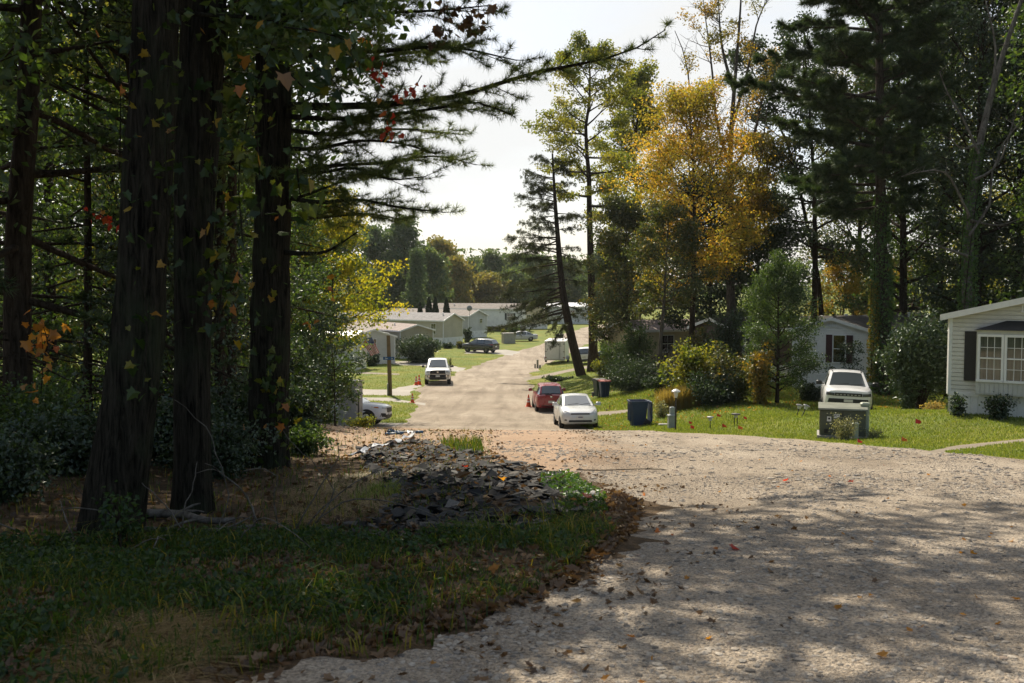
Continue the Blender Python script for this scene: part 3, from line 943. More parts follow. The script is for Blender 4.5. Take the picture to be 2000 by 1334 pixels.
def vine_tree():
    rng = R(34); d = 44; b = ground_pt(1888, d)
    tr = [np.array([0, 0, -.2])] + [W(x, y, d) - b for x, y in ((1888, 600), (1892, 480), (1900, 380), (1912, 290), (1935, 190), (1962, 95), (1992, 10), (2020, -110), (2030, -200))]
    T = polyline(tr, 16); tubes = [(T, .27 * (1 - .88 * np.linspace(0, 1, 16)), 10)]
    fk = [[(1912, 300), (1880, 230), (1850, 180), (1835, 140)], [(1935, 190), (1945, 100), (1930, 20), (1905, -60)], [(1905, 350), (1940, 330), (1960, 280), (2000, 230)],
          [(1893, 420), (1850, 340), (1800, 335), (1760, 345)], [(1895, 430), (1950, 440), (2010, 420)], [(1893, 460), (1935, 395), (1935, 340), (1960, 300), (1990, 200)], [(1915, 280), (1880, 290), (1855, 270)],
          [(1890, 500), (1830, 480), (1790, 470)]]
    for f in fk:
        yy = rng.normal() * .8
        P = polyline([W(x, y, d - .4 + yy * k / len(f)) - b for k, (x, y) in enumerate(f)], 9)
        tubes.append((P, np.linspace(.07, .018, 9), 5))
        for j in range(9):
            S = limb_path(rng, along(P, .25 + .75 * rng.rand()), rng.rand() * 2 * PI, .3 + rng.normal() * .4, .4 + .9 * rng.rand(), .2, 5, .18)
            tubes.append((S, np.linspace(.018, .005, 5), 3))
    tree_obj('dead_tree', 'pale bare forked tree wrapped in ivy above the right home', b, tubes, None, None, B_pale, None)
    ivy('trunk_ivy', 'bright green ivy climbing the pale bare forked tree', tr, .02, .52, .42, 5200, L_ivy, .13, 35, b)


vine_tree()

# dark woods behind the right-hand homes
DW = [(1765, 62, -60, L_green, 'green tree just right of the big pine trunk'),
      (1835, 66, -140, L_green, 'dark tree behind the pale bare tree, left of it'),
      (1905, 58, -120, L_dark, 'tall dark green tree rising behind the pale bare tree'),
      (1985, 60, -160, L_dark, 'dark tree above the roof of the right home'),
      (2070, 56, -140, L_green, 'dark tree at the right edge behind the right home'),
      (2010, 72, -200, L_ygreen, 'tall green tree far back in the right corner woods'),
      (1670, 78, 120, L_bronze, 'bronze green tree behind the big pine, over the white home'),
      (1880, 80, -60, L_ygreen, 'dark tree deepest in the woods behind the two white homes')]
for i, (px, d, top, lm, lab) in enumerate(DW):
    tree_px('forest_tree', lab, px, d, top, 4.8, .3, lm, 26000, .21, .5, 40 + i, t0=.14, nl=40, nsec=5, group='dense woods behind the right-hand homes', up=.15)
for i, (px, d, top, lm, lab) in enumerate(((2120, 46, -200, L_green, 'green tree beyond the right edge, behind the right home'), (2260, 40, -200, L_dark, 'dark tree beyond the right edge, past the right home'), (2330, 60, -100, L_ygreen, 'yellow green tree beyond the right edge, deeper in the woods'))):
    tree_px('forest_tree', lab, px, d, top, 4.8, .3, lm, 15000, .24, .5, 60 + i, t0=.14, nl=36, nsec=5, group='dense woods behind the right-hand homes', up=.15)
tree_px('maple_tree', 'golden maple glowing behind the roof of the white home', 1645, 72, 520, 3.0, .14, L_yellow, 8000, .17, .3, 50, t0=.15, nl=24)
tree_px('maple_tree', 'orange leaved sapling above the white home roof, right of the pine', 1752, 68, 540, 2.0, .1, L_yellow, 4500, .16, .28, 51, t0=.15, nl=18)
tree_px('dogwood_tree', 'small leaved young tree on the lawn beside the white home', 1520, 45, 530, 2.0, .10, L_green, 27000, .085, .2, 52, t0=.10, nl=42, nsec=6, up=.2,
        shape=lambda u: 1.75 * (1.0 - .62 * u) * (.55 + .9 * min(1, u * 3)), el=(.2, 1.0), barkm=B_dark)
tree_px('holly_tree', 'loose branched shrub tree before the white home window', 1660, 45.5, 690, 1.1, .05, L_dark, 1300, .10, .13, 53, t0=.2, nl=16)

shrub('leafy_shrub', 'yellow and orange leaved shrub at the lawn edge', 1487, 44, 655, 75, L_yellow, 2600, .13, 60, nst=10)
shrub('leafy_shrub', 'big mixed green shrub under the brown home window', 1430, 46, 665, 120, L_bronze, 6500, .13, 61, nst=14)
shrub('dark_shrub', 'dark green shrub at the lawn edge, right of the tan grass', 1402, 45, 722, 110, L_dark, 6000, .11, 62, nst=12)
shrub('sumac_shrub', 'pale yellow green sumac spreading over the dark shrub', 1352, 47, 655, 110, L_ygreen, 2600, .17, 63, nst=11, low=.4)
shrub('yew_shrub', 'dense dark yew mass behind the two bins', 1238, 59, 690, 120, L_dark, 11000, .10, 64, nst=16, lob=14)
shrub('leafy_shrub', 'bushy green shrub left of the dark yew', 1205, 64, 655, 70, L_green, 4500, .13, 65)
shrub('leafy_shrub', 'sunlit pale shrub at the foot of the tall slender tree', 1176, 74, 690, 45, L_ygreen, 2200, .14, 66)
shrub('low_shrub', 'low dark shrub on the lawn beside the leaning hemlock', 1092, 77, 733, 62, L_dark, 2000, .13, 67, nst=8)
shrub('tall_shrub', 'tall dark shrub screening the brown home on its left side', 1418, 54, 585, 95, L_dark, 9000, .13, 78, nst=16, lob=14)
shrub('tall_shrub', 'tall leafy shrub before the left end of the beige home', 1243, 66, 600, 75, L_green, 6000, .14, 79, nst=14, lob=12)
shrub('tall_shrub', 'thin bronze shrub before the right end of the beige home', 1366, 60, 610, 60, L_bronze, 3500, .14, 80, nst=10, lob=10, low=.35)
shrub('dark_shrub', 'dark shrub in the shade between yew and tan grass', 1295, 53, 725, 70, L_dark, 5000, .11, 68)
shrub('leafy_shrub', 'small pale leaved shrub at the left end of the tan grass', 1292, 44.5, 775, 36, L_pweed, 900, .08, 69)
shrub('rhododendron', 'large round rhododendron with glossy leaves beside the right home', 1800, 36.5, 612, 158, L_rhodo, 12500, .12, 70, nst=20, lob=14, low=.45, depth=1.1, sig=.17)
shrub('rhododendron', 'low glossy bush under the large rhododendron', 1778, 36, 722, 52, L_rhodo, 1500, .11, 71, nst=8)
shrub('laurel_shrub', 'dark rounded bush behind the roof of the right home', 1852, 47, 590, 80, L_dark, 6000, .12, 72, nst=12, low=.4)
shrub('house_plant', 'spreading broad leaved plant against the white skirting', 1876, 29.2, 768, 52, L_dark, 420, .11, 73, nst=7, depth=.25, sig=.13)
shrub('house_plant', 'bushy dark plant against the skirting under the bay window', 1956, 28.4, 766, 60, L_dark, 1700, .075, 74, nst=10, depth=.3)
shrub('house_plant', 'dry tan plant clump below the rhododendron', 1828, 33.5, 797, 42, L_tan, 700, .06, 75, nst=7)
shrub('hedge_bush', 'dark ground hugging bush left of the parked white suv', 1585, 46, 745, 60, L_dark, 3500, .1, 76)


def tan_grass():
    rng = R(77); b = ground_pt(1335, 46)
    n = 3600; a = rng.rand(n) * 2 * PI; r = np.sqrt(rng.rand(n))
    C = np.stack([np.cos(a) * r * 1.15 - .1, np.sin(a) * r * .6, 0 * a], 1)
    C[:, 2] = H(C[:, 0] + b[0], C[:, 1] + b[1]) - b[2]
    V, F = blades(rng, C, .9, .022, .45)
    root = empty('tan_grass', b); tag(root, 'clump of tan dry ornamental grass at the lawn edge', 'grass clump')
    mk('foliage', V, F, L_tan, root)


def blades(rng, C, h, w, bend=.5, var=.45):
    """bent three-segment blades rooted at C"""
    n = len(C); hh = h * (1 - var + 2 * var * rng.rand(n))[:, None]
    a = rng.rand(n) * 2 * PI; dirv = np.stack([np.cos(a), np.sin(a), 0 * a], 1)
    sd = np.stack([-np.sin(a + rng.normal(size=n) * .8), np.cos(a), 0 * a], 1) * (w / 2)
    b = (bend * (.3 + rng.rand(n)))[:, None]
    p0 = C; p1 = C + hh * (np.array([0, 0, .55]) + dirv * b * .18); p2 = C + hh * (np.array([0, 0, 1.0]) * (1 - .25 * b) + dirv * b * .7)
    V = np.stack([p0 - sd, p0 + sd, p1 + sd * .8, p1 - sd * .8, p2], 1).reshape(-1, 3)
    k = np.arange(n)[:, None] * 5
    return V, [np.concatenate([k + 0, k + 1, k + 2, k + 3], 1), np.concatenate([k + 3, k + 2, k + 4], 1)]


tan_grass()

# ================================================================ far trees
FT = [('spruce_tree', 'dark columnar spruce behind the tan homes', 812, 172, 488, 1.9, L_far_d, 'col'),
      ('far_tree', 'tall dark round tree behind the tan homes', 790, 195, 446, 5.4, L_far_d, None),
      ('far_tree', 'dark tree left of the tall round tree, half behind the yellow tree', 735, 190, 462, 5.0, L_far_d, None),
      ('far_tree', 'green tree right of the columnar spruce', 838, 190, 500, 4.2, L_far, None),
      ('far_tree', 'pale yellow tree on the skyline right of the spruce', 860, 215, 480, 4.4, L_far_y, None),
      ('far_tree', 'yellowish tree before the skyline gap', 892, 205, 520, 3.8, L_far_y, None),
      ('far_tree', 'pale green tree in the middle of the far skyline', 930, 260, 518, 4.4, L_far, None),
      ('far_tree', 'rounded far green tree right of the skyline middle', 962, 250, 510, 4.6, L_far, None),
      ('far_tree', 'far green tree on the skyline behind the hemlock', 1008, 255, 515, 5.2, L_far, None),
      ('far_tree', 'dark far tree behind the hemlock trunk', 1050, 235, 520, 5.5, L_far_d, None),
      ('far_tree', 'far tree between the hemlock and the tall slender tree', 1110, 240, 525, 5.5, L_far, None),
      ('far_tree', 'far tree above the bend of the gravel road', 1175, 225, 505, 5.5, L_far_d, None),
      ('far_tree', 'low yellow green tree behind the long white roof', 905, 225, 552, 4.4, L_far_y, None),
      ('far_tree', 'low green tree behind the long white roof, left of centre', 868, 222, 545, 4.6, L_far, None),
      ('far_tree', 'low bushy tree behind the white home, right of centre', 955, 222, 556, 5.0, L_far_y, None),
      ('far_tree', 'low bushy tree behind the beige gable', 1000, 226, 552, 5.0, L_far, None),
      ('far_tree', 'far dark tree deep behind the yellow tree', 660, 175, 455, 5.5, L_far_d, None),
      ('far_tree', 'far dark tree behind the left woods edge', 590, 170, 440, 6.0, L_far_d, None),
      ('far_tree', 'far tree over the bend, right of the road', 1250, 215, 500, 6, L_far_d, None)]
for i, (nm, lab, px, d, top, sp, lm, sh) in enumerate(FT):
    if sh == 'col':
        tree_px(nm, lab, px, d, top, sp, .25, lm, 7000, .42, .5, 100 + i, t0=.04, nl=46, shape=lambda u: 2.6 * (1 - .75 * u), nsec=3, el=(.3, .9))
    else:
        tree_px(nm, lab, px, d, top, sp, .3, lm, 9000, .62, .9, 100 + i, t0=.12, nl=26, nsec=4, group='distant trees behind the homes', up=.2)
# a closed belt of woods on the horizon
def far_woods():
    rng = R(140); C = []
    for i in range(210):
        a = -1.25 + 2.5 * (i + rng.rand()) / 210; r = 300 + 60 * rng.rand()
        x, y = math.sin(a) * r, math.cos(a) * r; hh = 11 + 8 * rng.rand()
        k = 260; q = np.clip(rng.normal(size=(k, 3)), -1.5, 1.5) * [4.5, 4.5, hh * .3] + [x, y, float(h1(x, y)) + hh * .5]
        C.append(q)
    V, F = leaves(rng, np.concatenate(C), 1.3, .2)
    o = mk('far_woods', V, F, L_far); tag(o, 'pale belt of woods along the horizon', 'woods', kind='stuff')


far_woods()

# arborvitae in a row behind the tan home
for i, (px, top, w) in enumerate(((820.5, 591, 13), (838, 580, 15), (850.5, 581, 14), (872, 582, 15))):
    rng = R(150 + i); d = 143; b = ground_pt(px, d); hh = W(px, top, d)[2] - b[2]; rw = w / F0 * d / 2
    n = 2600; u = rng.rand(n) ** .8; a = rng.rand(n) * 2 * PI
    r = rw * np.minimum(1, (1 - u) * 2.2) ** .7 * (.8 + .3 * rng.rand(n))
    V, F = leaves(rng, np.stack([np.cos(a) * r, np.sin(a) * r, .1 + u * hh * .98], 1), .30, .1, bias=np.array([0, 0, 1.5]))
    tree_obj('arborvitae', ['shortest pointed dark evergreen of the row behind the tan roof', 'second pointed dark evergreen from the left behind the tan roof',
             'dark evergreen touching its taller left neighbour behind the tan roof', 'pointed dark evergreen standing apart at the right of its row'][i], b,
             [(np.array([[0, 0, -.1], [0, 0, hh * .5], [0, 0, hh * .9]]), [.09, .06, .01], 5)], V, F, B_dark, L_arbor, group='row of arborvitae behind the tan home')
shrub('round_bush', 'large round dark bush before the tan home gable', 819, 106, 649, 82, L_rhodo, 8000, .26, 160, nst=16, lob=12, depth=2.0)
shrub('low_bush', 'low dark bush at the right corner of the tan home skirting', 874, 126, 668, 24, L_dark, 1200, .22, 161)
shrub('low_bush', 'reddish brown bush at the nose of the dark parked car', 897, 126, 665, 16, L_bronze, 800, .22, 162)
shrub('low_bush', 'low dark planting along the front of the flag home', 722, 101, 691, 46, L_dark, 2400, .2, 163, depth=.8)
shrub('dark_bush', 'dark bush between the tan home and the grey home', 912, 138, 636, 20, L_dark, 1500, .24, 164)
shrub('yard_shrub', 'green shrub before the white home, behind the silver sedan', 1000, 152, 627, 30, L_green, 1800, .26, 165)
shrub('yard_shrub', 'small yellow shrub beside the grey home corner', 983, 152, 641, 12, L_ygreen, 500, .22, 166)
shrub('yard_plant', 'small red flowered plant by the drive behind the pickup', 878, 90, 697, 10, L_bronze, 260, .14, 167)
shrub('roadside_shrub', 'green shrub at the road bend right of the tall slender tree', 1186, 104, 662, 46, L_green, 2500, .2, 168)
# ================================================================ woods on the left
def near_trunk(name, label, line, d, top_z, seed, crown=None, barkm=B_near, rough=.10, cat='tree'):
    """line: (px, py, width px) from foot to frame top; a furrowed trunk that goes on above the frame to top_z"""
    rng = R(seed)
    base_px = line[0]
    b = ground_pt(base_px[0], d)
    P = [W(x, y, d) - b for x, y, w in line]; r = [w / F0 * d / 2 for x, y, w in line]
    P[0] = np.array([P[0][0], 0, -.25]); dirv = P[-1] - P[-2]; dirv /= np.linalg.norm(dirv)
    dirv = dirv * .3 + np.array([0, 0, .95]); zt = top_z
    k = 0
    while P[-1][2] < zt - 1:
        P.append(P[-1] + dirv * 2.2 + np.array([rng.normal() * .12, rng.normal() * .12, 0])); r.append(r[-1] * .86)
    n, m = 150, 44
    L = polyline(P, n); s = np.concatenate([[0], np.cumsum(np.linalg.norm(np.diff(np.array(P), axis=0), axis=1))]); s /= s[-1]
    rr = np.interp(np.linspace(0, 1, n), s, r)
    V, F = tube(L, rr, m)
    V = V.reshape(n, m, 3)
    a = np.arange(m) * 2 * PI / m; zz = L[:, 2]
    A, Z = np.meshgrid(a, zz)
    rid = np.abs(vnoise(np.cos(A) * 5 + Z * .35 + seed, np.sin(A) * 5 + Z * .9)) * 2 + .6 * np.abs(vnoise(np.cos(A) * 11 + Z * 1.3, np.sin(A) * 11 + Z * 2.2 + seed)) * 2
    flare = .13 * np.exp(-np.maximum(Z, 0) / .35) * (.6 + .8 * np.abs(np.cos(A * 2.5 + seed)))
    sc_ = 1 + rough * (rid - .7) * 1.6 + flare
    V = L[:, None] + (V - L[:, None]) * sc_[..., None]
    root = empty(name, b); tag(root, label, cat)
    mk('trunk', V.reshape(-1, 3), F, barkm, root, True)
    if crown:
        lm, nleaf, size, spread, z0 = crown
        t0 = max(.05, z0 / zt)
        tubes, C = broadleaf(rng, [L[0], L[40], L[90], L[-1]], r[0] * .25, lambda u: spread * (.6 + .5 * math.sin(PI * u)), 22, t0, .99, (.1, 1.0), .3, 5)
        Vv, Ff = join_tubes(tubes[1:]); mk('limb', Vv, Ff, barkm, root, True)
        Vv, Ff = clump_leaves(rng, C, nleaf, .35, size, .3); mk('crown', Vv, Ff, lm, root)
    return root, L, b


T1, L1, b1 = near_trunk('forest_tree', 'thick leaning dark trunk, widest of the near trunks at left', [(212, 1045, 120), (228, 960, 112), (248, 820, 106), (265, 690, 100), (277, 520, 94), (287, 350, 90), (298, 180, 88), (306, 20, 86)], 9.8, 17, 1,
                        (L_green, 30000, .115, 4.4, 5.5))
T2, L2_, b2 = near_trunk('forest_tree', 'straight dark trunk right of the thick leaning trunk', [(375, 985, 74), (375, 860, 70), (376, 650, 68), (380, 430, 76), (388, 220, 84), (398, 0, 88)], 11, 18, 2,
                         (L_green, 30000, .115, 4.4, 5.5))


rad_ = math.radians


def left_pine():
    """the pine whose long limbs reach out over the road"""
    root, L, b = near_trunk('pine_tree', 'near pine trunk with long needled limbs reaching over the road', [(522, 915, 80), (524, 800, 76), (528, 600, 74), (532, 400, 70), (534, 200, 66), (535, 0, 62)], 17, 21, 3, None, B_near)
    rng = R(301); tubes, TC, TD = [], [], []
    def limb(px, r0, l2, d0=17.0, d1=15.5, **k):
        P = polyline([W(x, y, d0 + (d1 - d0) * i / (len(px) - 1)) - b for i, (x, y) in enumerate(px)], 14)
        tubes.append((P, np.linspace(r0, .008, 14), 7))
        pine_limb(rng, P, r0, l2, tubes, TC, TD, **k)
    kw = dict(start=.10, per_m=6.2, tufts_per_m=14, droop=-.10, tert=True, fwd=.8)
    limb([(535, 205), (640, 208), (760, 203), (880, 190), (960, 168), (1050, 140), (1160, 120), (1240, 95), (1300, 58)], .075, 1.05, 17, 15.6, **kw)
    limb([(533, 225), (640, 232), (740, 226), (850, 212), (930, 200), (1000, 225)], .05, 1.3, 17, 15.0, **kw)
    limb([(534, 110), (650, 105), (760, 98), (880, 92), (1010, 118)], .055, 1.45, 17, 14.8, **kw)
    limb([(535, 60), (650, 40), (760, 25), (860, 20), (960, 10)], .05, 1.45, 17, 15.2, **kw)
    limb([(534, 150), (640, 140), (750, 110), (860, 95), (930, 80)], .045, 1.4, 17, 18.4, **kw)
    limb([(532, 290), (620, 290), (700, 275), (780, 280), (850, 300)], .045, 1.3, 17, 16.0, **kw)
    limb([(531, 330), (620, 337), (690, 328), (760, 350), (830, 345)], .040, 1.2, 17, 15.2, **kw)
    limb([(530, 380), (620, 395), (700, 390), (780, 405), (870, 415)], .045, 1.2, 17, 15.6, **kw)
    limb([(531, 345), (640, 325), (740, 318), (850, 305), (930, 322)], .045, 1.3, 17, 18.6, **kw)
    limb([(530, 430), (620, 425), (720, 418), (800, 432)], .04, 1.1, 17, 18.2, **kw)
    limb([(533, 250), (650, 262), (780, 252), (900, 262)], .045, 1.3, 17, 19, **kw)
    limb([(530, 400), (600, 380), (680, 350), (740, 330)], .035, .9, 17, 18.5, **kw)
    limb([(535, -10), (660, -30), (800, -50), (930, -40)], .05, 1.2, 17, 16, **kw)
    limb([(535, -60), (640, -20), (760, -30), (880, -60), (990, -20)], .05, 1.2, 17, 14.2, **kw)
    limb([(528, 490), (590, 495), (640, 490), (700, 452)], .055, .25, 17, 16.2, start=.5, per_m=1.2, tufts_per_m=2)
    # limbs into the woods on the left and away from the camera
    limb([(533, 180), (440, 170), (340, 190), (240, 210)], .05, 1.0, 17, 16.5, **kw)
    limb([(532, 300), (440, 320), (360, 330), (280, 350)], .05, 1.0, 17, 18.5, **kw)
    limb([(534, 60), (430, 40), (330, 50), (210, 40)], .05, 1.0, 17, 15.5, **kw)
    # above the frame, these shade the verge
    for i in range(30):
        t = .40 + .58 * (i + rng.rand()) / 30; az = PI + (i * 2.4 % 4.4 - 2.2); u = (t - .4) / .58
        P = limb_path(rng, along(L, t), az, -.02 + .5 * u, (4.4 - 2.4 * u) * (.7 + .5 * rng.rand()), .2, 8, .07)
        tubes.append((P, np.linspace(.05, .008, 8), 6)); pine_limb(rng, P, .05, 1.1, tubes, TC, TD, .15, 3.2, 9, -.03, True)
    # a fan of long dense boughs high over the road: these throw the shadow bands
    for i, (az, z) in enumerate(((-50, 8.4), (-34, 9.4), (-20, 8.0), (-8, 10.2), (4, 8.8), (17, 11.0), (30, 9.2), (44, 10.4), (60, 9.8), (-28, 12.6), (10, 13.6))):
        t = z / 21.0
        P = limb_path(rng, along(L, t), rad_(az) + rng.normal() * .04, .06, 9.6 + rng.rand() * 1.5 - abs(az) * .03, .08, 9, .05)
        tubes.append((P, np.linspace(.07, .01, 9), 6)); pine_limb(rng, P, .06, 1.05, tubes, TC, TD, .22, 5.5, 13, -.03, True, tip=.6)
    V, F = join_tubes(tubes); mk('limb', V, F, B_near, root, True)
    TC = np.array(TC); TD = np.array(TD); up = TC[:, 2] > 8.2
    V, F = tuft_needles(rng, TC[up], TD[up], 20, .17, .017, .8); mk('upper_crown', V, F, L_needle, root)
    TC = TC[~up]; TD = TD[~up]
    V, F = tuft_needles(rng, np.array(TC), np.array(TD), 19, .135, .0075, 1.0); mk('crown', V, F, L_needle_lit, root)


left_pine()


def dark_pine(px, d, seed, label, line=None, r0=.26, top=20, t0=.12, lm=L_needle, L0=3.6, nl=46, k=14, dead=24, group=None):
    rng = R(seed); b = ground_pt(px, d)
    tr = [np.array([0, 0, -.2])] + ([W(x, y, d) - b for x, y in line] if line else []) + [np.array([(0 if not line else W(line[-1][0], line[-1][1], d)[0] - b[0]) + .3, 0, top])]
    tubes, V, F = pine(rng, tr, r0, lambda u: L0 * (1.1 - .75 * u), nl, t0, .99, 1.1, k, .17, .018, (-.22, .35), per_m=2.8, tufts=10, tert=True, dead=dead, curve=.1)
    tree_obj('pine_tree', label, b, tubes, V, F, B_dark, lm, group=group)


dark_pine(28, 17, 310, 'dark pine trunk near the left edge with dead lower twigs', [(36, 450), (62, 0)], .25, 19, .13, nl=40)
dark_pine(165, 23, 311, 'slim dark pine seen between the left edge trunk and the thick leaning trunk', [(172, 450), (168, 100)], .11, 17, .10, L0=3.2)
dark_pine(445, 26, 312, 'slim pine in the shade between the straight trunk and the near pine', [(452, 500), (456, 200)], .18, 18, .2, L0=3.0)
dark_pine(-70, 22, 313, 'dark pine just outside the left edge, only limbs in view', None, .22, 18, .08)
dark_pine(95, 30, 314, 'dark needled pine deeper in the left woods, behind the edge trunk', None, .2, 20, .08, L0=4.2)
dark_pine(330, 33, 315, 'dark needled pine deep in the woods behind the thick leaning trunk', None, .2, 20, .08, L0=4.2)

LW = [      (240, 25, 260, L_green, 'green understory tree just behind the thick leaning trunk'),
      (455, 29, 330, L_green, 'green understory tree between the straight trunk and the near pine'),
      (345, 23, 420, L_dark, 'dark understory tree in the gap between the two near trunks'),
      (-30, 28, 240, L_green, 'green understory tree cut by the left edge'),
      (560, 38, 380, L_green, 'green understory tree right behind the near pine trunk'),
      (215, 42, 60, L_ygreen, 'yellow green tree glowing deep behind the slim dark pine'),
      (60, 47, 90, L_green, 'green tree deep in the woods behind the left edge trunk'),
      (410, 46, 120, L_ygreen, 'yellow green tree deep behind the straight dark trunk'),
      (520, 50, 300, L_green, 'green tree deep behind the near pine trunk'),
      (305, 56, 20, L_green, 'tall green tree deepest in the left woods'),
      (-60, 40, 40, L_green, 'green tree behind the pine at the left edge'),
      (130, 60, 30, L_dark, 'dark tree deepest in the left woods, toward the edge')]
for i, (px, d, top, lm, lab) in enumerate(LW):
    tree_px('forest_tree', lab, px, d, top, 4.6 if d > 38 else 2.6, .2 if d > 38 else .07, lm, 18000 if d > 38 else 9000, .20 if d > 38 else .115, .40 if d > 38 else .26, 320 + i, t0=.08, nl=42, nsec=5, group='woods behind the near trunks', up=.15)
tree_px('autumn_tree', 'bright yellow green tree at the right edge of the left woods', 612, 54, 405, 4.3, .2, L_bright, 26000, .165, .34, 330, t0=.36, nl=44, nsec=6,
        shape=lambda u: 3.9 * (.7 + .45 * math.sin(PI * min(1, u + .1))) * (1 - .25 * u), el=(-.05, .9), up=.25)
tree_px('autumn_tree', 'darker green tree behind the bright yellow green tree', 480, 68, 425, 4.6, .2, L_green, 12000, .21, .4, 331, t0=.1, nl=36)
shrub('bush', 'big dark leafy bush hiding the grey cabinet at the woods edge', 612, 37, 585, 190, L_green, 15000, .115, 340, nst=22, lob=16, depth=1.6, sig=.12, low=.05)
shrub('bush', 'dark bush behind the near pine trunk', 545, 30, 640, 150, L_dark, 9000, .11, 341, nst=16, lob=14, depth=1.4)
tree_px('sapling', 'spindly dark leaved sapling poking out before the flag', 652, 34, 602, 1.0, .03, L_dark, 1300, .13, .14, 342, t0=.25, nl=16, el=(.1, .7))
shrub('low_plant', 'low yellow and green plants at the foot of the grey cabinet', 705, 41, 808, 70, L_ygreen, 1300, .09, 343, nst=8, depth=.5)
shrub('bush', 'dark fern like bush left of the thick leaning trunk', 110, 13.5, 800, 260, L_dark, 7000, .07, 344, nst=18, lob=14)
shrub('bush', 'dark undergrowth bush at the left edge', -20, 11, 850, 260, L_dark, 7000, .06, 345, nst=18, lob=14)
shrub('bush', 'dark undergrowth between the thick leaning trunk and the straight trunk', 330, 16, 760, 210, L_dark, 6000, .08, 346, nst=16, lob=12)
shrub('bush', 'dark undergrowth between the straight trunk and the near pine', 450, 18, 740, 170, L_dark, 6000, .08, 347, nst=16, lob=12)
shrub('bush', 'dark low bush right of the near pine foot', 585, 20, 830, 110, L_green, 2600, .07, 348, nst=12)
shrub('bush', 'low dark undergrowth behind the bramble, left of the near pine foot', 420, 15, 800, 220, L_dark, 5000, .06, 352, nst=16, lob=12)
shrub('bush', 'dark leafy undergrowth at the far left of the near trunks', 60, 16, 730, 240, L_green, 8000, .07, 353, nst=18, lob=14)
shrub('bush', 'dim undergrowth right of the near pine trunk, deep in shade', 590, 26, 720, 130, L_dark, 6000, .09, 354, nst=14, lob=12)
tree_px('forest_tree', 'slim tree added behind the thick leaning trunk, its high crown shading the verge', 262, 20, -500, 5.0, .16, L_green, 15000, .18, .42, 356, t0=.42, nl=44)  # added tree: its crown blocks the sun over the verge
tree_px('forest_tree', 'slim tree added behind the straight trunk, its high dense crown shading the verge', 432, 23, -420, 5.0, .16, L_dark, 15000, .18, .42, 357, t0=.45, nl=44)  # second added crown, keeps sun off the verge from farther back
tree_px('forest_tree', 'unseen dark tree added outside the left edge, its crown shading the verge', -420, 13.5, -900, 4.6, .25, L_green, 20000, .17, .4, 355, t0=.22, nl=40)  # added out of view so its crown shades the verge
shrub('weed_plant', 'green leafy weed standing before the thick leaning trunk', 225, 9.0, 925, 70, L_weed, 320, .055, 349, nst=5, sig=.14, depth=.15)
shrub('bush', 'dark bush deep in the shade left of the slim pine', 60, 24, 700, 300, L_green, 7000, .1, 350, nst=16, lob=12)
shrub('bush', 'dim green bush deep in the shade behind the thick leaning trunk', 280, 26, 690, 260, L_green, 7000, .1, 351, nst=16, lob=12)


# ---- vines with big single leaves on and between the near trunks
def vine(name, label, stems, d, n, lm, size, seed, spread=18, T=LOBE_T, F=LOBE_F, r=.006, up=-.1):
    rng = R(seed); q0 = stems[0][0]
    b = W(q0[0], q0[1], d)
    tubes, C = [], []
    for st in stems:
        dd = d + rng.normal() * .25
        P = polyline([W(x + rng.normal() * 4, y + rng.normal() * 4, dd + rng.normal() * .12) - b for x, y in st], 14)
        tubes.append((P, np.linspace(r * 1.5, r * .6, 14), 5))
        m = n // len(stems); t = rng.rand(m)
        s = np.linspace(0, 1, 14)
        q = np.stack([np.interp(t, s, P[:, i]) for i in range(3)], 1)
        sp = spread / F0 * d
        C.append(q + rng.normal(size=(m, 3)) * [sp, sp * .8, sp])
    C = np.concatenate(C)
    fr = frames(rng, len(C), 0, np.array([0, 0, -1.6]))
    # blades hang: turn a share of them broadside to the open road
    V, Ff = stamp(T, F, C, size * (.45 + .75 * rng.rand(len(C))), fr)
    root = empty(name, b); tag(root, label, 'vine')
    for tb in tubes:
        Vt, Ft = join_tubes([tb]); mk('stem', Vt, Ft, B_near, root, True)
    mk('foliage', V, Ff, lm, root)


vine('climbing_vine', 'green vine with big leaves on the thick leaning trunk', [[(275, 760), (290, 600), (262, 430), (300, 250), (280, 60)], [(330, 420), (320, 260), (335, 110), (320, -20)], [(230, 330), (240, 200), (225, 60)]], 9.42, 120, L_vine, .11, 401, 24)
vine('climbing_vine', 'leafy vine hanging between the straight trunk and the near pine', [[(400, 560), (420, 420), (410, 300), (430, 150), (445, 0)], [(470, 480), (465, 330), (500, 180), (540, 60)], [(430, 640), (440, 500)], [(510, 420), (500, 260), (470, 120)]], 10.6, 230, L_vine, .135, 402, 28)
vine('hanging_vine', 'vine spray of broad green leaves hanging right of the near pine', [[(560, 60), (620, 70), (680, 90), (710, 150)], [(600, 120), (650, 150), (670, 190)], [(560, 140), (600, 180), (625, 170)], [(575, 330), (590, 385), (600, 420)]], 9.5, 80, L_vine, .16, 403, 18)
vine('climbing_vine', 'orange leaved vine on the left edge pine trunk', [[(75, 770), (85, 700), (80, 640)], [(100, 665), (85, 640), (70, 620)]], 15, 34, L_vine_o, .17, 404, 14)
vine('hanging_vine', 'bright red creeper leaves hanging among the pine limbs', [[(820, 150), (800, 185), (750, 190)], [(760, 215), (755, 245), (765, 262)], [(735, 140), (745, 150)]], 15.2, 34, L_vine_r, .14, 405, 9)
vine('hanging_vine', 'small red creeper leaves deep between the two left trunks', [[(165, 405), (185, 415), (235, 445)]], 16, 16, L_vine_r, .12, 406, 8)
vine('hanging_vine', 'brown withered leaf cluster hanging at the top of the pine limbs', [[(930, -10), (935, 40), (940, 70)], [(862, 0), (866, 50), (855, 90)], [(900, 30), (920, 60)]], 15, 70, L_dead, .15, 407, 12)
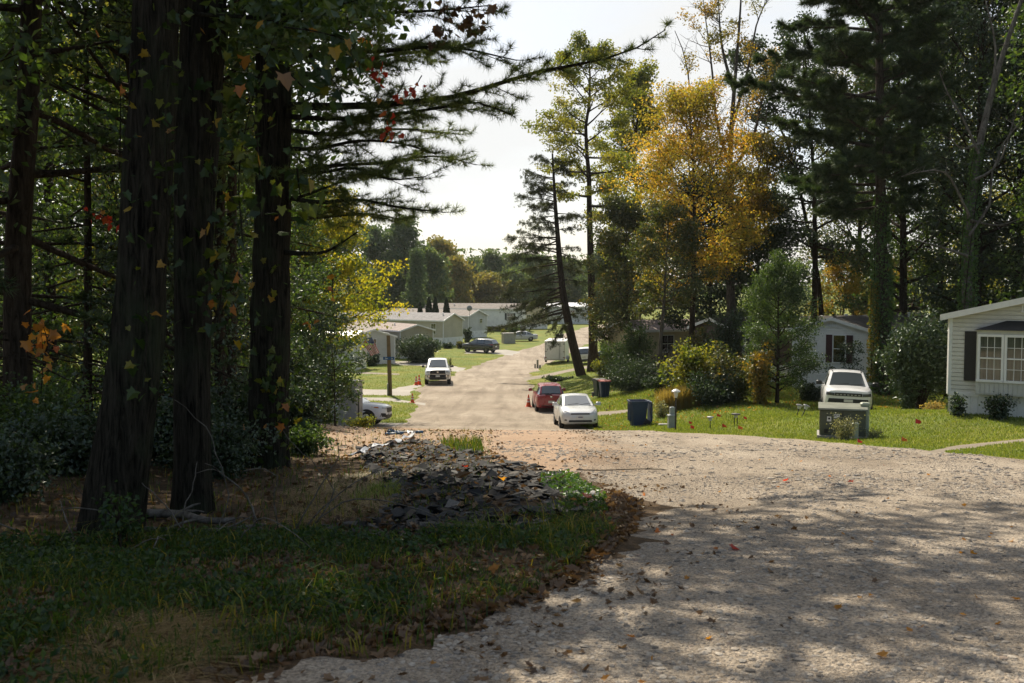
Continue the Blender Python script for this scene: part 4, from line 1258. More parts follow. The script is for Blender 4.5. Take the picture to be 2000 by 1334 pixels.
vine('hanging_vine', 'orange and yellow leaves on twigs over the yellow green tree', [[(650, 545), (655, 580)], [(600, 610), (610, 640)], [(705, 85), (720, 75)]], 13, 14, L_vine_o, .10, 408, 8)
vine('climbing_vine', 'dark leaved vine low on the near pine trunk', [[(500, 900), (520, 760), (505, 620), (540, 520)], [(555, 860), (545, 700)]], 16.4, 120, L_vine, .15, 409, 20)


def bramble():
    rng = R(410); b = ground_pt(330, 9.6); tubes = []
    for i in range(26):
        x0 = rng.uniform(-1.2, 1.6); y0 = rng.uniform(-.6, .7)
        p = np.array([x0, y0, float(h1(b[0] + x0, b[1] + y0)) - b[2]])
        P = limb_path(rng, p, rng.rand() * 2 * PI, .9 + rng.normal() * .4, .8 + 1.1 * rng.rand(), -1.3, 12, .22)
        tubes.append((P, np.linspace(.008, .003, 12), 4))
    root = empty('bramble', b); tag(root, 'tangle of thin bare bramble stems before the straight trunk', 'bramble')
    V, F = join_tubes(tubes); mk('stem', V, F, MATS['pale_dead_wood'], root, True)


bramble()


def log_at(name, label, px, d, L, r, az, seed, mat=None, lift=.03, forks=2, cat='log'):
    rng = R(seed); b = ground_pt(px, d)
    P = []
    for k in range(10):
        s = (k / 9 - .5) * L
        x = math.cos(az) * s; y = math.sin(az) * s + rng.normal() * .02 * L * .3 + .07 * L * math.sin(k * .8 + seed)
        P.append([x, y, float(h1(b[0] + x, b[1] + y)) - b[2] + r * .7 + lift])
    P = np.array(P); tubes = [(P, np.linspace(r, r * .55, 10), 9)]
    for j in range(forks):
        S = limb_path(rng, along(P, .3 + .5 * rng.rand()), az + rng.normal() * .7, .25, L * .25, -.3, 5, .15)
        tubes.append((S, np.linspace(r * .45, r * .15, 5), 6))
    V, F = join_tubes(tubes)
    root = empty(name, b); tag(root, label, cat)
    mk('wood', V, F, mat or B_pale, root, True)


log_at('fallen_log', 'pale split fallen log between the two near trunks', 350, 10.4, 1.3, .055, -.35, 420)
log_at('fallen_branch', 'pale broken branch lying crosswise below the split log', 345, 9.75, 1.6, .03, .12, 421, forks=3, cat='branch')
log_at('fallen_branch', 'bare pale stick lying at the near edge of the shingle heap', 915, 9.4, .95, .03, .02, 422, forks=0, cat='branch')
log_at('fallen_branch', 'forked grey twig leaning at the near end of the shingle heap', 770, 8.9, .45, .014, 1.2, 423, forks=2, cat='branch')
log_at('fallen_branch', 'dark thin branch lying on the gravel road by the shingle heap', 1215, 16.5, 1.5, .010, .05, 424, B_dark, forks=2, cat='branch')
log_at('fallen_branch', 'short pale twig standing at the near right of the heap', 976, 8.9, .3, .012, 1.4, 425, forks=1, cat='branch')


# ================================================================ ground cover
def sample_px(rng, poly, n, wfun=None):
    """points on the ground inside a polygon of photo pixels, evenly over the ground"""
    q = np.array([G(*p) for p in poly]); lo, hi = q.min(0), q.max(0); out = []
    tot = 0
    while tot < n:
        P = rng.rand(n * 3, 2) * (hi - lo) + lo
        P = P[in_poly(P, q)]
        if wfun is not None: P = P[rng.rand(len(P)) < wfun(P)]
        out.append(P); tot += len(P)
        if len(P) == 0: break
    P = np.concatenate(out)[:n]
    return np.column_stack([P, H(P[:, 0], P[:, 1])])


def sample_fan(rng, n, y0, y1, x0f, x1f, reg, power=1.0):
    """points in regions reg, denser near the camera"""
    out, tot = [], 0
    while tot < n:
        u = rng.rand(n * 2)
        y = y0 * (y1 / y0) ** u if power else y0 + (y1 - y0) * u
        x = (x0f + (x1f - x0f) * rng.rand(n * 2)) * y
        P = np.stack([x, y], 1); P = P[np.isin(region_of(P), reg)]
        out.append(P); tot += len(P)
    P = np.concatenate(out)[:n]
    return np.column_stack([P, H(P[:, 0], P[:, 1])])


def stuff(name, label, V, F, mat, cat, smooth=False):
    o = mk(name, V, F, mat, None, smooth); tag(o, label, cat, kind='stuff'); return o


def patchy(P, s=.6, lo=.35):
    return np.clip(.5 + vnoise(P[:, 0] * s, P[:, 1] * s) * 2.2, 0, 1) ** 1.0 > lo


SH_POLY = [(700, 880), (790, 862), (900, 866), (960, 893), (1060, 920), (1150, 972), (1160, 1000), (1060, 1030), (960, 1052), (760, 1062), (610, 1050), (640, 1028), (740, 1010), (770, 970), (730, 925)]


def ground_cover():
    rng = R(500)
    # sunny lawns
    C = sample_fan(rng, 150000, 19, 60, .02, .62, [4])
    s = (C[:, 1] / 30)
    V, F = blades(rng, C, 1, .30, .5); # unit blades, scaled by distance below
    k = np.repeat(s, 5)[:, None]; c5 = np.repeat(C, 5, 0)
    V = c5 + (V - c5) * np.array([.06, .06, .06]) * np.clip(k, .8, 1.8)
    # keep blade width readable
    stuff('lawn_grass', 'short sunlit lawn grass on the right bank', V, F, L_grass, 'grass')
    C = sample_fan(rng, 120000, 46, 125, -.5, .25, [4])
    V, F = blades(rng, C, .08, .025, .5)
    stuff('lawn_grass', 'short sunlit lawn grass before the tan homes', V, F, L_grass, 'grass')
    # shaded verge
    poly = [(-250, 1120), (-200, 1060), (300, 1050), (560, 1045), (800, 1060), (1000, 1020), (1130, 985), (1180, 985), (1200, 1050), (1130, 1110), (1020, 1180), (860, 1220), (700, 1250), (500, 1290), (380, 1330), (100, 1420), (-250, 1420)]
    C = sample_px(rng, poly, 15000, lambda P: .03 + .97 * np.clip(.30 + 3.6 * vnoise(P[:, 0] * 1.6, P[:, 1] * 1.6), 0, 1))
    V, F = blades(rng, C, .105, .008, 1.4, .75)
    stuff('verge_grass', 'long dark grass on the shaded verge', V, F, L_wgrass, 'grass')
    C = sample_px(rng, poly, 650, lambda P: np.clip(.2 + 3.5 * vnoise(P[:, 0] * 1.1 + 8, P[:, 1] * 1.1), 0, 1))
    V, F = blades(rng, C, .24, .009, 1.7, .6); stuff('tall_weeds', 'taller arching weed blades in the shaded verge', V, F, L_tall, 'weeds')
    C = sample_px(rng, poly, 2300); C[:, 2] += .02; fr = frames(rng, len(C), 2.0); V, F = stamp(LOBE_T * [1, 1, 2.2], LOBE_F, C, .07 * (.4 + .9 * rng.rand(len(C))), fr)
    stuff('verge_leaves', 'brown fallen leaves caught in the verge grass', V, F, L_dead, 'fallen leaves')
    C = sample_px(rng, poly, 19000, lambda P: np.clip(.45 + 2.5 * vnoise(P[:, 0] * .9 + 5, P[:, 1] * .9), .05, 1))
    C[:, 2] += .015 + .11 * rng.rand(len(C)) ** 1.5
    V, F = leaves(rng, C, .042, .7, var=.6)
    stuff('verge_weeds', 'small leafy weeds among the verge grass', V, F, L_weed, 'weeds')
    # sunny weeds by the heap
    C = sample_px(rng, [(1055, 935), (1110, 930), (1160, 960), (1185, 985), (1120, 985), (1060, 960)], 1500); C[:, 2] += .10 * rng.rand(len(C))
    V, F = leaves(rng, C, .06, .8)
    stuff('heap_weeds', 'bright sunlit weeds at the right side of the shingle heap', V, F, L_ivy, 'weeds')
    C = sample_px(rng, [(660, 968), (720, 955), (790, 948), (780, 972), (700, 988)], 420, lambda P: np.clip(.3 + 3 * vnoise(P[:, 0] * 2.5, P[:, 1] * 2.5), 0, 1))
    V, F = blades(rng, C, .12, .009, .7); stuff('grass_sprigs', 'bright grass sprigs left of the shingle heap', V, F, L_grass, 'grass')
    C = sample_px(rng, [(860, 868), (940, 865), (945, 890), (880, 885)], 700)
    V, F = blades(rng, C, .22, .014, .5); stuff('grass_tuft', 'green tuft growing at the far end of the shingle heap', V, F, L_wgrass, 'grass')
    C = sample_fan(rng, 9000, 5, 40, -.62, -.02, [5, 3]); C = C[C[:, 1] > 5]
    V, F = blades(rng, C, .13, .010, .8); stuff('undergrowth', 'sparse undergrowth on the woodland ground', V, F, L_wgrass, 'undergrowth')
    # straw
    n = 5200; C = sample_px(rng, [(560, 960), (700, 930), (780, 920), (790, 990), (690, 1015), (560, 1030)], n); C[:, 2] += .03 * rng.rand(n)
    V, F = blades(rng, C, .14, .006, 3.2); k5 = np.repeat(C, 5, 0); V = k5 + (V - k5) * [1, 1, .22]; stuff('straw', 'pale straw scattered left of the shingle heap', V, F, L_straw, 'straw')
    n = 4500; C = sample_px(rng, [(190, 1250), (330, 1215), (400, 1240), (400, 1300), (330, 1380), (150, 1400)], n); C[:, 2] += .04 * rng.rand(n)
    V, F = blades(rng, C, .17, .005, 3.2); k5 = np.repeat(C, 5, 0); V = k5 + (V - k5) * [1, 1, .28]; stuff('dry_grass', 'matted dry grass at the lower left corner of the verge', V, F, L_straw, 'dry grass')
    # fallen leaves
    edge = [(420, 1330), (700, 1270), (900, 1230), (1050, 1180), (1180, 1110), (1240, 1040), (1260, 985), (1190, 960), (1170, 1010), (1120, 1080), (1000, 1150), (860, 1200), (650, 1240), (350, 1300), (300, 1420), (620, 1420)]
    C = sample_px(rng, edge, 1500); C[:, 2] += .012 + .03 * rng.rand(len(C))
    fr = frames(rng, len(C), 2.0); V, F = stamp(LOBE_T * [1, 1, 2.2], LOBE_F, C, .075 * (.5 + .8 * rng.rand(len(C))), fr)
    stuff('fallen_leaves', 'brown fallen leaves along the edge of the gravel road', V, F, L_dead, 'fallen leaves')
    eq = np.array(ROAD_L[19:30]); k = rng.randint(0, len(eq) - 1, 1700); u = rng.rand(1700)[:, None]
    C = eq[k] * (1 - u) + eq[k + 1] * u; C = C + np.column_stack([rng.exponential(.55, len(C)) * np.where(rng.rand(len(C)) < .7, 1, -1), rng.normal(size=len(C)) * .25])
    C = C[(C[:, 1] > 4.5) & (rng.rand(len(C)) < np.clip(.5 + 2.5 * vnoise(C[:, 0] * 1.1, C[:, 1] * 1.1), .05, 1))]
    C = np.column_stack([C, H(C[:, 0], C[:, 1]) + .012]); fr = frames(rng, len(C), 2.5); V, F = stamp(LOBE_T * [1, 1, 2.4], LOBE_F, C, .055 * (.4 + .9 * rng.rand(len(C))), fr)
    stuff('drifted_leaves', 'brown leaves drifted thinly over the left side of the gravel road', V, F, L_dead, 'fallen leaves')
    C = sample_px(rng, SH_POLY, 420); C[:, 2] += .05 + .07 * rng.rand(len(C)); fr = frames(rng, len(C), 2.0)
    V, F = stamp(LOBE_T * [1, 1, 2.4], LOBE_F, C, .07 * (.4 + .9 * rng.rand(len(C))), fr); stuff('heap_leaves', 'dry leaves fallen among the torn shingles', V, F, L_dead, 'fallen leaves')
    C = sample_fan(rng, 5200, 5, 40, -.6, -.01, [5, 3]); C[:, 2] += .01 + .02 * rng.rand(len(C))
    fr = frames(rng, len(C), 2.0); V, F = stamp(LOBE_T * [1, 1, 2.2], LOBE_F, C, .085 * (.5 + .8 * rng.rand(len(C))), fr)
    stuff('leaf_litter', 'brown leaf litter under the left woods', V, F, L_dead, 'leaf litter')
    C = sample_fan(rng, 90, 4.5, 26, -.1, .6, [2]); C[:, 2] += .012
    fr = frames(rng, len(C), 3.0); V, F = stamp(LOBE_T * [1, 1, 2.0], LOBE_F, C, .06 * (.5 + .7 * rng.rand(len(C))), fr)
    stuff('scattered_leaves', 'yellow and brown leaves scattered over the gravel road', V, F, L_vine_o, 'fallen leaves')
    C = sample_fan(rng, 2500, 32, 62, .08, .4, [4]); C = C[(C[:, 1] > 41)]; C[:, 2] += .04
    V, F = leaves(rng, C, .10, 2.0); stuff('lawn_leaves', 'fallen autumn leaves on the lawn below the trees', V, F, L_vine_o, 'fallen leaves')


ground_cover()


# ---- stones of the road
def rock_template(rng, k=0):
    ph = np.array([[0, 0, 1], *[[math.cos(a) * .9, math.sin(a) * .9, .35] for a in np.arange(5) * 2 * PI / 5], *[[math.cos(a), math.sin(a), -.4] for a in (np.arange(5) + .5) * 2 * PI / 5]])
    ph = ph * (1 + .35 * rng.normal(size=ph.shape) * .6); ph[:, 2] *= .55
    F = [[0, 1 + i, 1 + (i + 1) % 5] for i in range(5)] + [[1 + i, 6 + i, 1 + (i + 1) % 5] for i in range(5)] + [[6 + i, 6 + (i + 1) % 5, 1 + (i + 1) % 5] for i in range(5)]
    return ph, np.array(F)


def stonemat(name, stops):
    t = NT(name); g = t.n('ShaderNodeNewGeometry')
    c = t.ramp(g.outputs['Random Per Island'], stops)
    c = t.mix(.5, c, t.ramp(t.noise(60, 3, .6, t.coord('Object')), [(.3, (.5, .5, .5)), (.7, (1.3, 1.3, 1.3))]), 'MULTIPLY')
    t.princ(c, .85, spec=.3); MATS[name] = t.m; return t.m


M_stone = stonemat('road_stone', [(0, (.11, .095, .08)), (.2, (.22, .195, .165)), (.6, (.32, .275, .22)), (.9, (.40, .35, .285)), (1, (.26, .19, .14))])


def stones():
    rng = R(520); Vs, Fs, b = [], [], 0
    for k in range(8):
        T, F = rock_template(rng)
        C = sample_fan(rng, 3600, 4.3, 40, -.2, .62, [2, 2, 3])
        clump = np.clip(.5 + 2.6 * vnoise(C[:, 0] * .8 + 3, C[:, 1] * .5), .12, 1)
        C = C[rng.rand(len(C)) < clump]
        S = (.006 + .023 * rng.rand(len(C)) ** 4.5) * np.clip(C[:, 1] / 9, .85, 1.7)
        C[:, 2] += S * .12
        a = rng.rand(len(C)) * 2 * PI; z0 = np.zeros_like(a)
        fr = (np.stack([np.cos(a), np.sin(a), z0], 1) * (1 + .5 * rng.rand(len(C)))[:, None], np.stack([-np.sin(a), np.cos(a), z0], 1), np.tile([0, 0, 1.0], (len(C), 1)))
        V, Fi = stamp(T, F, C, S, fr); Vs.append(V); Fs.append(Fi + b); b += len(V)
    O = np.array([[1, 0, 0], [0, .8, 0], [-1, 0, 0], [0, -.9, 0], [.1, .1, .7], [0, 0, -.4]]); OF = np.array([[0, 1, 4], [1, 2, 4], [2, 3, 4], [3, 0, 4]])
    for k in range(3):
        T = O * (1 + .25 * rng.normal(size=O.shape)); C = sample_fan(rng, 34000, 4.3, 22, -.2, .62, [2, 2, 3])
        C = C[rng.rand(len(C)) < np.clip(.55 + 2.2 * vnoise(C[:, 0] * .9 + 7, C[:, 1] * .6 + 2), .15, 1)]
        S = (.0035 + .006 * rng.rand(len(C)) ** 2) * np.clip(C[:, 1] / 8, .8, 1.8); a = rng.rand(len(C)) * 2 * PI; z0 = np.zeros_like(a)
        fr = (np.stack([np.cos(a), np.sin(a), z0], 1), np.stack([-np.sin(a), np.cos(a), z0], 1), np.tile([0, 0, 1.0], (len(C), 1)))
        V, Fi = stamp(T, OF, C, S, fr); Vs.append(V); Fs.append(Fi + b); b += len(V)
    stuff('gravel', 'loose gravel stones on the road', np.concatenate(Vs), np.concatenate(Fs), M_stone, 'gravel')


stones()

# ---- torn shingles
M_shing = stonemat('torn_shingle', [(0, (.010, .010, .010)), (.45, (.022, .022, .022)), (.75, (.05, .048, .045)), (.9, (.075, .058, .042)), (1, (.14, .135, .125))])


def shingle_shape(rng):
    n = rng.randint(4, 7); a = np.sort(rng.rand(n) * .7 + np.arange(n)) * 2 * PI / n
    p = np.stack([np.cos(a) * (.55 + .25 * rng.rand(n)), np.sin(a) * (.35 + .2 * rng.rand(n))], 1)
    z = .16 * rng.normal(size=n) * .5; th = .02
    V = np.concatenate([np.column_stack([p, z + th]), np.column_stack([p, z])])
    return V, n


def shingles():
    rng = R(530); Vs, Fs, b = [], [], 0
    C = sample_px(rng, SH_POLY, 3600, lambda P: np.clip(.55 + 2.4 * vnoise(P[:, 0] * 1.1 + 4, P[:, 1] * .8), .1, 1))
    for c in C:
        V, n = shingle_shape(rng)
        s = .04 + .17 * rng.rand() ** 1.8
        m = Matrix.Rotation(rng.rand() * 2 * PI, 3, 'Z') @ Matrix.Rotation(rng.normal() * .24, 3, 'X') @ Matrix.Rotation(rng.normal() * .24, 3, 'Y')
        V = (np.array(m) @ (V * s).T).T + c + [0, 0, .005 + .06 * rng.rand()]
        Vs.append(V)
        for i in range(1, n - 1): Fs.append([b, b + i, b + i + 1])
        for i in range(n):
            j = (i + 1) % n; Fs.append([b + i, b + n + i, b + j]); Fs.append([b + j, b + n + i, b + n + j])
        b += len(V)
    stuff('shingle_heap', 'heap of torn black roof shingles along the road edge', np.concatenate(Vs), np.array(Fs), M_shing, 'shingle debris')
    protos = []
    C = sample_px(rng, SH_POLY, 90)
    for i, c in enumerate(C):
        if i < 9:
            V, n = shingle_shape(rng)
            Fq = [list(range(n)), list(range(2 * n - 1, n - 1, -1))] + [[q, n + q, n + (q + 1) % n, (q + 1) % n] for q in range(n)]
            o = mk('roof_shingle', V * .42, Fq, M_shing); protos.append(o)
        else:
            o = protos[i % 9].copy(); COL.objects.link(o)
        o.location = c + np.array([0, 0, .075]); o.rotation_euler = (rng.normal() * .22, rng.normal() * .22, rng.rand() * 6.3); o.scale = [.30 + .36 * rng.rand()] * 3
        tag(o, 'large torn black roof shingle lying loose on top of the shingle heap', 'shingle', 'loose shingles on the heap')


shingles()
# ================================================================ homes
P_white = simple('white_siding', (.74, .725, .67), .6, dirt=.18, dscale=1.2)
P_trim = simple('white_trim', (.74, .73, .70), .5, dirt=.12)
P_cream = simple('cream_siding', (.46, .42, .30), .6, dirt=.16, dscale=1.0)
P_tan = simple('tan_siding', (.42, .38, .27), .6, dirt=.2, dscale=.8)
P_lgrey = simple('pale_grey_siding', (.50, .50, .47), .6, dirt=.18, dscale=.8)
P_beige = simple('beige_siding', (.50, .43, .28), .6, dirt=.15, dscale=1.0)
P_brown = simple('brown_siding', (.10, .065, .045), .7, dirt=.3)
P_skirt = simple('skirting', (.74, .73, .69), .6, dirt=.3, dscale=2.2)
P_gable = simple('grey_green_siding', (.60, .585, .52), .6, dirt=.16, dscale=1.4)
P_panel = simple('ribbed_panel', (.52, .51, .45), .6, dirt=.2)
P_black = simple('black_paint', (.012, .013, .014), .5, dirt=.2)
P_maroon = simple('maroon_shutter', (.05, .014, .016), .5, dirt=.2)
P_wood = simple('orange_deck_wood', (.34, .17, .07), .7, dirt=.35, bump=.4, bscale=20)
P_dwood = simple('dark_deck_wood', (.05, .04, .032), .7, dirt=.35)
P_post = simple('treated_post', (.17, .115, .055), .8, dirt=.4, dscale=5, bump=.5, bscale=30)


def roofmat(name, a, b):
    t = NT(name); c = t.coord('Object')
    n = t.noise(2.5, 5, .65, c); w = t.n('ShaderNodeTexBrick'); w.inputs['Scale'].default_value = 2.2
    w.inputs['Color1'].default_value = (1, 1, 1, 1); w.inputs['Color2'].default_value = (.78, .77, .76, 1); w.inputs['Mortar'].default_value = (.6, .6, .6, 1)
    w.inputs['Mortar Size'].default_value = .015; t.l(c, w.inputs['Vector'])
    col = t.mix(.8, t.ramp(n, [(.35, a), (.65, b)]), w.outputs[0], 'MULTIPLY')
    t.princ(col, .85, t.bump(t.noise(30, 3, .6, c), .6, .02), spec=.25); MATS[name] = t.m; return t.m


R_grey = roofmat('grey_roof_shingle', (.23, .22, .215), (.33, .31, .30))
R_rose = roofmat('rose_brown_roof_shingle', (.26, .20, .175), (.36, .29, .255))
R_brown = roofmat('brown_roof_shingle', (.21, .175, .15), (.30, .26, .23))
R_dark = roofmat('dark_roof_shingle', (.035, .032, .030), (.085, .078, .07))
R_metal = simple('pale_metal_roof', (.70, .70, .68), .28, metal=.35, dirt=.15)


def glassmat(name, col=(.012, .016, .015), rough=.06, curtain=None):
    t = NT(name)
    if curtain:
        c = t.coord('Object', (9, 9, .6))
        f = t.ramp(t.noise(1.4, 3, .55, c, .3), [(.35, tuple(x * .55 for x in curtain)), (.65, curtain)])
        t.princ(f, rough, spec=.8, coat=.6)
    else:
        t.princ(col, rough, spec=1.0, coat=.9)
    MATS[name] = t.m; return t.m


G_dark = glassmat('dark_window_glass')
G_curt = glassmat('curtained_window_glass', curtain=(.10, .115, .085))
G_car = glassmat('car_glass', (.07, .082, .086), .05)  # base colour greyed to stand in for sky reflected in the glass
G_lens = glassmat('lamp_lens', (.45, .46, .46), .1)


def wall_boards(mb, p0, p1, z0, ztop, lap=.115, out=.014, m=0):
    """lapped boards from p0 to p1 (xy), z0 up to ztop(u) with u along the wall; each board tilts out at its foot"""
    p0 = np.array(p0, float); p1 = np.array(p1, float); L = np.linalg.norm(p1 - p0); e = (p1 - p0) / L
    nrm = np.array([e[1], -e[0]])
    us = np.linspace(0, L, 41); zt = np.array([ztop(u) for u in us]); zmax = zt.max()
    z = z0
    while z < zmax - 1e-4:
        zz = min(z + lap, zmax)
        ok = us[zt >= z + 1e-5]
        ok2 = us[zt >= zz - 1e-5]
        if len(ok) < 2: break
        a, b = ok[0], ok[-1]
        a2, b2 = (ok2[0], ok2[-1]) if len(ok2) else ((a + b) / 2, (a + b) / 2)
        q = lambda u, o, h: (p0[0] + e[0] * u + nrm[0] * o, p0[1] + e[1] * u + nrm[1] * o, h)
        g = .016
        mb.add([q(a, -.03, z), q(b, -.03, z), q(b, -.03, z + g), q(a, -.03, z + g), q(a, out, z + g), q(b, out, z + g), q(b2, out * .4, zz), q(a2, out * .4, zz), q(a2, -.03, zz), q(b2, -.03, zz)],
               [(0, 1, 2, 3), (3, 2, 5, 4), (4, 5, 6, 7), (7, 6, 9, 8)], m)
        z = zz


def window(parent, c, e, w, h, out=.03, cols=2, rows=2, frame=None, glass=None, t=.05, sash=True, shutters=None, name='window'):
    """window centred at c=(x,y,z) on a wall with unit direction e; sub-parts frame, pane, muntin"""
    e = np.array(e, float); n = np.array([e[1], -e[0]]); c = np.array(c, float)
    def bx(mb, u0, u1, v0, v1, o0, o1):
        P = []
        for v in (v0, v1):
            for (u, o) in ((u0, o0), (u1, o0), (u1, o1), (u0, o1)):
                P.append((c[0] + e[0] * u + n[0] * o, c[1] + e[1] * u + n[1] * o, c[2] + v))
        mb.add(P, [(0, 3, 2, 1), (4, 5, 6, 7), (0, 1, 5, 4), (1, 2, 6, 5), (2, 3, 7, 6), (3, 0, 4, 7)])
    f = MB()
    bx(f, -w / 2 - t, w / 2 + t, h / 2, h / 2 + t, 0, out + .02); bx(f, -w / 2 - t - .02, w / 2 + t + .02, -h / 2 - t, -h / 2, 0, out + .04)
    bx(f, -w / 2 - t, -w / 2, -h / 2, h / 2, 0, out + .02); bx(f, w / 2, w / 2 + t, -h / 2, h / 2, 0, out + .02)
    if sash: bx(f, -w / 2, w / 2, -.02, .02, out * .4, out + .012)
    fo = f.build(name, frame or P_trim, parent)
    g = MB(); bx(g, -w / 2, w / 2, -h / 2, h / 2, 0.003, out * .5)
    g.build('pane', glass or G_dark, fo)
    if cols > 1 or rows > 1:
        mb = MB()
        for i in range(1, cols): bx(mb, -w / 2 + w * i / cols - .008, -w / 2 + w * i / cols + .008, -h / 2, h / 2, out * .5 + .001, out * .5 + .012)
        for j in range(1, rows):
            if sash and j * 2 == rows: continue
            bx(mb, -w / 2, w / 2, -h / 2 + h * j / rows - .008, -h / 2 + h * j / rows + .008, out * .5 + .001, out * .5 + .013)
        if mb.V: mb.build('muntin', frame or P_trim, fo)
    if shutters:
        for s in (-1, 1):
            if s not in shutters[1]: continue
            mb = MB(); u0 = s * (w / 2 + t + .02); u1 = s * (w / 2 + t + .02 + .34)
            bx(mb, min(u0, u1), max(u0, u1), -h / 2 - .03, h / 2 + .03, .012, .04)
            for k in range(int(h / .06)): bx(mb, min(u0, u1) + .03, max(u0, u1) - .03, -h / 2 + .06 * k, -h / 2 + .06 * k + .03, .04, .048)
            mb.build('shutter', shutters[0], parent)
    return fo


def home(name, label, corner, ang, width, length, wall_h, skirt_h, rise, wallm, roofm, wins=(), gwins=(), side=-1, over=.22, skirtm=None, vent=True, trim=None, door=None, roofvents=((.3, .2), (.7, -.2)), cat='mobile home', gable_m=None, lap=.13):
    """corner: world xy of the corner between the gable wall and the long wall that faces the camera; ang: heading of the long axis away
    from the gable (0 = +Y, positive to the left). side -1: the long wall facing us lies left of the gable, +1: right of it."""
    a = np.array([-math.sin(ang), math.cos(ang)]); g = np.array([math.cos(ang), math.sin(ang)]) * (-side)   # gable runs from the corner along g
    c = np.array(corner, float)
    zb = min(h1(*(c + g * u + a * v)) for u in (0, width) for v in (0, length)) ; z0 = h1(*c)
    root = empty(name, (c[0], c[1], z0)); tag(root, label, cat)
    L = lambda u, v: tuple(g * u + a * v)           # local coordinates
    trim = trim or P_trim
    lo = zb - z0 - .2
    sk = MB()
    for (p, q) in ((L(0, 0), L(width, 0)), (L(width, 0), L(width, length)), (L(width, length), L(0, length)), (L(0, length), L(0, 0))):
        p = np.array(p); q = np.array(q); Ln = np.linalg.norm(q - p); e = (q - p) / Ln; nr = np.array([e[1], -e[0]]) * (1 if side < 0 else -1)
        n = int(Ln / .2)
        V = []; F = []
        for k in range(n + 1):
            for j, (o, du) in enumerate(((.012, -.012), (-.004, 0), (.012, .012))):
                x = p + e * min(Ln, max(0, Ln * k / n + du)) + nr * o
                V += [(x[0], x[1], lo), (x[0], x[1], skirt_h)]
        m = len(V) // 2
        for k in range(m - 1): F.append((2 * k, 2 * k + 2, 2 * k + 3, 2 * k + 1))
        sk.add(V, F)
    sk.build('skirting', skirtm or P_skirt, root)
    wl = MB(); gt = lambda u: skirt_h + wall_h + rise * (1 - abs(u - width / 2) / (width / 2))
    flat = lambda u: skirt_h + wall_h
    def walls(mb, p, q, top):
        wall_boards(mb, p, q, skirt_h, top, lap, .016)
    if side < 0: order = ((L(0, 0), L(width, 0), gt), (L(width, 0), L(width, length), flat), (L(width, length), L(0, length), gt), (L(0, length), L(0, 0), flat))
    else: order = ((L(width, 0), L(0, 0), gt), (L(0, 0), L(0, length), flat), (L(0, length), L(width, length), gt), (L(width, length), L(width, 0), flat))
    for i, (p, q, t) in enumerate(order):
        if i == 0 and gable_m is not None:
            w2 = MB(); walls(w2, p, q, t); w2.build('gable_wall', gable_m, root)
        else: walls(wl, p, q, t)
    wl.build('wall', wallm, root)
    for (u, v) in ((0, 0), (width, 0), (0, length), (width, length)):
        x, y = L(u, v); tr = MB()
        tr.box(x - .05, x + .05, y - .05, y + .05, skirt_h - .02, skirt_h + wall_h - .02)
        tr.build('corner_trim', trim, root)
    bd = MB()
    for (p, q) in ((L(0, 0), L(width, 0)), (L(0, 0), L(0, length))):
        p = np.array(p); q = np.array(q); e = (q - p) / np.linalg.norm(q - p); s = 1
        nr = -np.array(a) if p is not None and abs(np.dot(e, g)) > .5 else -np.array(g)
        A = p - e * .02; B = q + e * .02
        V = []
        for z in (skirt_h - .06, skirt_h + .05):
            for (x, o) in ((A, .03), (B, .03), (B, -.02), (A, -.02)):
                V.append((x[0] + nr[0] * o, x[1] + nr[1] * o, z))
        bd.add(V, [(0, 3, 2, 1), (4, 5, 6, 7), (0, 1, 5, 4), (1, 2, 6, 5), (2, 3, 7, 6), (3, 0, 4, 7)])
    bd.build('base_board', trim, root)
    # roof slabs
    rf = MB(); th = .07; sl_ = rise / (width / 2)
    zr = skirt_h + wall_h + rise + .03
    for s in (0, 1):
        ue = -over if s == 0 else width + over
        ze = skirt_h + wall_h - over * sl_ + .03
        P = []
        for dz in (0, th):
            for (u, v, z) in ((width / 2, -over, zr), (ue, -over, ze), (ue, length + over, ze), (width / 2, length + over, zr)):
                x, y = L(u, v); P.append((x, y, z + dz))
        rf.add(P, [(0, 1, 2, 3), (7, 6, 5, 4), (0, 4, 5, 1), (1, 5, 6, 2), (2, 6, 7, 3), (3, 7, 4, 0)])
    ro = rf.build('roof', roofm, root)
    fa = MB()
    for s in (0, 1):
        ue = -over if s == 0 else width + over
        ze = skirt_h + wall_h - over * sl_ + .03
        for (v0, v1) in ((-over - .03, -over - .004),):
            P = []
            for v in (v0, v1):
                for (u, z) in ((width / 2, zr + th + .012), (ue, ze + th + .012), (ue, ze - .10), (width / 2, zr - .10)):
                    x, y = L(u, v); P.append((x, y, z))
            fa.add(P, [(0, 1, 2, 3), (7, 6, 5, 4), (0, 4, 5, 1), (1, 5, 6, 2), (2, 6, 7, 3), (3, 7, 4, 0)])
        P = []
        u0, u1 = (ue - .03, ue - .004) if s == 0 else (ue + .004, ue + .03)
        for v in (-over, length + over):
            for (u, z) in ((u0, ze + th), (u1, ze + th), (u1, ze - .09), (u0, ze - .09)):
                x, y = L(u, v); P.append((x, y, z))
        fa.add(P, [(0, 1, 2, 3), (7, 6, 5, 4), (0, 4, 5, 1), (1, 5, 6, 2), (2, 6, 7, 3), (3, 7, 4, 0)])
    fa.build('fascia', trim, root)
    for (fv, fu) in roofvents:
        u = width / 2 + fu * width; z = skirt_h + wall_h + rise * (1 - abs(u - width / 2) / (width / 2)) + .1
        x, y = L(u, length * fv); mb = MB()
        mb.lathe([(.07, -.05), (.07, .22), (.11, .22), (.11, .28), (.02, .30)], 10, 'z', (x, y, z)); mb.build('roof_vent', P_trim, ro)
    ge = g if side < 0 else -g
    le = -a if side < 0 else a
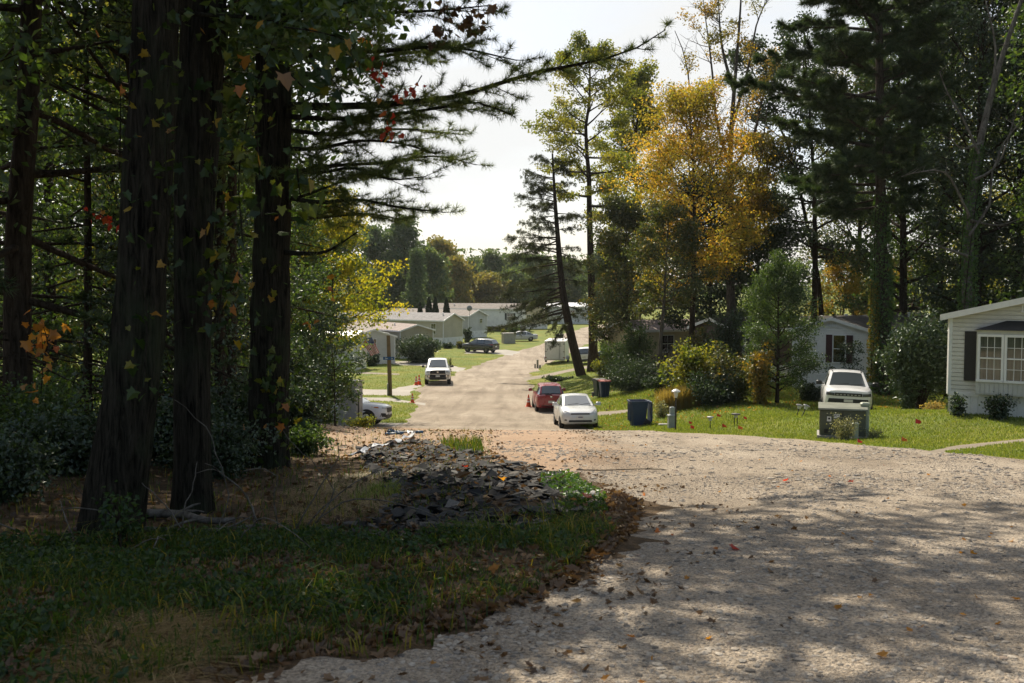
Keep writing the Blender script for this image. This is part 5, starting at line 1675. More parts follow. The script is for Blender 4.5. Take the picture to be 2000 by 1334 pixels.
    if vent:
        x, y = L(width / 2, -.002)
        fo = window(root, (x, y, skirt_h + wall_h + rise * .52), ge, .42, .18, .02, 4, 2, trim, P_panel, .03, False, name='gable_vent')
    for wdw in gwins:
        u, z, w, h = wdw[:4]; x, y = L(u, -.012); window(root, (x, y, z), ge, w, h, **(wdw[4] if len(wdw) > 4 else {}))
    for wdw in wins:
        v, z, w, h = wdw[:4]; x, y = L(-.012, v); window(root, (x, y, z), le, w, h, **(wdw[4] if len(wdw) > 4 else {}))
    if door:
        v, w, h, dm = door
        x, y = L(-.012, v); window(root, (x, y, skirt_h + h / 2 + .05), le, w, h, .04, 1, 1, trim, dm, .06, False, name='door')
    return root, L


rad = math.radians
# the right home
c = W(1852, 800, 30)
hr, Lr = home('mobile_home', 'white home at the right edge with bay window and black shutter', (c[0], 30), rad(-36), 4.35, 16, 2.32, .60, .52, P_white, R_dark, vent=True, gable_m=P_gable, lap=.125, roofvents=())
def bay():
    """projecting bay on the gable of the right home"""
    e = np.array(Lr(1, 0)); o = -np.array(Lr(0, 1)); z0, z1 = .64, 2.66; u0, u1 = .80, 3.74; dp = .30
    q = lambda u, d, z: (e[0] * u + o[0] * d, e[1] * u + o[1] * d, z)
    mb = MB()
    for (za, zb_) in ((z0, 1.02), (2.42, 2.54)):
        V = [q(u, d, z) for z in (za, zb_) for (u, d) in ((u0, .0), (u1, .0), (u1, dp), (u0, dp))]
        mb.add(V, [(0, 3, 2, 1), (4, 5, 6, 7), (0, 1, 5, 4), (1, 2, 6, 5), (2, 3, 7, 6), (3, 0, 4, 7)])
    for u in (u0, u1 - .06):
        V = [q(uu, d, z) for z in (1.02, 2.42) for (uu, d) in ((u, 0), (u + .06, 0), (u + .06, dp), (u, dp))]
        mb.add(V, [(0, 3, 2, 1), (4, 5, 6, 7), (0, 1, 5, 4), (1, 2, 6, 5), (2, 3, 7, 6), (3, 0, 4, 7)])
    k = u0 + .02
    while k < u1 - .05:        # ribs of the panel under the windows
        V = [q(uu, d, z) for z in (z0 + .03, 1.0) for (uu, d) in ((k, dp), (k + .1, dp), (k + .1, dp + .012), (k, dp + .012))]
        mb.add(V, [(0, 3, 2, 1), (4, 5, 6, 7), (0, 1, 5, 4), (1, 2, 6, 5), (2, 3, 7, 6), (3, 0, 4, 7)]); k += .125
    b = mb.build('bay_window', P_panel, hr)
    n = 4; wd = (u1 - u0 - .06) / n
    for i in range(n):
        u = u0 + .03 + wd * (i + .5)
        x, y, z = q(u, dp - .05, 1.72)
        window(b, (x, y, 1.72), e, wd - .15, 1.26, .06, 3, 4, P_trim, G_curt, .07, True)
    rfm = MB(); V = [q(u0 - .06, dp + .08, 2.545), q(u1 + .06, dp + .08, 2.545), q(u1 + .06, 0.02, 2.545), q(u0 - .06, .02, 2.545), q(u0 + .75, .03, 2.82), q(u1 - .75, .03, 2.82)]
    rfm.add(V, [(0, 3, 2, 1), (0, 1, 5, 4), (1, 2, 5), (0, 4, 3), (2, 3, 4, 5)])
    rfm.build('bay_roof', P_black, b)
    sh = MB(); V = [q(u, d, z) for z in (1.0, 2.48) for (u, d) in ((.42, .0), (.76, .0), (.76, .05), (.42, .05))]
    sh.add(V, [(0, 3, 2, 1), (4, 5, 6, 7), (0, 1, 5, 4), (1, 2, 6, 5), (2, 3, 7, 6), (3, 0, 4, 7)])
    for k in range(24):
        V = [q(u, d, z) for z in (1.04 + k * .06, 1.04 + k * .06 + .03) for (u, d) in ((.46, .05), (.72, .05), (.72, .058), (.46, .058))]
        sh.add(V, [(0, 3, 2, 1), (4, 5, 6, 7), (0, 1, 5, 4), (1, 2, 6, 5), (2, 3, 7, 6), (3, 0, 4, 7)])
    sh.build('shutter', P_black, hr)


bay()
# the white home behind the parked suv
c = W(1566, 765, 53)
home('mobile_home', 'white home with maroon shutters behind the parked white suv', (W(1703, 770, 51.5)[0], 51.5), rad(-38), 4.3, 15, 2.35, .75, .62, P_white, R_dark, side=1,
     gwins=[(1.75, 2.15, .62, 1.42, dict(shutters=(P_maroon, (-1, 1)), cols=1, rows=2))], wins=[(5.2, 2.1, .7, 1.0)], door=(3.4, .85, 2.0, simple('brown_door', (.16, .075, .04), .6)))
# beige home behind the trees, with its deck
c = W(1250, 700, 74)
hb, Lb = home('mobile_home', 'beige home half hidden behind the young maple', (W(1246, 700, 72)[0], 72), rad(-66), 4.3, 13, 2.4, .9, .6, P_beige, R_rose, side=1, gwins=[], wins=[(2.5, 2.3, 1.0, 1.2), (6.2, 2.3, 1.0, 1.2)], vent=False)
home('mobile_home', 'dark brown home with white bay window behind the shrubs', (W(1432, 700, 62)[0], 62), rad(-64), 4.3, 12, 2.4, .9, .6, P_brown, R_dark, side=1,
     wins=[(1.6, 2.35, 1.7, 1.25, dict(cols=3, rows=2, out=.25))], vent=False)
# homes on the left
home('mobile_home', 'nearest tan home with rose brown roof and a small gable window', (W(782, 692, 111)[0], 111), rad(34), 4.2, 15, 2.15, .95, .62, P_tan, R_rose,
     gwins=[(2.1, 2.35, .45, .55, dict(cols=1, rows=1))], wins=[(6, 2.2, .9, 1.0)], vent=False, roofvents=((.25, -.2), (.6, -.25)))
home('mobile_home', 'long tan home with grey roof behind the large round bush', (W(866, 673, 130)[0], 130), rad(57), 4.3, 20, 2.3, 1.05, .85, P_cream, R_grey,
     wins=[(1.6, 2.25, .75, 1.35, dict(cols=2, rows=3))], vent=False, roofvents=((.06, -.14), (.55, -.3), (.8, .1)))
home('mobile_home', 'pale grey home with satellite dish right of the long tan home', (W(915, 652, 148)[0], 148), rad(52), 4.3, 18, 2.3, 1.0, .8, P_lgrey, R_brown,
     gwins=[(2.9, 2.5, .6, .6, dict(cols=1, rows=1))], vent=False)
home('mobile_home', 'far white home with shuttered window and long brown roof', (W(1018, 643, 168)[0], 168), rad(80), 4.6, 17, 2.9, .9, .8, P_white, R_brown, skirtm=P_dwood,
     wins=[(1.9, 2.5, 1.0, 1.1, dict(shutters=(P_black, (-1, 1)))), (8, 2.5, 1.0, 1.1)], vent=False)
home('mobile_home', 'far beige gabled home behind the hemlock', (W(1022, 640, 176)[0], 176), rad(20), 4.6, 10, 2.6, .8, .75, P_beige, R_brown, gwins=[(1.0, 2.0, .7, 1.0)], vent=False)
home('mobile_home', 'farthest home with a bright pale roof between the two road trees', (W(1158, 632, 196)[0], 196), rad(84), 4.6, 9, 2.6, .8, .7, P_lgrey, R_metal, wins=[(4, 2.2, .9, 1.0)], vent=False)
hf, Lf = home('mobile_home', 'small pale home with the flag, nearest on the left', (W(691, 700, 103)[0], 103), rad(16), 4.3, 13, 2.25, .65, .72, P_lgrey, R_brown, gwins=[(2.2, 2.0, .3, 1.3, dict(cols=1, rows=3))], vent=False)
home('mobile_home', 'home with glaring pale metal roof behind the big dark bush', (W(690, 690, 94)[0], 94), rad(82), 4.3, 9, 2.3, .8, .5, P_lgrey, R_metal, wins=[(3, 2.2, .9, 1.0)], vent=False, roofvents=())


def porch():
    b = ground_pt(681, 99); root = empty('deck', b); tag(root, 'small orange wood deck beside the flag home', 'deck')
    mb = MB(); mb.box(-.9, .9, -.6, .6, .55, .62)
    mb.build('deck_floor', P_wood, root)
    for x, y in ((-.85, -.55), (.85, -.55), (-.85, .55), (.85, .55)):
        m = MB(); m.box(x - .05, x + .05, y - .05, y + .05, -.3, 1.6); m.build('post', P_wood, root)
    m = MB(); m.box(-.85, .85, -.58, -.53, 1.45, 1.53); m.box(-.85, .85, -.58, -.53, 1.0, 1.05)
    for k in range(9): m.box(-.75 + k * .18, -.71 + k * .18, -.57, -.54, .62, 1.45)
    m.build('railing', P_wood, root)


porch()


def deck_steps():
    b = ground_pt(1302, 68); root = empty('deck', b, .12); tag(root, 'dark wooden deck steps before the beige home', 'deck')
    m = MB(); m.box(.5, 3.4, 0, 1.6, .95, 1.05); m.build('deck_floor', P_dwood, root)
    m = MB()
    for k in range(5): m.box(-1.0 + k * .3, -.68 + k * .3, .1, 1.5, .12 + .2 * k, .17 + .2 * k)
    m.build('stair', P_dwood, root)
    m = MB()
    for y in (.05, 1.5):
        m.prism([(-1.0, .95), (.5, 2.0), (.5, 2.08), (-1.0, 1.03)], 'y', y - .03, y + .03)
        m.prism([(-1.0, -.05), (.5, .95), (.5, 1.05), (-1.0, .10)], 'y', y - .03, y + .03)
        for k in range(9): m.box(-.92 + k * .17, -.88 + k * .17, y - .02, y + .02, .1 + k * .118, 1.0 + k * .118)
    m.box(.5, 3.4, 0.02, .08, 2.0, 2.08)
    for k in range(17): m.box(.55 + k * .17, .59 + k * .17, .03, .07, 1.05, 2.0)
    m.build('railing', P_dwood, root)
    for x in (.5, 1.9, 3.3):
        m = MB(); m.box(x - .06, x + .06, .0, .12, -.3, .95); m.build('post', P_dwood, root)


deck_steps()


def dish():
    p = W(917, 602, 146); b = np.array([p[0], 146, h1(p[0], 146)]); root = empty('satellite_dish', b); tag(root, 'grey satellite dish on a pole before the pale grey home', 'satellite dish')
    h = p[2] - b[2]
    m = MB(); m.tube([(0, 0, -.2), (0, 0, h - .3), (0, -.12, h)], .035, 6); m.build('pole', simple('galvanised', (.35, .35, .34), .45, metal=.6), root)
    m = MB(); prof = [(.02, 0), (.22, .03), (.40, .09), (.41, .12), (.2, .055), (.02, .03)]
    m.lathe(prof, 18, 'y', (0, -.2, h)); o = m.build('dish', simple('dish_grey', (.22, .23, .23), .5), root, True)
    m = MB(); m.tube([(0, -.2, h - .4), (0, -.65, h - .1)], .018, 5); m.box(-.05, .05, -.72, -.62, h - .14, h - .04); m.build('feed_arm', MATS['galvanised'], root)


dish()


def flag():
    b = np.array([XD(708, 97.5), 97.5, 0]); p = W(711, 680, 97.5); b[2] = h1(b[0], 97.5)
    root = empty('flag', b); tag(root, 'striped national flag hanging beside the small pale home', 'flag')
    top = W(711, 664, 97.5) - b
    m = MB(); m.tube([(top[0] - .25, .02, top[2] + .15), (top[0] + .25, 0, top[2] - .3)], .02, 6)
    m.tube([(top[0] - .25, .02, -.2), (top[0] - .25, .02, top[2] + .15)], .03, 6); m.build('pole', MATS['galvanised'], root)
    # cloth: 13 stripes along the hanging length
    red = simple('flag_red', (.55, .02, .03), .7, dirt=.1); wh = simple('flag_white', (.72, .70, .68), .7, dirt=.1); bl = simple('flag_blue', (.03, .05, .17), .7, dirt=.1)
    o0 = np.array([top[0] - .18, 0, top[2] - .05]); U = np.array([.50, 0, .62]) * 0; 
    ax = np.array([.55, 0, -.84]); ay = np.array([.84, 0, .40]) ; ay /= np.linalg.norm(ay)
    n, mm = 13, 16; Ls, Wd = 1.75, 1.15
    V = []; F = []; M = []
    for i in range(n + 1):
        for j in range(mm + 1):
            s = j / mm; u = i / n
            q = o0 + ax * Ls * s + ay * Wd * (u - .1) * (1 - .25 * s)
            q = q + np.array([0, .10 * math.sin(u * 9 + s * 5) * (.3 + s), -.1 * u * u])
            V.append(q)
    for i in range(n):
        for j in range(mm):
            k = i * (mm + 1) + j; F.append((k, k + 1, k + mm + 2, k + mm + 1))
            M.append(2 if (i >= 6 and j < 6) else (0 if i % 2 == 0 else 1))
    mk('cloth', np.array(V), F, [red, wh, bl], root, True, M)
    # stars of the canton
    st = MB()
    for i in range(7, 13):
        for j in range(5):
            q = np.array(V[i * (mm + 1) + j]) + [0.02, -.03, .0]; a5 = np.arange(10) * PI / 5
            st.add([(q[0] + (.028 if k % 2 else .012) * math.cos(a), q[1], q[2] + (.028 if k % 2 else .012) * math.sin(a)) for k, a in enumerate(a5)], [tuple(range(10))])
    st.build('stars', wh, root)


flag()
# ================================================================ vehicles
M_tyre = simple('tyre_rubber', (.016, .016, .016), .85, dirt=.3)
M_rim = simple('alloy', (.42, .42, .42), .35, metal=.7, dirt=.15)
M_plast = simple('black_car_plastic', (.016, .016, .017), .55, dirt=.2)
M_chrome = simple('chrome', (.6, .6, .6), .18, metal=.9, dirt=.05)
M_plate = simple('licence_plate', (.62, .60, .55), .5, dirt=.1)
M_tail = simple('tail_lens', (.30, .012, .012), .2, dirt=.1, coat=.6)
M_amber = simple('amber_lens', (.55, .16, .02), .25, dirt=.1)
M_seat = simple('seat_cloth', (.03, .03, .032), .9)


def paint(name, col, rough=.32, dirt=.12, coat=.7): return simple(name, col, rough, spec=.5, coat=coat, dirt=dirt, dscale=1.6)


_wheel = {}


def wheel_mesh(r, w, style):
    key = (r, w, style)
    if key in _wheel: return _wheel[key]
    m = MB(); m.lathe([(r * .62, -w / 2), (r * .9, -w / 2), (r * .97, -w / 2 + .02), (r, -w / 4), (r, w / 4), (r * .97, w / 2 - .02), (r * .9, w / 2), (r * .62, w / 2), (r * .60, w / 2 - .03), (r * .60, -w / 2 + .03)], 26, 'y')
    t = m.build('wheel', M_tyre, None, True)
    q = MB(); q.lathe([(r * .60, -.03), (r * .62, .0), (r * .55, .005), (r * .53, -.05), (.01, -.05)], 26, 'y', (0, w / 2 - .015, 0), 1)
    n = {'5': 5, '6': 6, 'c': 12}[style]
    for k in range(n):
        a = 2 * PI * k / n; wd = .24 if n <= 6 else .10
        p = []
        for (rr, d) in ((r * .12, wd * 1.1), (r * .54, wd * .75)):
            for s in (-1, 1):
                aa = a + s * d * (.55 if rr < .2 * r else .42)
                p.append((rr * math.cos(aa), rr * math.sin(aa)))
        y0, y1 = w / 2 - .03, w / 2 + .004
        V = [(x, y, z) for y in (y0, y1) for (x, z) in (p[0], p[1], p[3], p[2])]
        q.add(V, [(0, 1, 2, 3), (7, 6, 5, 4), (0, 4, 5, 1), (1, 5, 6, 2), (2, 6, 7, 3), (3, 7, 4, 0)], 0)
    q.lathe([(r * .15, 0), (r * .13, .012), (.01, .014)], 10, 'y', (0, w / 2 - .004, 0), 0)
    rm = q.build('rim', [M_rim, M_plast], t)
    _wheel[key] = t
    for o in (t, rm): COL.objects.unlink(o)
    return t


def car(name, label, cat, px, d, head, S, body, roll=0):
    """S: spec. lower stations (x, zbot, zbelt, halfwidth) nose first; greenhouse stations (x, ztop, halfw_top) with segment kinds"""
    x0 = XD(px, d); h = math.atan2(head[1], head[0]); ex = np.array([math.cos(h), math.sin(h)]); ey = np.array([-ex[1], ex[0]])
    wb = S['wb']; tr = S['W'] / 2 - .1
    zc = {}
    for sx in (-1, 1):
        for sy in (-1, 1):
            p = np.array([x0, d]) + ex * sx * wb / 2 + ey * sy * tr; zc[sx, sy] = h1(*p)
    zf = (zc[1, 1] + zc[1, -1]) / 2; zr = (zc[-1, 1] + zc[-1, -1]) / 2; zl = (zc[1, 1] + zc[-1, 1]) / 2; zrt = (zc[1, -1] + zc[-1, -1]) / 2
    X = Vector((ex[0], ex[1], (zf - zr) / wb)).normalized(); Y = Vector((ey[0], ey[1], (zl - zrt) / (2 * tr) + math.tan(roll)))
    Z = X.cross(Y).normalized(); Y = Z.cross(X).normalized()
    root = empty(name, (x0, d, (zf + zr) / 2 + .005)); tag(root, label, cat)
    root.rotation_euler = Matrix((X, Y, Z)).transposed().to_euler()
    low = S['low']; lx = [-s[0] for s in low]
    def at(x, k): return float(np.interp(-x, lx, [s[k] for s in low]))
    # lower body
    def ring(x, zb, zt, w):
        hgt = zt - zb
        hp = [(0, zb), (w * .80, zb), (w * .955, zb + hgt * .10), (w * .99, zb + hgt * .30), (w, zb + hgt * .52), (w * .985, zb + hgt * .74), (w * .945, zb + hgt * .92), (w * .86, zt), (w * .5, zt + .022), (0, zt + .03)]
        return [(x, y, z) for y, z in hp] + [(x, -y, z) for y, z in hp[-2:0:-1]]
    # refine the stations
    xs = []
    for a, b in zip(low[:-1], low[1:]):
        n = max(1, int(abs(a[0] - b[0]) / .14)); xs += [a[0] + (b[0] - a[0]) * k / n for k in range(n)]
    xs.append(low[-1][0])
    rings = [ring(x, at(x, 1), at(x, 2), at(x, 3)) for x in xs]
    n = len(rings[0]); V = [p for r in rings for p in r]; F = []
    for i in range(len(rings) - 1):
        for j in range(n): F.append((i * n + j, i * n + (j + 1) % n, (i + 1) * n + (j + 1) % n, (i + 1) * n + j))
    F.append(tuple(range(n - 1, -1, -1))); F.append(tuple(range((len(rings) - 1) * n, len(rings) * n)))
    # greenhouse
    gh = S['gh']; kinds = S['kinds']
    belt = lambda x: at(x, 2) + .005; wbase = lambda x: at(x, 3) * .90
    def gring(x, zt, wt):
        zb, w0 = belt(x), wbase(x); hh = zt - zb
        hp = [(w0, zb), (w0 + (wt - w0) * .80, zb + hh * .78), (wt, zb + hh * .93), (wt * .86, zt - .005), (wt * .45, zt + .018 * min(1, hh * 3)), (0, zt + .024 * min(1, hh * 3))]
        return [(x, y, z) for y, z in hp] + [(x, -y, z) for y, z in hp[-2::-1]]
    GR = [gring(*s) for s in gh]; m = len(GR[0])
    faces = {'body': [], 'windshield': [], 'rear_window': [], 'L': [], 'R': []}
    for i, k in enumerate(kinds):
        for j in range(m - 1):
            f = (i * m + j, i * m + j + 1, (i + 1) * m + j + 1, (i + 1) * m + j)
            top = 3 <= j <= m - 5; sd = j == 0 or j == m - 2
            if k == 'w' and top: faces['windshield'].append(f)
            elif k == 'r' and top: faces['rear_window'].append(f)
            elif k in 'gwr' and sd and not (k in 'wr' and S.get('blank_quarter')): faces['L' if j == 0 else 'R'].append(f)
            else: faces['body'].append(f)
    GV = np.array([p for r in GR for p in r])
    b0 = len(V); V += [tuple(p) for p in GV]; F += [tuple(v + b0 for v in f) for f in faces['body']]
    bo = mk('body', np.array(V), F, body, root, True)
    mod = bo.modifiers.new('edges', 'EDGE_SPLIT'); mod.split_angle = rad(38)
    def sub(nm, fs, sm=False):
        u = sorted({v for f in fs for v in f}); mp_ = {v: i for i, v in enumerate(u)}
        return mk(nm, GV[u], [tuple(mp_[v] for v in f) for f in fs], G_car, root, sm)
    for k, nm in (('windshield', 'windshield'), ('rear_window', 'rear_window')):
        if faces[k]: sub(nm, faces[k], True)
    for side in 'LR':
        for i, kd in enumerate(kinds):
            fs = [f for f in faces[side] if f[0] // m == i]
            if fs: sub('side_window', fs)
    # wheels
    wt = wheel_mesh(S['r'], S.get('tw', .21), S.get('rim', '5'))
    for sx in (1, -1):
        for sy in (1, -1):
            c = copy_tree(wt, root)
            c.location = (sx * wb / 2 + S.get('wx', 0), sy * (S['W'] / 2 - S.get('tw', .21) / 2 - .008), S['r'] - .01)
            c.rotation_euler = (0, 0, 0 if sy > 0 else PI)
            if S.get('steer') and sx > 0: c.rotation_euler[2] += S['steer']
            a = MB(); xx = sx * wb / 2 + S.get('wx', 0); R1, R2 = S['r'] * S.get('arch', 1.17), S['r'] * .80
            yv = sy * (at(xx, 3) * S.get('archy', .985))
            Va = []; Fa = []; K = 22
            for q in range(K + 1):
                an = -.12 + (PI + .24) * q / K
                for (rr, oo) in ((R1, .006), (R1, -.10), (R2, -.10), (R2, .0)):
                    Va.append((xx + rr * math.cos(an), yv + sy * oo, max(.12, S['r'] + rr * math.sin(an))))
            for q in range(K):
                for e in range(4): Fa.append((q * 4 + e, q * 4 + (e + 1) % 4, q * 4 + 4 + (e + 1) % 4, q * 4 + 4 + e))
            a.add(Va, Fa); a.build('wheel_arch', M_plast, root)
    # patches that follow the body surface at the nose or tail
    def end_x(y, z, end):
        rng_ = np.arange(low[0][0], low[-1][0], -.01) if end > 0 else np.arange(low[-1][0], low[0][0], .01)
        for x in rng_:
            zb, zt, w = at(x, 1), at(x, 2), at(x, 3)
            if zb - .02 <= z <= zt + .04:
                s = (z - zb) / max(.05, zt - zb)
                ww = w * float(np.interp(s, [0, .1, .3, .52, .74, .92, 1.05], [.82, .955, .99, 1, .985, .945, .80]))
                if abs(y) <= ww: return x
        return rng_[0]
    def patch(nm, quad, mat, end=1, out=.012, nu=6, nv=3, th=.05):
        """quad of (y,z) corners; becomes a thin shell pressed on the nose or tail"""
        Q = np.array(quad, float); V = []; F = []
        for i in range(nu + 1):
            for j in range(nv + 1):
                u, v = i / nu, j / nv
                p = (1 - u) * (1 - v) * Q[0] + u * (1 - v) * Q[1] + u * v * Q[2] + (1 - u) * v * Q[3]
                x = end_x(p[0], p[1], end); V.append((x + end * out, p[0], p[1])); V.append((x - end * th, p[0], p[1]))
        id_ = lambda i, j, k: 2 * (i * (nv + 1) + j) + k
        for i in range(nu):
            for j in range(nv):
                F.append((id_(i, j, 0), id_(i + 1, j, 0), id_(i + 1, j + 1, 0), id_(i, j + 1, 0)))
        per = [(i, 0) for i in range(nu)] + [(nu, j) for j in range(nv)] + [(i, nv) for i in range(nu, 0, -1)] + [(0, j) for j in range(nv, 0, -1)]
        for a_, b_ in zip(per, per[1:] + per[:1]): F.append((id_(*a_, 0), id_(*b_, 0), id_(*b_, 1), id_(*a_, 1)))
        return mk(nm, np.array(V), F, mat, root)
    for p in S.get('patches', []):
        nm, quad, mat, end = p[:4]; kw = p[4] if len(p) > 4 else {}
        patch(nm, quad, mat, end, **kw)
        if kw.get('mirror') is None and nm in ('headlight', 'tail_light', 'fog_light', 'turn_signal', 'headlight_lens'):
            patch(nm, [(-y, z) for y, z in quad], mat, end, **kw)
    # mirrors
    mx, mz = S['mirror']
    for sy in (1, -1):
        m_ = MB(); w0 = at(mx, 3); m_.bbox(mx - .09, mx + .05, min(sy * (w0 + .03), sy * (w0 + .24)), max(sy * (w0 + .03), sy * (w0 + .24)), mz - .07, mz + .09, .03)
        m_.box(mx - .03, mx + .02, min(sy * (w0 - .06), sy * (w0 + .05)), max(sy * (w0 - .06), sy * (w0 + .05)), mz - .05, mz - .01)
        m_.build('mirror', S.get('mirror_m', body), root)
    # door handles and seams
    for sy in (1, -1):
        for hx in S.get('handles', []):
            z = at(hx, 1) + (at(hx, 2) - at(hx, 1)) * .80; y = sy * at(hx, 3) * .985
            m_ = MB(); m_.box(hx - .1, hx + .1, min(y - sy * .02, y + sy * .022), max(y - sy * .02, y + sy * .022), z - .015, z + .015); m_.build('door_handle', S.get('handle_m', body), root)
        for sx_ in S.get('seams', []):
            m_ = MB(); pts = []
            for s in np.linspace(.12, .97, 9):
                zb, zt, w = at(sx_, 1), at(sx_, 2), at(sx_, 3)
                pts.append((sx_, sy * w * (float(np.interp(s, [0, .1, .3, .52, .74, .92, 1], [.80, .955, .99, 1, .985, .945, .86])) + .001), zb + s * (zt - zb)))
            m_.tube(pts, .006, 4); m_.build('door_seam', M_plast, root)
    if S.get('rails'):
        for sy in (1, -1):
            m_ = MB(); m_.tube([(gh[1][0] - .1, sy * .52, gh[1][1] + .0), (gh[1][0] - .2, sy * .54, gh[1][1] + .06), (gh[-2][0] + .3, sy * .54, gh[-2][1] + .06), (gh[-2][0] + .2, sy * .52, gh[-2][1])], .018, 6); m_.build('roof_rail', M_plast, root)
    if S.get('wiper'):
        for y in (-.45, .1):
            g0, g1 = gh[0], gh[1]
            m_ = MB(); m_.tube([(g0[0] - .03, y, g0[1] + .045), (g0[0] - .1, y + .5, g0[1] + .10)], .010, 4); m_.build('wiper', M_plast, root)
    return root


PRIUS = dict(W=1.73, wb=2.70, r=.315, wx=-.03, tw=.19, rim='c',
    low=[(2.23, .34, .60, .42), (2.21, .27, .66, .60), (2.12, .22, .72, .74), (1.95, .19, .80, .81), (1.6, .18, .90, .85), (1.2, .18, .97, .862), (.9, .18, 1.0, .865), (-.4, .18, .96, .865), (-1.4, .18, 1.03, .86), (-1.85, .22, 1.06, .83), (-2.12, .28, 1.02, .77), (-2.22, .38, .92, .68)],
    gh=[(1.22, .99, .70), (.30, 1.40, .585), (-.15, 1.485, .60), (-.22, 1.488, .60), (-.95, 1.44, .585), (-1.03, 1.43, .58), (-2.0, 1.10, .60)], kinds='wgpgpr',
    patches=[('headlight', [(.42, .66), (.76, .70), (.74, .86), (.50, .76)], G_lens, 1, dict(out=.01)), ('grille', [(-.42, .635), (.42, .635), (.40, .69), (-.40, .69)], M_plast, 1, dict(out=.012)),
             ('grille_bar', [(-.44, .70), (.44, .70), (.43, .72), (-.43, .72)], M_chrome, 1, dict(out=.014)), ('air_intake', [(-.52, .30), (.52, .30), (.50, .39), (-.50, .39)], M_plast, 1, dict(out=.012)),
             ('licence_plate', [(-.16, .44), (.16, .44), (.16, .60), (-.16, .60)], M_plate, 1, dict(out=.03)), ('plate_text', [(-.10, .495), (.10, .495), (.10, .54), (-.10, .54)], simple('plate_ink', (.12, .12, .2), .6), 1, dict(out=.034, nu=2, nv=1)),
             ('fog_light', [(.60, .36), (.70, .37), (.69, .43), (.60, .42)], M_plast, 1)],
    mirror=(.78, 1.05), handles=[-.35, -1.15], seams=[.72, -.18, -1.05], wiper=True)
P_silver = paint('pale_silver_paint', (.62, .63, .62), .30)
car('hatchback_car', 'pale silver hatchback parked nose to the viewer on the gravel', 'car', 1124, 45.8, (.045, -1), PRIUS, P_silver)

VERSA = dict(W=1.70, wb=2.60, r=.305, tw=.19, rim='c',
    low=[(2.12, .32, .70, .5), (2.05, .24, .80, .70), (1.8, .2, .90, .80), (1.2, .19, 1.0, .845), (-1.4, .19, 1.02, .85), (-1.85, .24, 1.02, .82), (-2.05, .30, .98, .77), (-2.13, .38, .92, .70)],
    gh=[(1.25, 1.0, .70), (.45, 1.44, .585), (.0, 1.52, .60), (-.08, 1.525, .60), (-.95, 1.50, .595), (-1.05, 1.495, .59), (-1.72, 1.44, .56), (-2.02, 1.05, .62)], kinds='wgpgpgr',
    patches=[('tail_light', [(.60, .72), (.80, .70), (.78, 1.0), (.66, .92)], M_tail, -1, dict(out=.015)), ('licence_plate', [(-.17, .52), (.17, .52), (.17, .65), (-.17, .65)], M_plate, -1, dict(out=.02)),
             ('bumper_step', [(-.70, .33), (.70, .33), (.70, .40), (-.70, .40)], M_plast, -1, dict(out=.012)), ('badge', [(-.05, .84), (.05, .84), (.05, .92), (-.05, .92)], M_chrome, -1, dict(out=.014, nu=2, nv=2)),
             ('reflector', [(-.62, .45), (-.42, .45), (-.42, .48), (-.62, .48)], M_tail, -1, dict(out=.013)), ('rear_wiper', [(-.03, .985), (.34, .99), (.34, 1.01), (-.03, 1.01)], M_plast, -1, dict(out=.03))],
    mirror=(.85, 1.06), handles=[-.3, -1.1], seams=[.75, -.06, -1.0])
car('hatchback_car', 'red hatchback seen from behind beside the orange cone', 'car', 1071, 57, (-.045, 1), VERSA, paint('red_paint', (.30, .018, .03), .28))

TUNDRA = dict(W=2.03, wb=3.7, r=.40, tw=.27, rim='5',
    low=[(2.95, .50, 1.02, .78), (2.92, .42, 1.12, .90), (2.75, .38, 1.18, .97), (2.3, .38, 1.22, 1.0), (1.5, .38, 1.26, 1.01), (.2, .40, 1.24, 1.01), (-.9, .42, 1.26, 1.01), (-2.6, .5, 1.27, 1.0), (-2.85, .55, 1.26, .98)],
    gh=[(1.55, 1.27, .82), (.75, 1.84, .70), (.3, 1.93, .71), (.22, 1.935, .71), (-.6, 1.93, .70), (-.68, 1.92, .70), (-.95, 1.26, .80)], kinds='wgpgpr',
    patches=[('grille', [(-.60, .86), (.60, .86), (.56, 1.14), (-.56, 1.14)], M_plast, 1, dict(out=.03)), ('grille_bar', [(-.62, .83), (.62, .83), (.62, .86), (-.62, .86)], M_chrome, 1, dict(out=.04)),
             ('headlight', [(.62, .92), (.94, .95), (.92, 1.12), (.62, 1.08)], G_lens, 1, dict(out=.02)), ('bumper', [(-.98, .58), (.98, .58), (.96, .80), (-.96, .80)], M_plast, 1, dict(out=.06, nu=10)),
             ('bumper_end', [(.62, .60), (.96, .62), (.95, .80), (.62, .80)], M_chrome, 1, dict(out=.075)), ('bumper_end', [(-.96, .62), (-.62, .60), (-.62, .80), (-.95, .80)], M_chrome, 1, dict(out=.075)),
             ('fog_light', [(.72, .66), (.84, .66), (.84, .74), (.72, .74)], M_plast, 1, dict(out=.085)), ('licence_plate', [(-.16, .62), (.16, .62), (.16, .76), (-.16, .76)], M_plate, 1, dict(out=.08)),
             ('emblem', [(-.07, .95), (.07, .95), (.07, 1.05), (-.07, 1.05)], M_chrome, 1, dict(out=.04, nu=2, nv=2)), ('skid_panel', [(-.85, .40), (.85, .40), (.9, .57), (-.9, .57)], M_plast, 1, dict(out=.02))],
    mirror=(1.15, 1.34), mirror_m=M_plast, handles=[.0, -.6], seams=[1.0, .25, -.75], wiper=True)
P_wht = paint('white_paint', (.78, .78, .77), .30)
car('pickup_truck', 'white pickup truck with black grille facing the viewer on the left', 'pickup truck', 854.5, 79, (.075, -1), TUNDRA, P_wht)

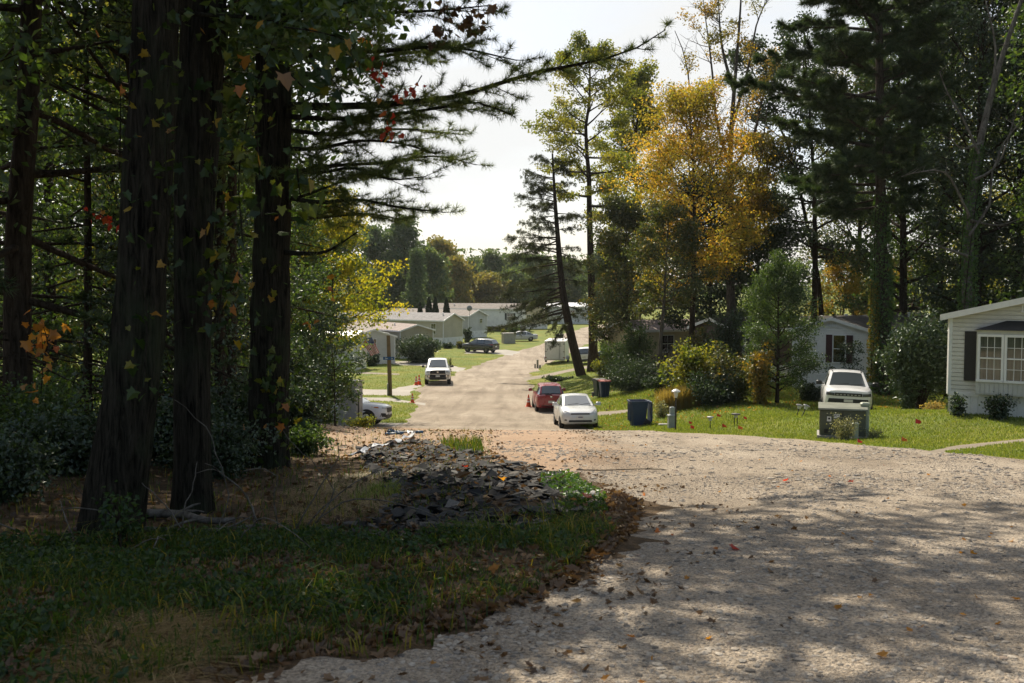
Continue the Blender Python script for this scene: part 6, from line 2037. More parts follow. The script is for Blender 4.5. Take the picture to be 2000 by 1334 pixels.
CROSS = dict(W=1.80, wb=2.67, r=.355, tw=.23, rim='5', arch=1.22, archy=1.0, wx=.02,
    low=[(2.24, .42, .80, .52), (2.20, .34, .88, .68), (2.05, .28, .95, .80), (1.7, .26, 1.01, .87), (1.1, .25, 1.07, .90), (-1.4, .25, 1.10, .90), (-1.9, .30, 1.10, .86), (-2.15, .36, 1.02, .78)],
    gh=[(1.15, 1.08, .74), (.35, 1.55, .60), (-.1, 1.60, .61), (-.18, 1.605, .61), (-1.0, 1.59, .60), (-1.1, 1.585, .60), (-1.6, 1.52, .58), (-2.0, 1.12, .66)], kinds='wgpgpgr',
    patches=[('headlight', [(.48, .76), (.78, .80), (.80, .89), (.54, .86)], G_lens, 1, dict(out=.015)), ('turn_signal', [(.80, .82), (.845, .85), (.845, .90), (.80, .89)], M_amber, 1, dict(out=.012)),
             ('grille', [(-.42, .62), (.42, .62), (.46, .84), (-.46, .84)], M_plast, 1, dict(out=.02)), ('air_intake', [(-.62, .30), (.62, .30), (.58, .52), (-.58, .52)], M_plast, 1, dict(out=.02)),
             ('fog_light', [(.60, .40), (.80, .44), (.80, .60), (.62, .58)], M_plast, 1, dict(out=.02)), ('licence_plate', [(-.16, .50), (.16, .50), (.16, .62), (-.16, .62)], M_plate, 1, dict(out=.03))],
    mirror=(.85, 1.14), handles=[-.3, -1.15], seams=[.78, -.12, -1.05], rails=True)
car('crossover_car', 'white crossover car nosing out behind the grey cabinet', 'car', 667, 46.6, (1, -.10), CROSS, P_wht)

SUV = dict(W=1.82, wb=2.64, r=.36, tw=.23, rim='5', arch=1.2, archy=.995, wx=.02,
    low=[(2.20, .46, .90, .62), (2.18, .36, 1.0, .76), (2.08, .30, 1.05, .84), (1.75, .28, 1.09, .89), (1.15, .27, 1.13, .905), (-1.4, .27, 1.15, .905), (-1.9, .32, 1.15, .87), (-2.15, .38, 1.08, .80)],
    gh=[(1.22, 1.13, .78), (.45, 1.60, .62), (.05, 1.655, .63), (-.03, 1.66, .63), (-.9, 1.64, .62), (-1.0, 1.635, .62), (-1.65, 1.57, .60), (-2.05, 1.17, .68)], kinds='wgpgpgr',
    patches=[('headlight', [(.50, .82), (.80, .84), (.80, .95), (.50, .93)], simple('dark_headlamp', (.05, .055, .06), .15, dirt=.1, coat=.8), 1, dict(out=.02)), ('grille', [(-.49, .82), (.49, .82), (.49, .94), (-.49, .94)], M_plast, 1, dict(out=.018)),
             ('air_intake', [(-.74, .57), (.74, .57), (.70, .72), (-.70, .72)], M_plast, 1, dict(out=.02)), ('bumper_trim', [(-.60, .50), (.60, .50), (.60, .55), (-.60, .55)], M_chrome, 1, dict(out=.03)),
             ('licence_plate', [(-.16, .60), (.16, .60), (.16, .70), (-.16, .70)], M_plate, 1, dict(out=.04)), ('skid_panel', [(-.62, .34), (.62, .34), (.66, .48), (-.66, .48)], M_plast, 1, dict(out=.015))]
            + [('grille_slot', [(-.44 + k * .13, .85), (-.36 + k * .13, .85), (-.36 + k * .13, .89), (-.44 + k * .13, .89)], MATS['galvanised'], 1, dict(out=.024, nu=1, nv=1)) for k in range(7)],
    mirror=(.92, 1.20), mirror_m=M_plast, handles=[-.2, -1.05], seams=[.85, -.05, -1.0], rails=True, wiper=True)
car('suv_car', 'white suv with black grille parked tilted on the lawn behind the transformer box', 'suv', 1653, 39.3, (-.28, -1), SUV, P_wht, roll=rad(-3.4))

CRV = dict(W=1.79, wb=2.62, r=.345, tw=.22, rim='5',
    low=[(2.22, .40, .86, .58), (2.15, .32, .94, .76), (1.7, .28, 1.04, .87), (1.1, .27, 1.09, .895), (-1.5, .27, 1.10, .895), (-2.0, .32, 1.08, .86), (-2.22, .38, 1.0, .80)],
    gh=[(1.25, 1.09, .76), (.40, 1.60, .62), (.0, 1.66, .63), (-.08, 1.662, .63), (-.95, 1.66, .63), (-1.05, 1.658, .63), (-1.85, 1.56, .60), (-2.15, 1.12, .70)], kinds='wgpgpgr',
    patches=[('tail_light', [(.66, .98), (.86, .98), (.84, 1.08), (.70, 1.08)], M_tail, -1, dict(out=.02)), ('licence_plate', [(-.17, .70), (.17, .70), (.17, .84), (-.17, .84)], M_plate, -1, dict(out=.02)), ('bumper_step', [(-.8, .40), (.8, .40), (.8, .56), (-.8, .56)], M_plast, -1, dict(out=.02))],
    mirror=(.9, 1.16), handles=[-.25, -1.1], seams=[.8, -.04, -1.0], rails=False)
car('dark_suv_car', 'dark green black suv parked on the grass by the tan home', 'suv', 938, 120, (-.86, .5), CRV, paint('black_green_paint', (.012, .02, .018), .22, .1))

SEDAN = dict(W=1.78, wb=2.72, r=.32, tw=.2, rim='5',
    low=[(2.36, .36, .62, .5), (2.30, .26, .70, .70), (1.9, .21, .80, .83), (1.2, .20, .90, .88), (-1.3, .20, .94, .88), (-2.0, .24, .96, .85), (-2.3, .30, .92, .76), (-2.38, .40, .84, .66)],
    gh=[(1.30, .91, .72), (.45, 1.36, .57), (.0, 1.42, .58), (-.08, 1.42, .58), (-.75, 1.38, .57), (-.85, 1.37, .57), (-1.75, .98, .66)], kinds='wgpgpr',
    patches=[('headlight', [(.45, .60), (.74, .64), (.74, .74), (.50, .70)], G_lens, 1, dict(out=.015)), ('grille', [(-.4, .5), (.4, .5), (.4, .6), (-.4, .6)], M_plast, 1, dict(out=.012)), ('tail_light', [(.5, .72), (.78, .72), (.78, .84), (.55, .84)], M_tail, -1, dict(out=.015))],
    mirror=(.85, .98), handles=[-.25, -1.1], seams=[.8, -.04, -.95])
car('sedan_car', 'silver sedan parked side on across the lawn behind the hemlock branches', 'car', 1017, 141, (-1, -.08), SEDAN, paint('silver_paint', (.50, .49, .46), .3))
car('dark_sedan_car', 'dark blue sedan half hidden by shrubs right of the two road trees', 'car', 1190, 99, (-1, .12), SEDAN, paint('dark_blue_paint', (.012, .018, .028), .22))
car('white_suv_car', 'white suv seen between the two road trees', 'suv', 1143, 98, (.10, 1), CRV, P_wht)


def trailer():
    d = 103; b = ground_pt(1084, d); root = empty('cargo_trailer', b, -.04); tag(root, 'white enclosed cargo trailer at the road edge', 'trailer')
    slope = math.atan((h1(b[0] + .3, d + 2) - h1(b[0], d)) / 2)
    root.rotation_euler = (slope + .02, 0, -.17)
    wm = simple('trailer_white', (.66, .64, .60), .45, dirt=.12)
    m = MB(); m.bbox(-1.05, 1.05, 0, 3.7, .45, 2.35, .05); m.build('body', wm, root)
    m = MB(); m.box(-1.1, 1.1, -.03, 3.72, 2.352, 2.40); m.build('roof', simple('trailer_roof_white', (.78, .77, .74), .4), root)
    m = MB(); m.box(-.95, .95, -.035, -.002, .55, 2.22); m.build('door', wm, root)
    gm = MATS['galvanised']
    m = MB()
    for x in (-1.0, 1.0): m.box(x - .05, x + .05, -.04, -.003, .42, 2.36)
    m.box(-.95, .95, -.04, -.004, 2.24, 2.34); m.box(-1.05, 1.05, -.05, -.004, .40, .53); m.build('frame_trim', simple('trailer_trim', (.52, .51, .48), .4, metal=.4), root)
    for x in (.45, .52):
        m = MB(); m.tube([(x, -.06, .6), (x, -.06, 2.15)], .018, 6); m.build('lock_bar', gm, root)
    for (x, z) in ((-.93, 2.1), (-.93, 1.3), (-.93, .7), (.93, 2.1), (.93, 1.3), (.93, .7)):
        m = MB(); m.box(x - .1, x + .1, -.05, -.034, z - .03, z + .03); m.build('hinge', M_plast, root)
    for x in (-1.0, 1.0):
        m = MB(); m.box(x - .05, x + .05, -.055, -.041, .62, .74); m.build('tail_light', M_tail, root)
    m = MB(); m.box(-.12, .12, -.05, -.037, 2.27, 2.30); m.build('marker_light', M_tail, root)
    wt = wheel_mesh(.33, .2, '5')
    for sx in (-1, 1):
        c = copy_tree(wt, root); c.location = (sx * 1.17, 1.75, .33); c.rotation_euler = (0, 0, -PI / 2 if sx > 0 else PI / 2)
        m = MB(); Va = []; Fa = []
        for q in range(13):
            a = PI * q / 12
            for (rr, xx) in ((.42, 1.06), (.42, 1.30), (.39, 1.30), (.39, 1.06)): Va.append((sx * xx, 1.75 + rr * 1.15 * math.cos(a), .33 + rr * math.sin(a)))
        for q in range(12):
            for e in range(4): Fa.append((q * 4 + e, q * 4 + (e + 1) % 4, q * 4 + 4 + (e + 1) % 4, q * 4 + 4 + e))
        m.add(Va, Fa); m.build('fender', gm, root)
    m = MB(); m.prism([(-.6, 3.7), (.6, 3.7), (.06, 4.8), (-.06, 4.8)], 'z', .42, .5); m.tube([(0, 4.6, -.0), (0, 4.6, .6)], .03, 6); m.build('tongue', M_plast, root)


trailer()
# ================================================================ smaller things
M_navy = simple('navy_bin_plastic', (.008, .028, .080), .5, dirt=.25)
M_bgreen = simple('dark_green_bin_plastic', (.012, .035, .025), .5, dirt=.25)
M_redlid = simple('red_lid_plastic', (.30, .035, .028), .5, dirt=.2)
M_blk = MATS['black_car_plastic']
M_galv = MATS['galvanised']
M_cab = simple('green_grey_cabinet', (.075, .085, .058), .55, dirt=.2, dscale=2)
M_ped = simple('pale_green_pedestal', (.33, .36, .27), .55, dirt=.2)
M_conc = simple('concrete', (.34, .32, .29), .9, dirt=.3, dscale=6, bump=.4)
M_gcab = simple('grey_meter_cabinet', (.38, .37, .34), .55, dirt=.3, dscale=2.5)
M_gbox = simple('grey_utility_box', (.26, .30, .29), .55, dirt=.2)
M_corange = simple('cone_orange', (.70, .085, .012), .5, dirt=.15)
M_cwhite = simple('reflective_white', (.72, .70, .68), .4, dirt=.15)
M_fred = simple('marker_flag_red', (.62, .03, .025), .6, dirt=.1)
M_foran = simple('marker_flag_orange', (.75, .17, .03), .6, dirt=.1)
M_fblue = simple('marker_flag_blue', (.04, .05, .22), .6, dirt=.1)
M_sblue = simple('street_sign_blue', (.012, .085, .24), .5, dirt=.15)
M_lampw = simple('lamp_shade_white', (.55, .55, .52), .4, dirt=.1)


def wheelie_bin(name, label, px, d, rz, body, lidm, open_lid=False, s=1.0, tilt=0, zoff=0):
    b = ground_pt(px, d); b[2] += zoff; root = empty(name, b, rz); tag(root, label, 'wheeled bin'); root.scale = (s, s, s)
    def ringr(w, dp, z): # rounded rectangle
        c = .07; return [(x, y, z) for x, y in ((-w + c, -dp), (w - c, -dp), (w, -dp + c), (w, dp - c), (w - c, dp), (-w + c, dp), (-w, dp - c), (-w, -dp + c))]
    m = MB(); lv = [(.25, .27, .06), (.28, .31, .5), (.31, .36, .98), (.34, .39, 1.0), (.34, .39, 1.06)]
    V = [p for l in lv for p in ringr(*l)]; F = [tuple(range(7, -1, -1))]
    for k in range(len(lv) - 1):
        for j in range(8): F.append((k * 8 + j, k * 8 + (j + 1) % 8, k * 8 + 8 + (j + 1) % 8, k * 8 + 8 + j))
    # open rim and inner wall
    inner = [p for p in ringr(.30, .35, 1.06)] + [p for p in ringr(.25, .28, .3)]; o = len(V); V += inner
    for j in range(8):
        F.append((o - 8 + j, o - 8 + (j + 1) % 8, o + (j + 1) % 8, o + j)); F.append((o + j, o + (j + 1) % 8, o + 8 + (j + 1) % 8, o + 8 + j))
    F.append(tuple(range(o + 8, o + 16)))
    m.add(V, F)
    for x in (-.18, 0, .18): m.box(x - .02, x + .02, -.375, -.30, .25, .92)
    m.build('body', body, root)
    m = MB()
    if open_lid:     # the lid hangs down behind the handle side
        m.bbox(-.36, .36, .46, .52, .22, 1.04, .02); m.box(-.30, .30, .52, .54, .30, .96)
    else:
        m.prism([(-.37, 1.065), (.46, 1.065), (.46, 1.10), (.25, 1.16), (-.2, 1.16), (-.37, 1.11)], 'x', -.365, .365)
    m.build('lid', lidm, root)
    m = MB(); m.tube([(-.28, .38, .98), (-.28, .47, 1.0), (.28, .47, 1.0), (.28, .38, .98)], .018, 6); m.build('handle', body, root)
    for sx in (-1, 1):
        m = MB(); m.lathe([(.14, -.04), (.155, -.02), (.155, .02), (.14, .04)], 16, 'x', (sx * .27, .33, .15)); m.lathe([(.07, -.045), (.07, .045)], 10, 'x', (sx * .27, .33, .15)); m.build('wheel', M_blk, root)
    return root


wheelie_bin('trash_bin', 'big navy blue bin with its lid hanging open at the road edge', 1247, 42.6, rad(-86), M_navy, M_navy, True, 1.08, zoff=-.02)
wheelie_bin('trash_bin', 'dark green bin with black lid under the big trees', 1171, 60.5, rad(20), M_bgreen, M_blk, False, .98)
wheelie_bin('trash_bin', 'navy bin with red lid under the big trees', 1181.5, 59.4, rad(8), M_navy, M_redlid, False, .92)
wheelie_bin('trash_bin', 'far dark bin standing on the grass by the road bend', 1094, 136, rad(30), M_blk, M_blk, False, 1.1)


def cone(label, px, d, s=1.0, rz=0, tilt=0):
    b = ground_pt(px, d); root = empty('traffic_cone', b, rz); tag(root, label, 'traffic cone', 'orange traffic cones by the gravel road'); root.scale = (s, s, s)
    m = MB(); m.bbox(-.19, .19, -.19, .19, -.02, .04, .02); m.build('base', M_corange, root)
    prof = [(.15, .04), (.125, .16), (.108, .26), (.09, .36), (.075, .45), (.06, .54), (.03, .72), (.012, .725)]
    m = MB()
    for k in range(len(prof) - 1):
        m.lathe(prof[k:k + 2], 16, 'z', m=0)
    m.build('body', M_corange, root)
    for (z0, r0, z1, r1) in ((.27, .108, .36, .0915), (.45, .0765, .53, .0635)):
        m = MB(); m.lathe([(r0, z0), (r1, z1)], 16, 'z'); m.build('reflective_band', M_cwhite, root)
    root.rotation_euler = (tilt, 0, rz)


cone('orange cone on the gravel beside the red hatchback', 1032.5, 58.5, 1.0)
cone('taller right cone of the pair by the white pickup', 818, 76.5, 1.1, .3)
cone('left cone of the pair by the white pickup', 812, 76.2, .98, .1, .08)
cone('lone orange cone at the lawn corner below the pole', 804.5, 61.2, .80, .5)


def marker(label, px, py, d, mat, s=1.0, lying=False, seed=0):
    rng = R(900 + seed); g = G(px, py) if d is None else (XD(px, d), d)
    b = np.array([g[0], g[1], h1(*g)]); s *= .72; root = empty('marker_flag', b, rng.rand() * 1.0 - .5); tag(root, label, 'marker flag', 'small marker flags on the lawn')
    hgt = .36 * s if not lying else .05
    m = MB(); m.tube([(0, 0, -.05), (.01, 0, hgt + .02)] if not lying else [(-.3, 0, .02), (.25, 0, .04)], .004, 4); m.build('wire', M_galv, root)
    V = []; F = []; n = 5
    for i in range(n + 1):
        for j in range(4):
            u, v = i / n, j / 3
            V.append((.01 + u * .20 * s, .03 * math.sin(u * 6 + v * 2 + seed) * u, hgt - v * .16 * s * (1 - .45 * u) - .12 * s * u * rng.uniform(.7, 1.0)))
    for i in range(n):
        for j in range(3): F.append((i * 4 + j, (i + 1) * 4 + j, (i + 1) * 4 + j + 1, i * 4 + j + 1))
    o = mk('flag', np.array(V), F, mat, root)
    md = o.modifiers.new('thickness', 'SOLIDIFY'); md.thickness = .003


FL = [(1345, 833, M_fred, 'small red marker flag, the upper one right beside the lamp post', .8), (1348, 845, M_fred, 'red marker flag near the gravel edge right of the lamp post', 1.0),
      (1400, 820, M_fred, 'red marker flag farthest up the lawn before the dark shrub', 1.0), (1410, 842, M_fred, 'red marker flag between the two nearest path lights', .95),
      (1441, 846, M_foran, 'orange marker flag on the lawn just below the double path light', .95), (1452, 824, M_fred, 'thin red marker flag right of the double path light', .8),
      (1787, 838, M_fred, 'large bright red marker flag on the lawn before the right home', 1.15), (1674, 872, M_fred, 'red marker flag drooping at the road edge below the transformer box', .7),
      (1760, 871, M_foran, 'orange marker flag leaning near the road edge below the white suv', .85), (1300, 814, M_fblue, 'small blue marker flag left of the lamp post', .6)]
for i, (px, py, m, lab, s) in enumerate(FL): marker(lab, px, py, None, m, s, seed=i)


def path_light(label, px, py, n=1, lean=0):
    g = G(px, py); b = np.array([g[0], g[1], h1(*g)]); root = empty('path_light', b); tag(root, label, 'path light', 'path lights on the right lawn')
    root.rotation_euler = (0, lean, 0)
    for k in range(n):
        x = (k - (n - 1) / 2) * .10
        m = MB(); m.tube([(x, 0, -.1), (x, 0, .30)], .017, 6); m.build('stake', M_blk, root)
    m = MB(); w = .07 * n
    m.lathe([(.05, .28), (.075, .37), (.075, .385)], 12, 'z', (0, 0, 0)); m.build('lens', M_lampw, root)
    m = MB(); m.lathe([(.12 if n == 1 else .155, .385), (.11 if n == 1 else .15, .42), (.02, .44)], 14, 'z'); m.build('cap', M_blk if n > 1 else M_galv, root)


path_light('single small path light nearest the lamp post', 1387, 838)
path_light('double staked path light with a dark cap', 1437, 832, 2)
path_light('leaning path light left of the white suv, the left one of two', 1556, 814, 1, .25)
path_light('leaning path light left of the white suv, the right one of two', 1566, 814, 1, .42)


def lamp_post():
    g = G(1319.5, 841); b = np.array([g[0], g[1], h1(*g)]); root = empty('lamp_post', b); tag(root, 'thin black yard lamp post with white lantern at the lawn edge', 'lamp post')
    h = W(1319, 760, g[1])[2] - b[2]
    m = MB(); m.tube([(0, 0, -.2), (0, 0, h - .3)], .032, 8); m.build('pole', M_blk, root)
    m = MB(); m.lathe([(.05, h - .30), (.085, h - .12), (.09, h - .10)], 12, 'z'); m.build('lantern', M_lampw, root)
    m = MB(); m.lathe([(.16, h - .10), (.15, h - .06), (.05, h), (.01, h + .01)], 14, 'z'); m.build('cap', M_lampw, root)


lamp_post()


def util_pedestal():
    g = G(1312, 838); b = np.array([g[0], g[1], h1(*g)]); root = empty('utility_pedestal', b, .1); tag(root, 'low grey utility pedestal beside the lamp post', 'utility box')
    m = MB(); m.bbox(-.14, .14, -.12, .12, -.1, .50, .03); m.build('body', M_gbox, root)
    m = MB(); m.bbox(-.06, .12, .02, .16, -.1, .80, .02); m.build('riser', M_gbox, root)
    m = MB(); m.bbox(-.155, .155, -.135, .135, .48, .53, .02); m.build('cap', M_gbox, root)
    g = G(1297, 831); b = np.array([g[0], g[1], h1(*g)]); root = empty('flat_stone', b); tag(root, 'flat stone slab lying on the lawn left of the utility pedestal', 'stone slab')
    m = MB(); m.bbox(-.22, .2, -.15, .15, -.03, .07, .02); m.build('slab', M_conc, root)


util_pedestal()


def transformer():
    d = 27.2; b = ground_pt(1649, d); root = empty('transformer_box', b, rad(-17)); tag(root, 'green grey transformer box on a concrete pad before the white suv', 'transformer box')
    zt = W(1650, 793, d)[2] - b[2]; w = .60
    m = MB(); m.box(-w - .06, w + .06, -.48, .55, -.25, .10); m.build('pad', M_conc, root)
    m = MB(); m.bbox(-w, w, -.42, .50, .10, zt - .06, .03); m.build('cabinet', M_cab, root)
    m = MB(); m.prism([(-.48, zt - .065), (-.47, zt - .02), (-.35, zt + .012), (.52, zt + .03), (.54, zt - .03), (.53, zt - .065)], 'x', -w - .035, w + .035); m.build('lid', simple('pale_cabinet_top', (.17, .18, .135), .5, dirt=.25), root)
    m = MB(); m.box(-.01, .01, -.432, -.421, .14, zt - .1); m.build('door_seam', M_blk, root)
    for (x, z, a, h) in ((-.35, zt - .30, .055, .10), (-.12, zt - .20, .04, .05), (-.20, zt - .22, .03, .07)):
        m = MB(); m.box(x - a, x + a, -.428, -.4215, z - h / 2 - .03, z + h / 2); m.build('sticker', M_cwhite, root)
        m = MB(); m.box(x - a * .5, x + a * .5, -.4305, -.4285, z - h * .3, z + h * .2); m.build('sticker_mark', M_blk, root)
    m = MB(); m.box(-.48, -.38, -.44, -.421, .16, .28); m.build('latch', M_blk, root)
    g = (XD(1693, 27.0), 27.0); b = np.array([g[0], g[1], h1(*g)]); root = empty('utility_pedestal', b, -.2); tag(root, 'tall pale green cable pedestal at the right side of the transformer box', 'utility box')
    h = W(1693, 786, 27)[2] - b[2]
    m = MB(); m.bbox(-.11, .11, -.10, .10, -.1, h - .08, .025); m.build('body', M_ped, root)
    m = MB(); m.bbox(-.125, .125, -.115, .115, h - .08, h, .03); m.build('cap', M_ped, root)
    g = (XD(1675, 26.3), 26.3); b = np.array([g[0], g[1], h1(*g)]); root = empty('utility_stub', b, .1); tag(root, 'short pale utility stub among the weeds before the transformer box', 'utility box')
    m = MB(); m.bbox(-.07, .07, -.06, .06, -.1, .42, .02); m.build('body', M_ped, root)
    m = MB(); m.bbox(-.08, .08, -.07, .07, .40, .45, .02); m.build('cap', M_ped, root)
    shrub('weed_clump', 'pale flowering weeds growing in front of the transformer box', 1655, 26.1, 806, 78, L_pweed, 1500, .038, 905, depth=.28, nst=16, lob=10, cat='weeds', barkm=simple('weed_stem', (.12, .13, .06), .8), sig=.14)
    shrub('weed_clump', 'low pale weeds right of the transformer box stub', 1712, 26.4, 834, 44, L_pweed, 500, .036, 906, depth=.2, nst=9, lob=7, cat='weeds', barkm=MATS['weed_stem'], sig=.14)


transformer()


def post_and_sign():
    d = 67; b = ground_pt(761, d); root = empty('sign_post', b); tag(root, 'tall wooden post with blue street sign and white lamp head', 'sign post')
    top = W(758.5, 655, d) - b
    m = MB(); m.tube([(0, 0, -.3), (top[0] * .5, 0, top[2] * .5), (top[0], 0, top[2])], [.15, .14, .125], 10); m.build('post', P_post, root)
    m = MB(); m.tube([(top[0] + .08, 0, top[2] - .1), (top[0] + .02, -.02, top[2] + .08), (top[0] - .24, -.06, top[2] + .16)], [.06, .09, .06], 8)
    m.prism([(top[0] - .34, top[2] + .20), (top[0] - .02, top[2] + .17), (top[0] + .06, top[2] + .04), (top[0] - .12, top[2] + .06)], 'y', -.12, .06); m.build('lamp_head', simple('lamp_head_white', (.72, .72, .70), .4, dirt=.1), root)
    s = W(760.5, 699.5, d) - b
    m = MB(); m.bbox(s[0] - .40, s[0] + .36, -.185, -.165, s[2] - .10, s[2] + .10, .004); sg = m.build('sign', M_sblue, root)
    # white lettering, raised on the plate, left and right of the post
    L = MB(); hgt = .085
    def strokes(x, segs):
        for (x0, z0, x1, z1) in segs:
            dx, dz = x1 - x0, z1 - z0; ln = math.hypot(dx, dz); nx, nz = -dz / ln * .008, dx / ln * .008
            q = [(x + x0 + nx, z0 + nz), (x + x1 + nx, z1 + nz), (x + x1 - nx, z1 - nz), (x + x0 - nx, z0 - nz)]
            L.add([(u, y, s[2] - .045 + v) for y in (-.190, -.186) for (u, v) in q], [(0, 1, 2, 3), (7, 6, 5, 4), (0, 4, 5, 1), (1, 5, 6, 2), (2, 6, 7, 3), (3, 7, 4, 0)])
    E = [(0, 0, 0, .09), (0, .09, .05, .09), (0, .045, .04, .045), (0, 0, .05, 0)]
    l_ = [(0, 0, 0, .09)]; m_ = [(0, 0, 0, .055), (0, .055, .03, .04), (.03, .04, .03, 0), (.03, .045, .06, .05), (.06, .05, .06, 0)]
    D = [(0, 0, 0, .09), (0, .09, .035, .075), (.035, .075, .045, .045), (.045, .045, .035, .012), (.035, .012, 0, 0)]; r_ = [(0, 0, 0, .055), (0, .04, .03, .055)]
    strokes(s[0] - .26, E); strokes(s[0] - .185, l_); strokes(s[0] - .16, m_)
    strokes(s[0] + .17, D); strokes(s[0] + .24, r_)
    L.build('lettering', M_cwhite, sg)
    m = MB(); m.box(-.18, -.10, -.25, -.12, -.1, .8); m.build('conduit', M_galv, root)


post_and_sign()


def meter_cabinet():
    d = 44.6; b = ground_pt(688, d); root = empty('meter_cabinet', b, rad(-24)); tag(root, 'tall weathered grey meter cabinet beside the white crossover car', 'utility cabinet')
    h = W(695, 741, d)[2] - b[2]
    m = MB(); m.bbox(-.62, .38, -.30, .22, -.2, h - .06, .02); m.build('cabinet', M_gcab, root)
    m = MB(); m.prism([(-.36, h - .06), (-.36, h - .03), (-.05, h), (.27, h - .03), (.27, h - .06)], 'x', -.68, .44); m.build('roof', simple('pale_metal_cap', (.62, .60, .55), .4, metal=.2, dirt=.2), root)
    m = MB(); m.box(.382, .40, -.26, .17, .4, h - .12); m.build('door', M_gcab, root)
    m = MB(); m.box(.40, .425, -.08, .02, 1.5, 1.62); m.box(.40, .43, -.22, -.16, .5, 1.6); m.build('latch', M_blk, root)
    m = MB(); m.tube([(.52, -.12, -.2), (.52, -.12, 1.0)], .022, 6); m.build('conduit', M_galv, root)
    for x in (-.35, .0):
        m = MB(); m.lathe([(.09, -.03), (.10, .0), (.08, .03), (.02, .05)], 14, 'y', (x, -.33, h - .45)); m.build('meter', G_dark, root)


meter_cabinet()


def gray_box_far():
    d = 136; b = ground_pt(993, d); root = empty('utility_box', b, .35); tag(root, 'low tan grey utility box before the silver sedan', 'utility box')
    m = MB(); m.bbox(-.85, .85, -.5, .5, -.2, 1.35, .05); m.build('cabinet', simple('tan_grey_box', (.34, .32, .27), .6, dirt=.2), root)
    m = MB(); m.bbox(-.9, .9, -.55, .55, 1.34, 1.43, .04); m.build('lid', MATS['tan_grey_box'], root)
    d = 98; b = ground_pt(1050, d); root = empty('wooden_post', b); tag(root, 'short weathered post at the grass edge beside the trailer', 'post')
    m = MB(); m.bbox(-.10, .10, -.1, .1, -.2, .85, .02); m.build('post', simple('weathered_wood', (.30, .28, .24), .8, dirt=.3), root)
    m = MB(); m.bbox(-.32, -.16, -.08, .08, -.1, .42, .02); m.bbox(.14, .34, -.08, .08, -.1, .32, .02); m.build('block', MATS['weathered_wood'], root)
    d = 112; b = ground_pt(752, d * .983); root = empty('meter_box', (b[0], b[1], b[2])); 
    root.location = (XD(765, 108.8), 108.8, h1(XD(765, 108.8), 108.8)); tag(root, 'grey green meter box standing beside the nearest tan home', 'utility box')
    m = MB(); m.bbox(-.22, .22, -.15, .15, -.2, 1.55, .03); m.build('body', M_gbox, root)
    m = MB(); m.lathe([(.10, -.03), (.11, .01), (.02, .05)], 12, 'y', (0, -.17, 1.25)); m.build('meter', G_dark, root)
    d = 52; b = ground_pt(1192, d); root = empty('iron_stub', b); tag(root, 'short rusty iron stub on the lawn right of the silver hatchback', 'post')
    m = MB(); m.tube([(0, 0, -.1), (0, 0, .24)], .03, 6); m.bbox(-.2, .06, -.06, .06, -.04, .04, .01); m.build('stub', simple('rusty_iron', (.10, .05, .03), .8, dirt=.4), root)


gray_box_far()


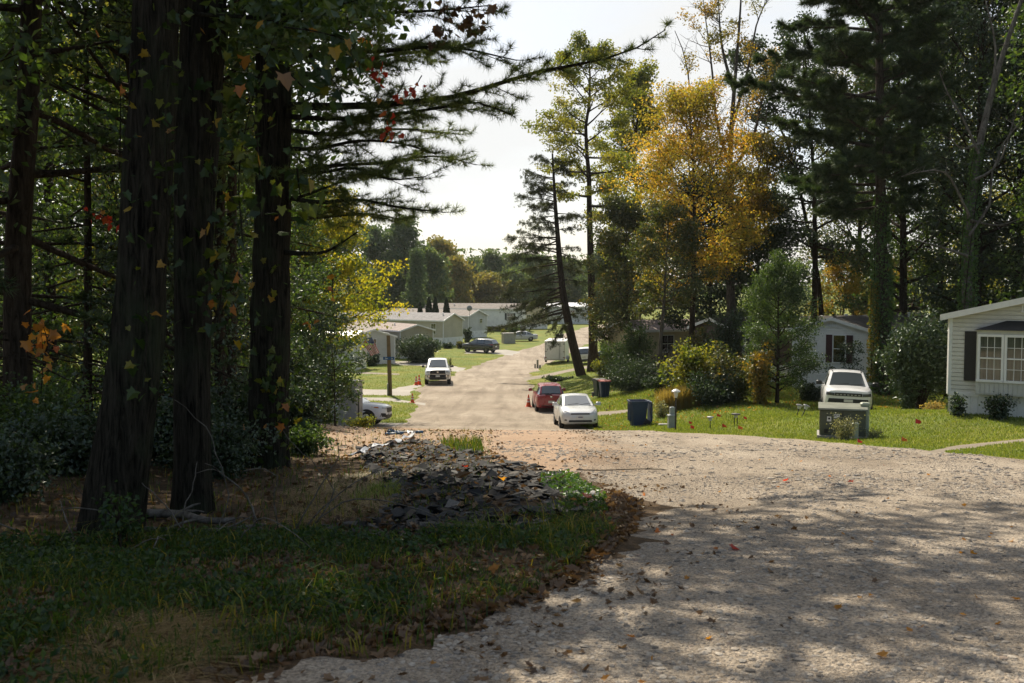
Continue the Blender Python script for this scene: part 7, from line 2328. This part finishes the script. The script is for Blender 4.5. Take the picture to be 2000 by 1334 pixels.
def debris():
    # white strip of plastic sheet
    rng = R(930); px = [(684, 899), (712, 888), (742, 876), (768, 872), (790, 861), (806, 855), (800, 848)]
    P = np.array([(*G(*p), 0) for p in px]); P[:, 2] = H(P[:, 0], P[:, 1]) + .05
    b = P[0].copy(); L = polyline(P, 40); L[:, 2] = H(L[:, 0], L[:, 1]) + .10 + .03 * np.sin(np.arange(40) * 1.3)
    t = np.gradient(L, axis=0); t /= np.linalg.norm(t, axis=1, keepdims=True); s = np.stack([-t[:, 1], t[:, 0], 0 * t[:, 0]], 1)
    w = (.055 + .025 * np.sin(np.arange(40) * .7))[:, None]; tw = np.array([0, 0, .035]) * np.sin(np.arange(40) * .9)[:, None]
    top = np.stack([L - s * w + tw, L, L + s * w - tw], 1) - b
    V = np.concatenate([top.reshape(-1, 3), top.reshape(-1, 3) - [0, 0, .012]]); n = 120; F = []
    for i in range(39):
        for j in range(2):
            k = i * 3 + j; F.append((k, k + 1, k + 4, k + 3)); F.append((n + k, n + k + 3, n + k + 4, n + k + 1))
        for j, sg in ((0, 1), (2, -1)):
            k = i * 3 + j; F.append((k, k + 3, n + k + 3, n + k) if sg > 0 else (k, n + k, n + k + 3, k + 3))
    root = empty('plastic_strip', b); tag(root, 'crumpled white plastic strip trailing past the shingle heap', 'plastic sheet')
    mk('sheet', V, F, simple('white_plastic', (.36, .38, .42), .35, dirt=.2), root)
    # pipe offcuts
    for i, (lab, p, L_, az, col, r) in enumerate((('white pipe with blue coupling lying at the far end of the shingle heap', (800, 848), .75, -.05, (.5, .5, .47), .036),
                                             ('short pale blue pipe piece lying left of the white pipe', (770, 851), .45, .35, (.26, .33, .38), .034))):
        g = G(*p); b = np.array([g[0], g[1], h1(*g)]); root = empty('pipe', b, az); tag(root, lab, 'pipe')
        m = MB(); m.tube([(-L_ / 2, 0, .06), (L_ / 2, 0, .07)], r, 12); m.build('tube', simple('pipe_%s' % ('white', 'blue')[i], col, .4, dirt=.15), root, True)
        m = MB(); m.tube([(L_ / 2 - .18, 0, .068), (L_ / 2 + .05, 0, .071)], r * 1.25, 12); m.tube([(-L_ / 2 - .05, 0, .059), (-L_ / 2 + .08, 0, .062)], r * 1.25, 12)
        m.build('coupling', simple('coupling_blue', (.03, .10, .20), .4, dirt=.15), root, True)
    g = G(764, 845); b = np.array([g[0], g[1], h1(*g)]); root = empty('tarp', b); tag(root, 'crumpled dark blue tarp bundle beside the pipes', 'tarp')
    V = []; F = []; n = 16
    for i in range(n):
        for j in range(n // 2 + 1):
            a = 2 * PI * i / n; e = PI / 2 * j / (n // 2); r = .13 * (1 + .5 * float(vnoise(i * 1.3, j * 1.1)))
            V.append((r * 1.3 * math.cos(a) * math.cos(e), r * math.sin(a) * math.cos(e), -.02 + .13 * math.sin(e) * (1 + .8 * float(vnoise(i * 1.7, j * .9 + 4)))))
    for i in range(n):
        for j in range(n // 2):
            k = n // 2 + 1; F.append((i * k + j, ((i + 1) % n) * k + j, ((i + 1) % n) * k + j + 1, i * k + j + 1))
    mk('sheet', np.array(V), F, simple('tarp_blue', (.02, .06, .13), .4, dirt=.3), root)
    # single stones by the heap and bright leaves
    for i, (lab, p, s, col) in enumerate((('pale rounded stone at the right tip of the shingle heap', (1158, 975), .14, (.36, .34, .32)), ('small white stone beside the sunlit weeds', (1109, 973), .08, (.6, .58, .54)),
                                      ('dark angular stone at the right tip of the shingle heap', (1130, 972), .12, (.04, .045, .05)), ('flat tan stone below the pale rounded stone', (1160, 990), .12, (.27, .21, .15)))):
        g = G(*p); rr = R(940 + i); T, F = rock_template(rr)
        root = mk('stone', T * s, F, simple('stone_%s' % ('grey', 'white', 'dark', 'tan')[i], col, .85, dirt=.3, dscale=12), None, True)
        root.location = (g[0], g[1], h1(*g) + s * .3); tag(root, lab, 'stone')
    for i, (lab, p, m, s) in enumerate((('single crimson leaf lying on the gravel in the foreground', (1430, 1076), L_vine_r, .10), ('pink red leaf on the shingle heap, left of centre', (906, 932), L_vine_r, .11),
                                  ('red leaf lying in the sunlit weeds', (1068, 931), L_vine_r, .13), ('dark pink leaf at the right end of the shingle heap', (1147, 1000), L_vine_r, .13),
                                  ('large brown curled leaf standing on the shingle heap', (895, 958), L_dead, .22), ('orange leaf on the far part of the shingle heap', (976, 922), L_vine_o, .12),
                                  ('orange leaf in the middle of the shingle heap', (979, 958), L_vine_o, .12), ('red leaf on the gravel far ahead, the left one of two', (1535, 942), L_vine_r, .10),
                                  ('red leaf on the gravel far ahead, the right one of two', (1664, 942), L_vine_r, .10), ('large tan leaf curled at the lower road edge', (548, 1329), L_dead, .10),
                                  ('pale brown leaf on the leaf covered road edge', (410, 1306), L_dead, .10))):
        g = G(*p); rr = R(960 + i); lift = .16 if 'shingle' in lab else .02
        o = mk('fallen_leaf', LOBE_T * s * [1, 1, 2], LOBE_F, m); o.location = (g[0], g[1], h1(*g) + lift); o.rotation_euler = (rr.normal() * .35 + (.9 if 'standing' in lab else 0), rr.normal() * .3, rr.rand() * 6)
        tag(o, lab, 'leaf')


debris()

# ---------------------------------------------------------------- the air
def haze():
    mb = MB(); mb.box(-920, 920, -320, 920, -12, 60)
    m = bpy.data.materials.new('air'); m.use_nodes = True; t = m.node_tree; t.nodes.clear()
    o = t.nodes.new('ShaderNodeOutputMaterial'); v = t.nodes.new('ShaderNodeVolumePrincipled')
    v.inputs['Color'].default_value = (.93, .95, .97, 1); v.inputs['Density'].default_value = .00010; v.inputs['Anisotropy'].default_value = .35
    t.links.new(v.outputs[0], o.inputs['Volume'])
    h = mb.build('haze', m); tag(h, 'thin bright autumn haze over the valley', kind='stuff')


haze()
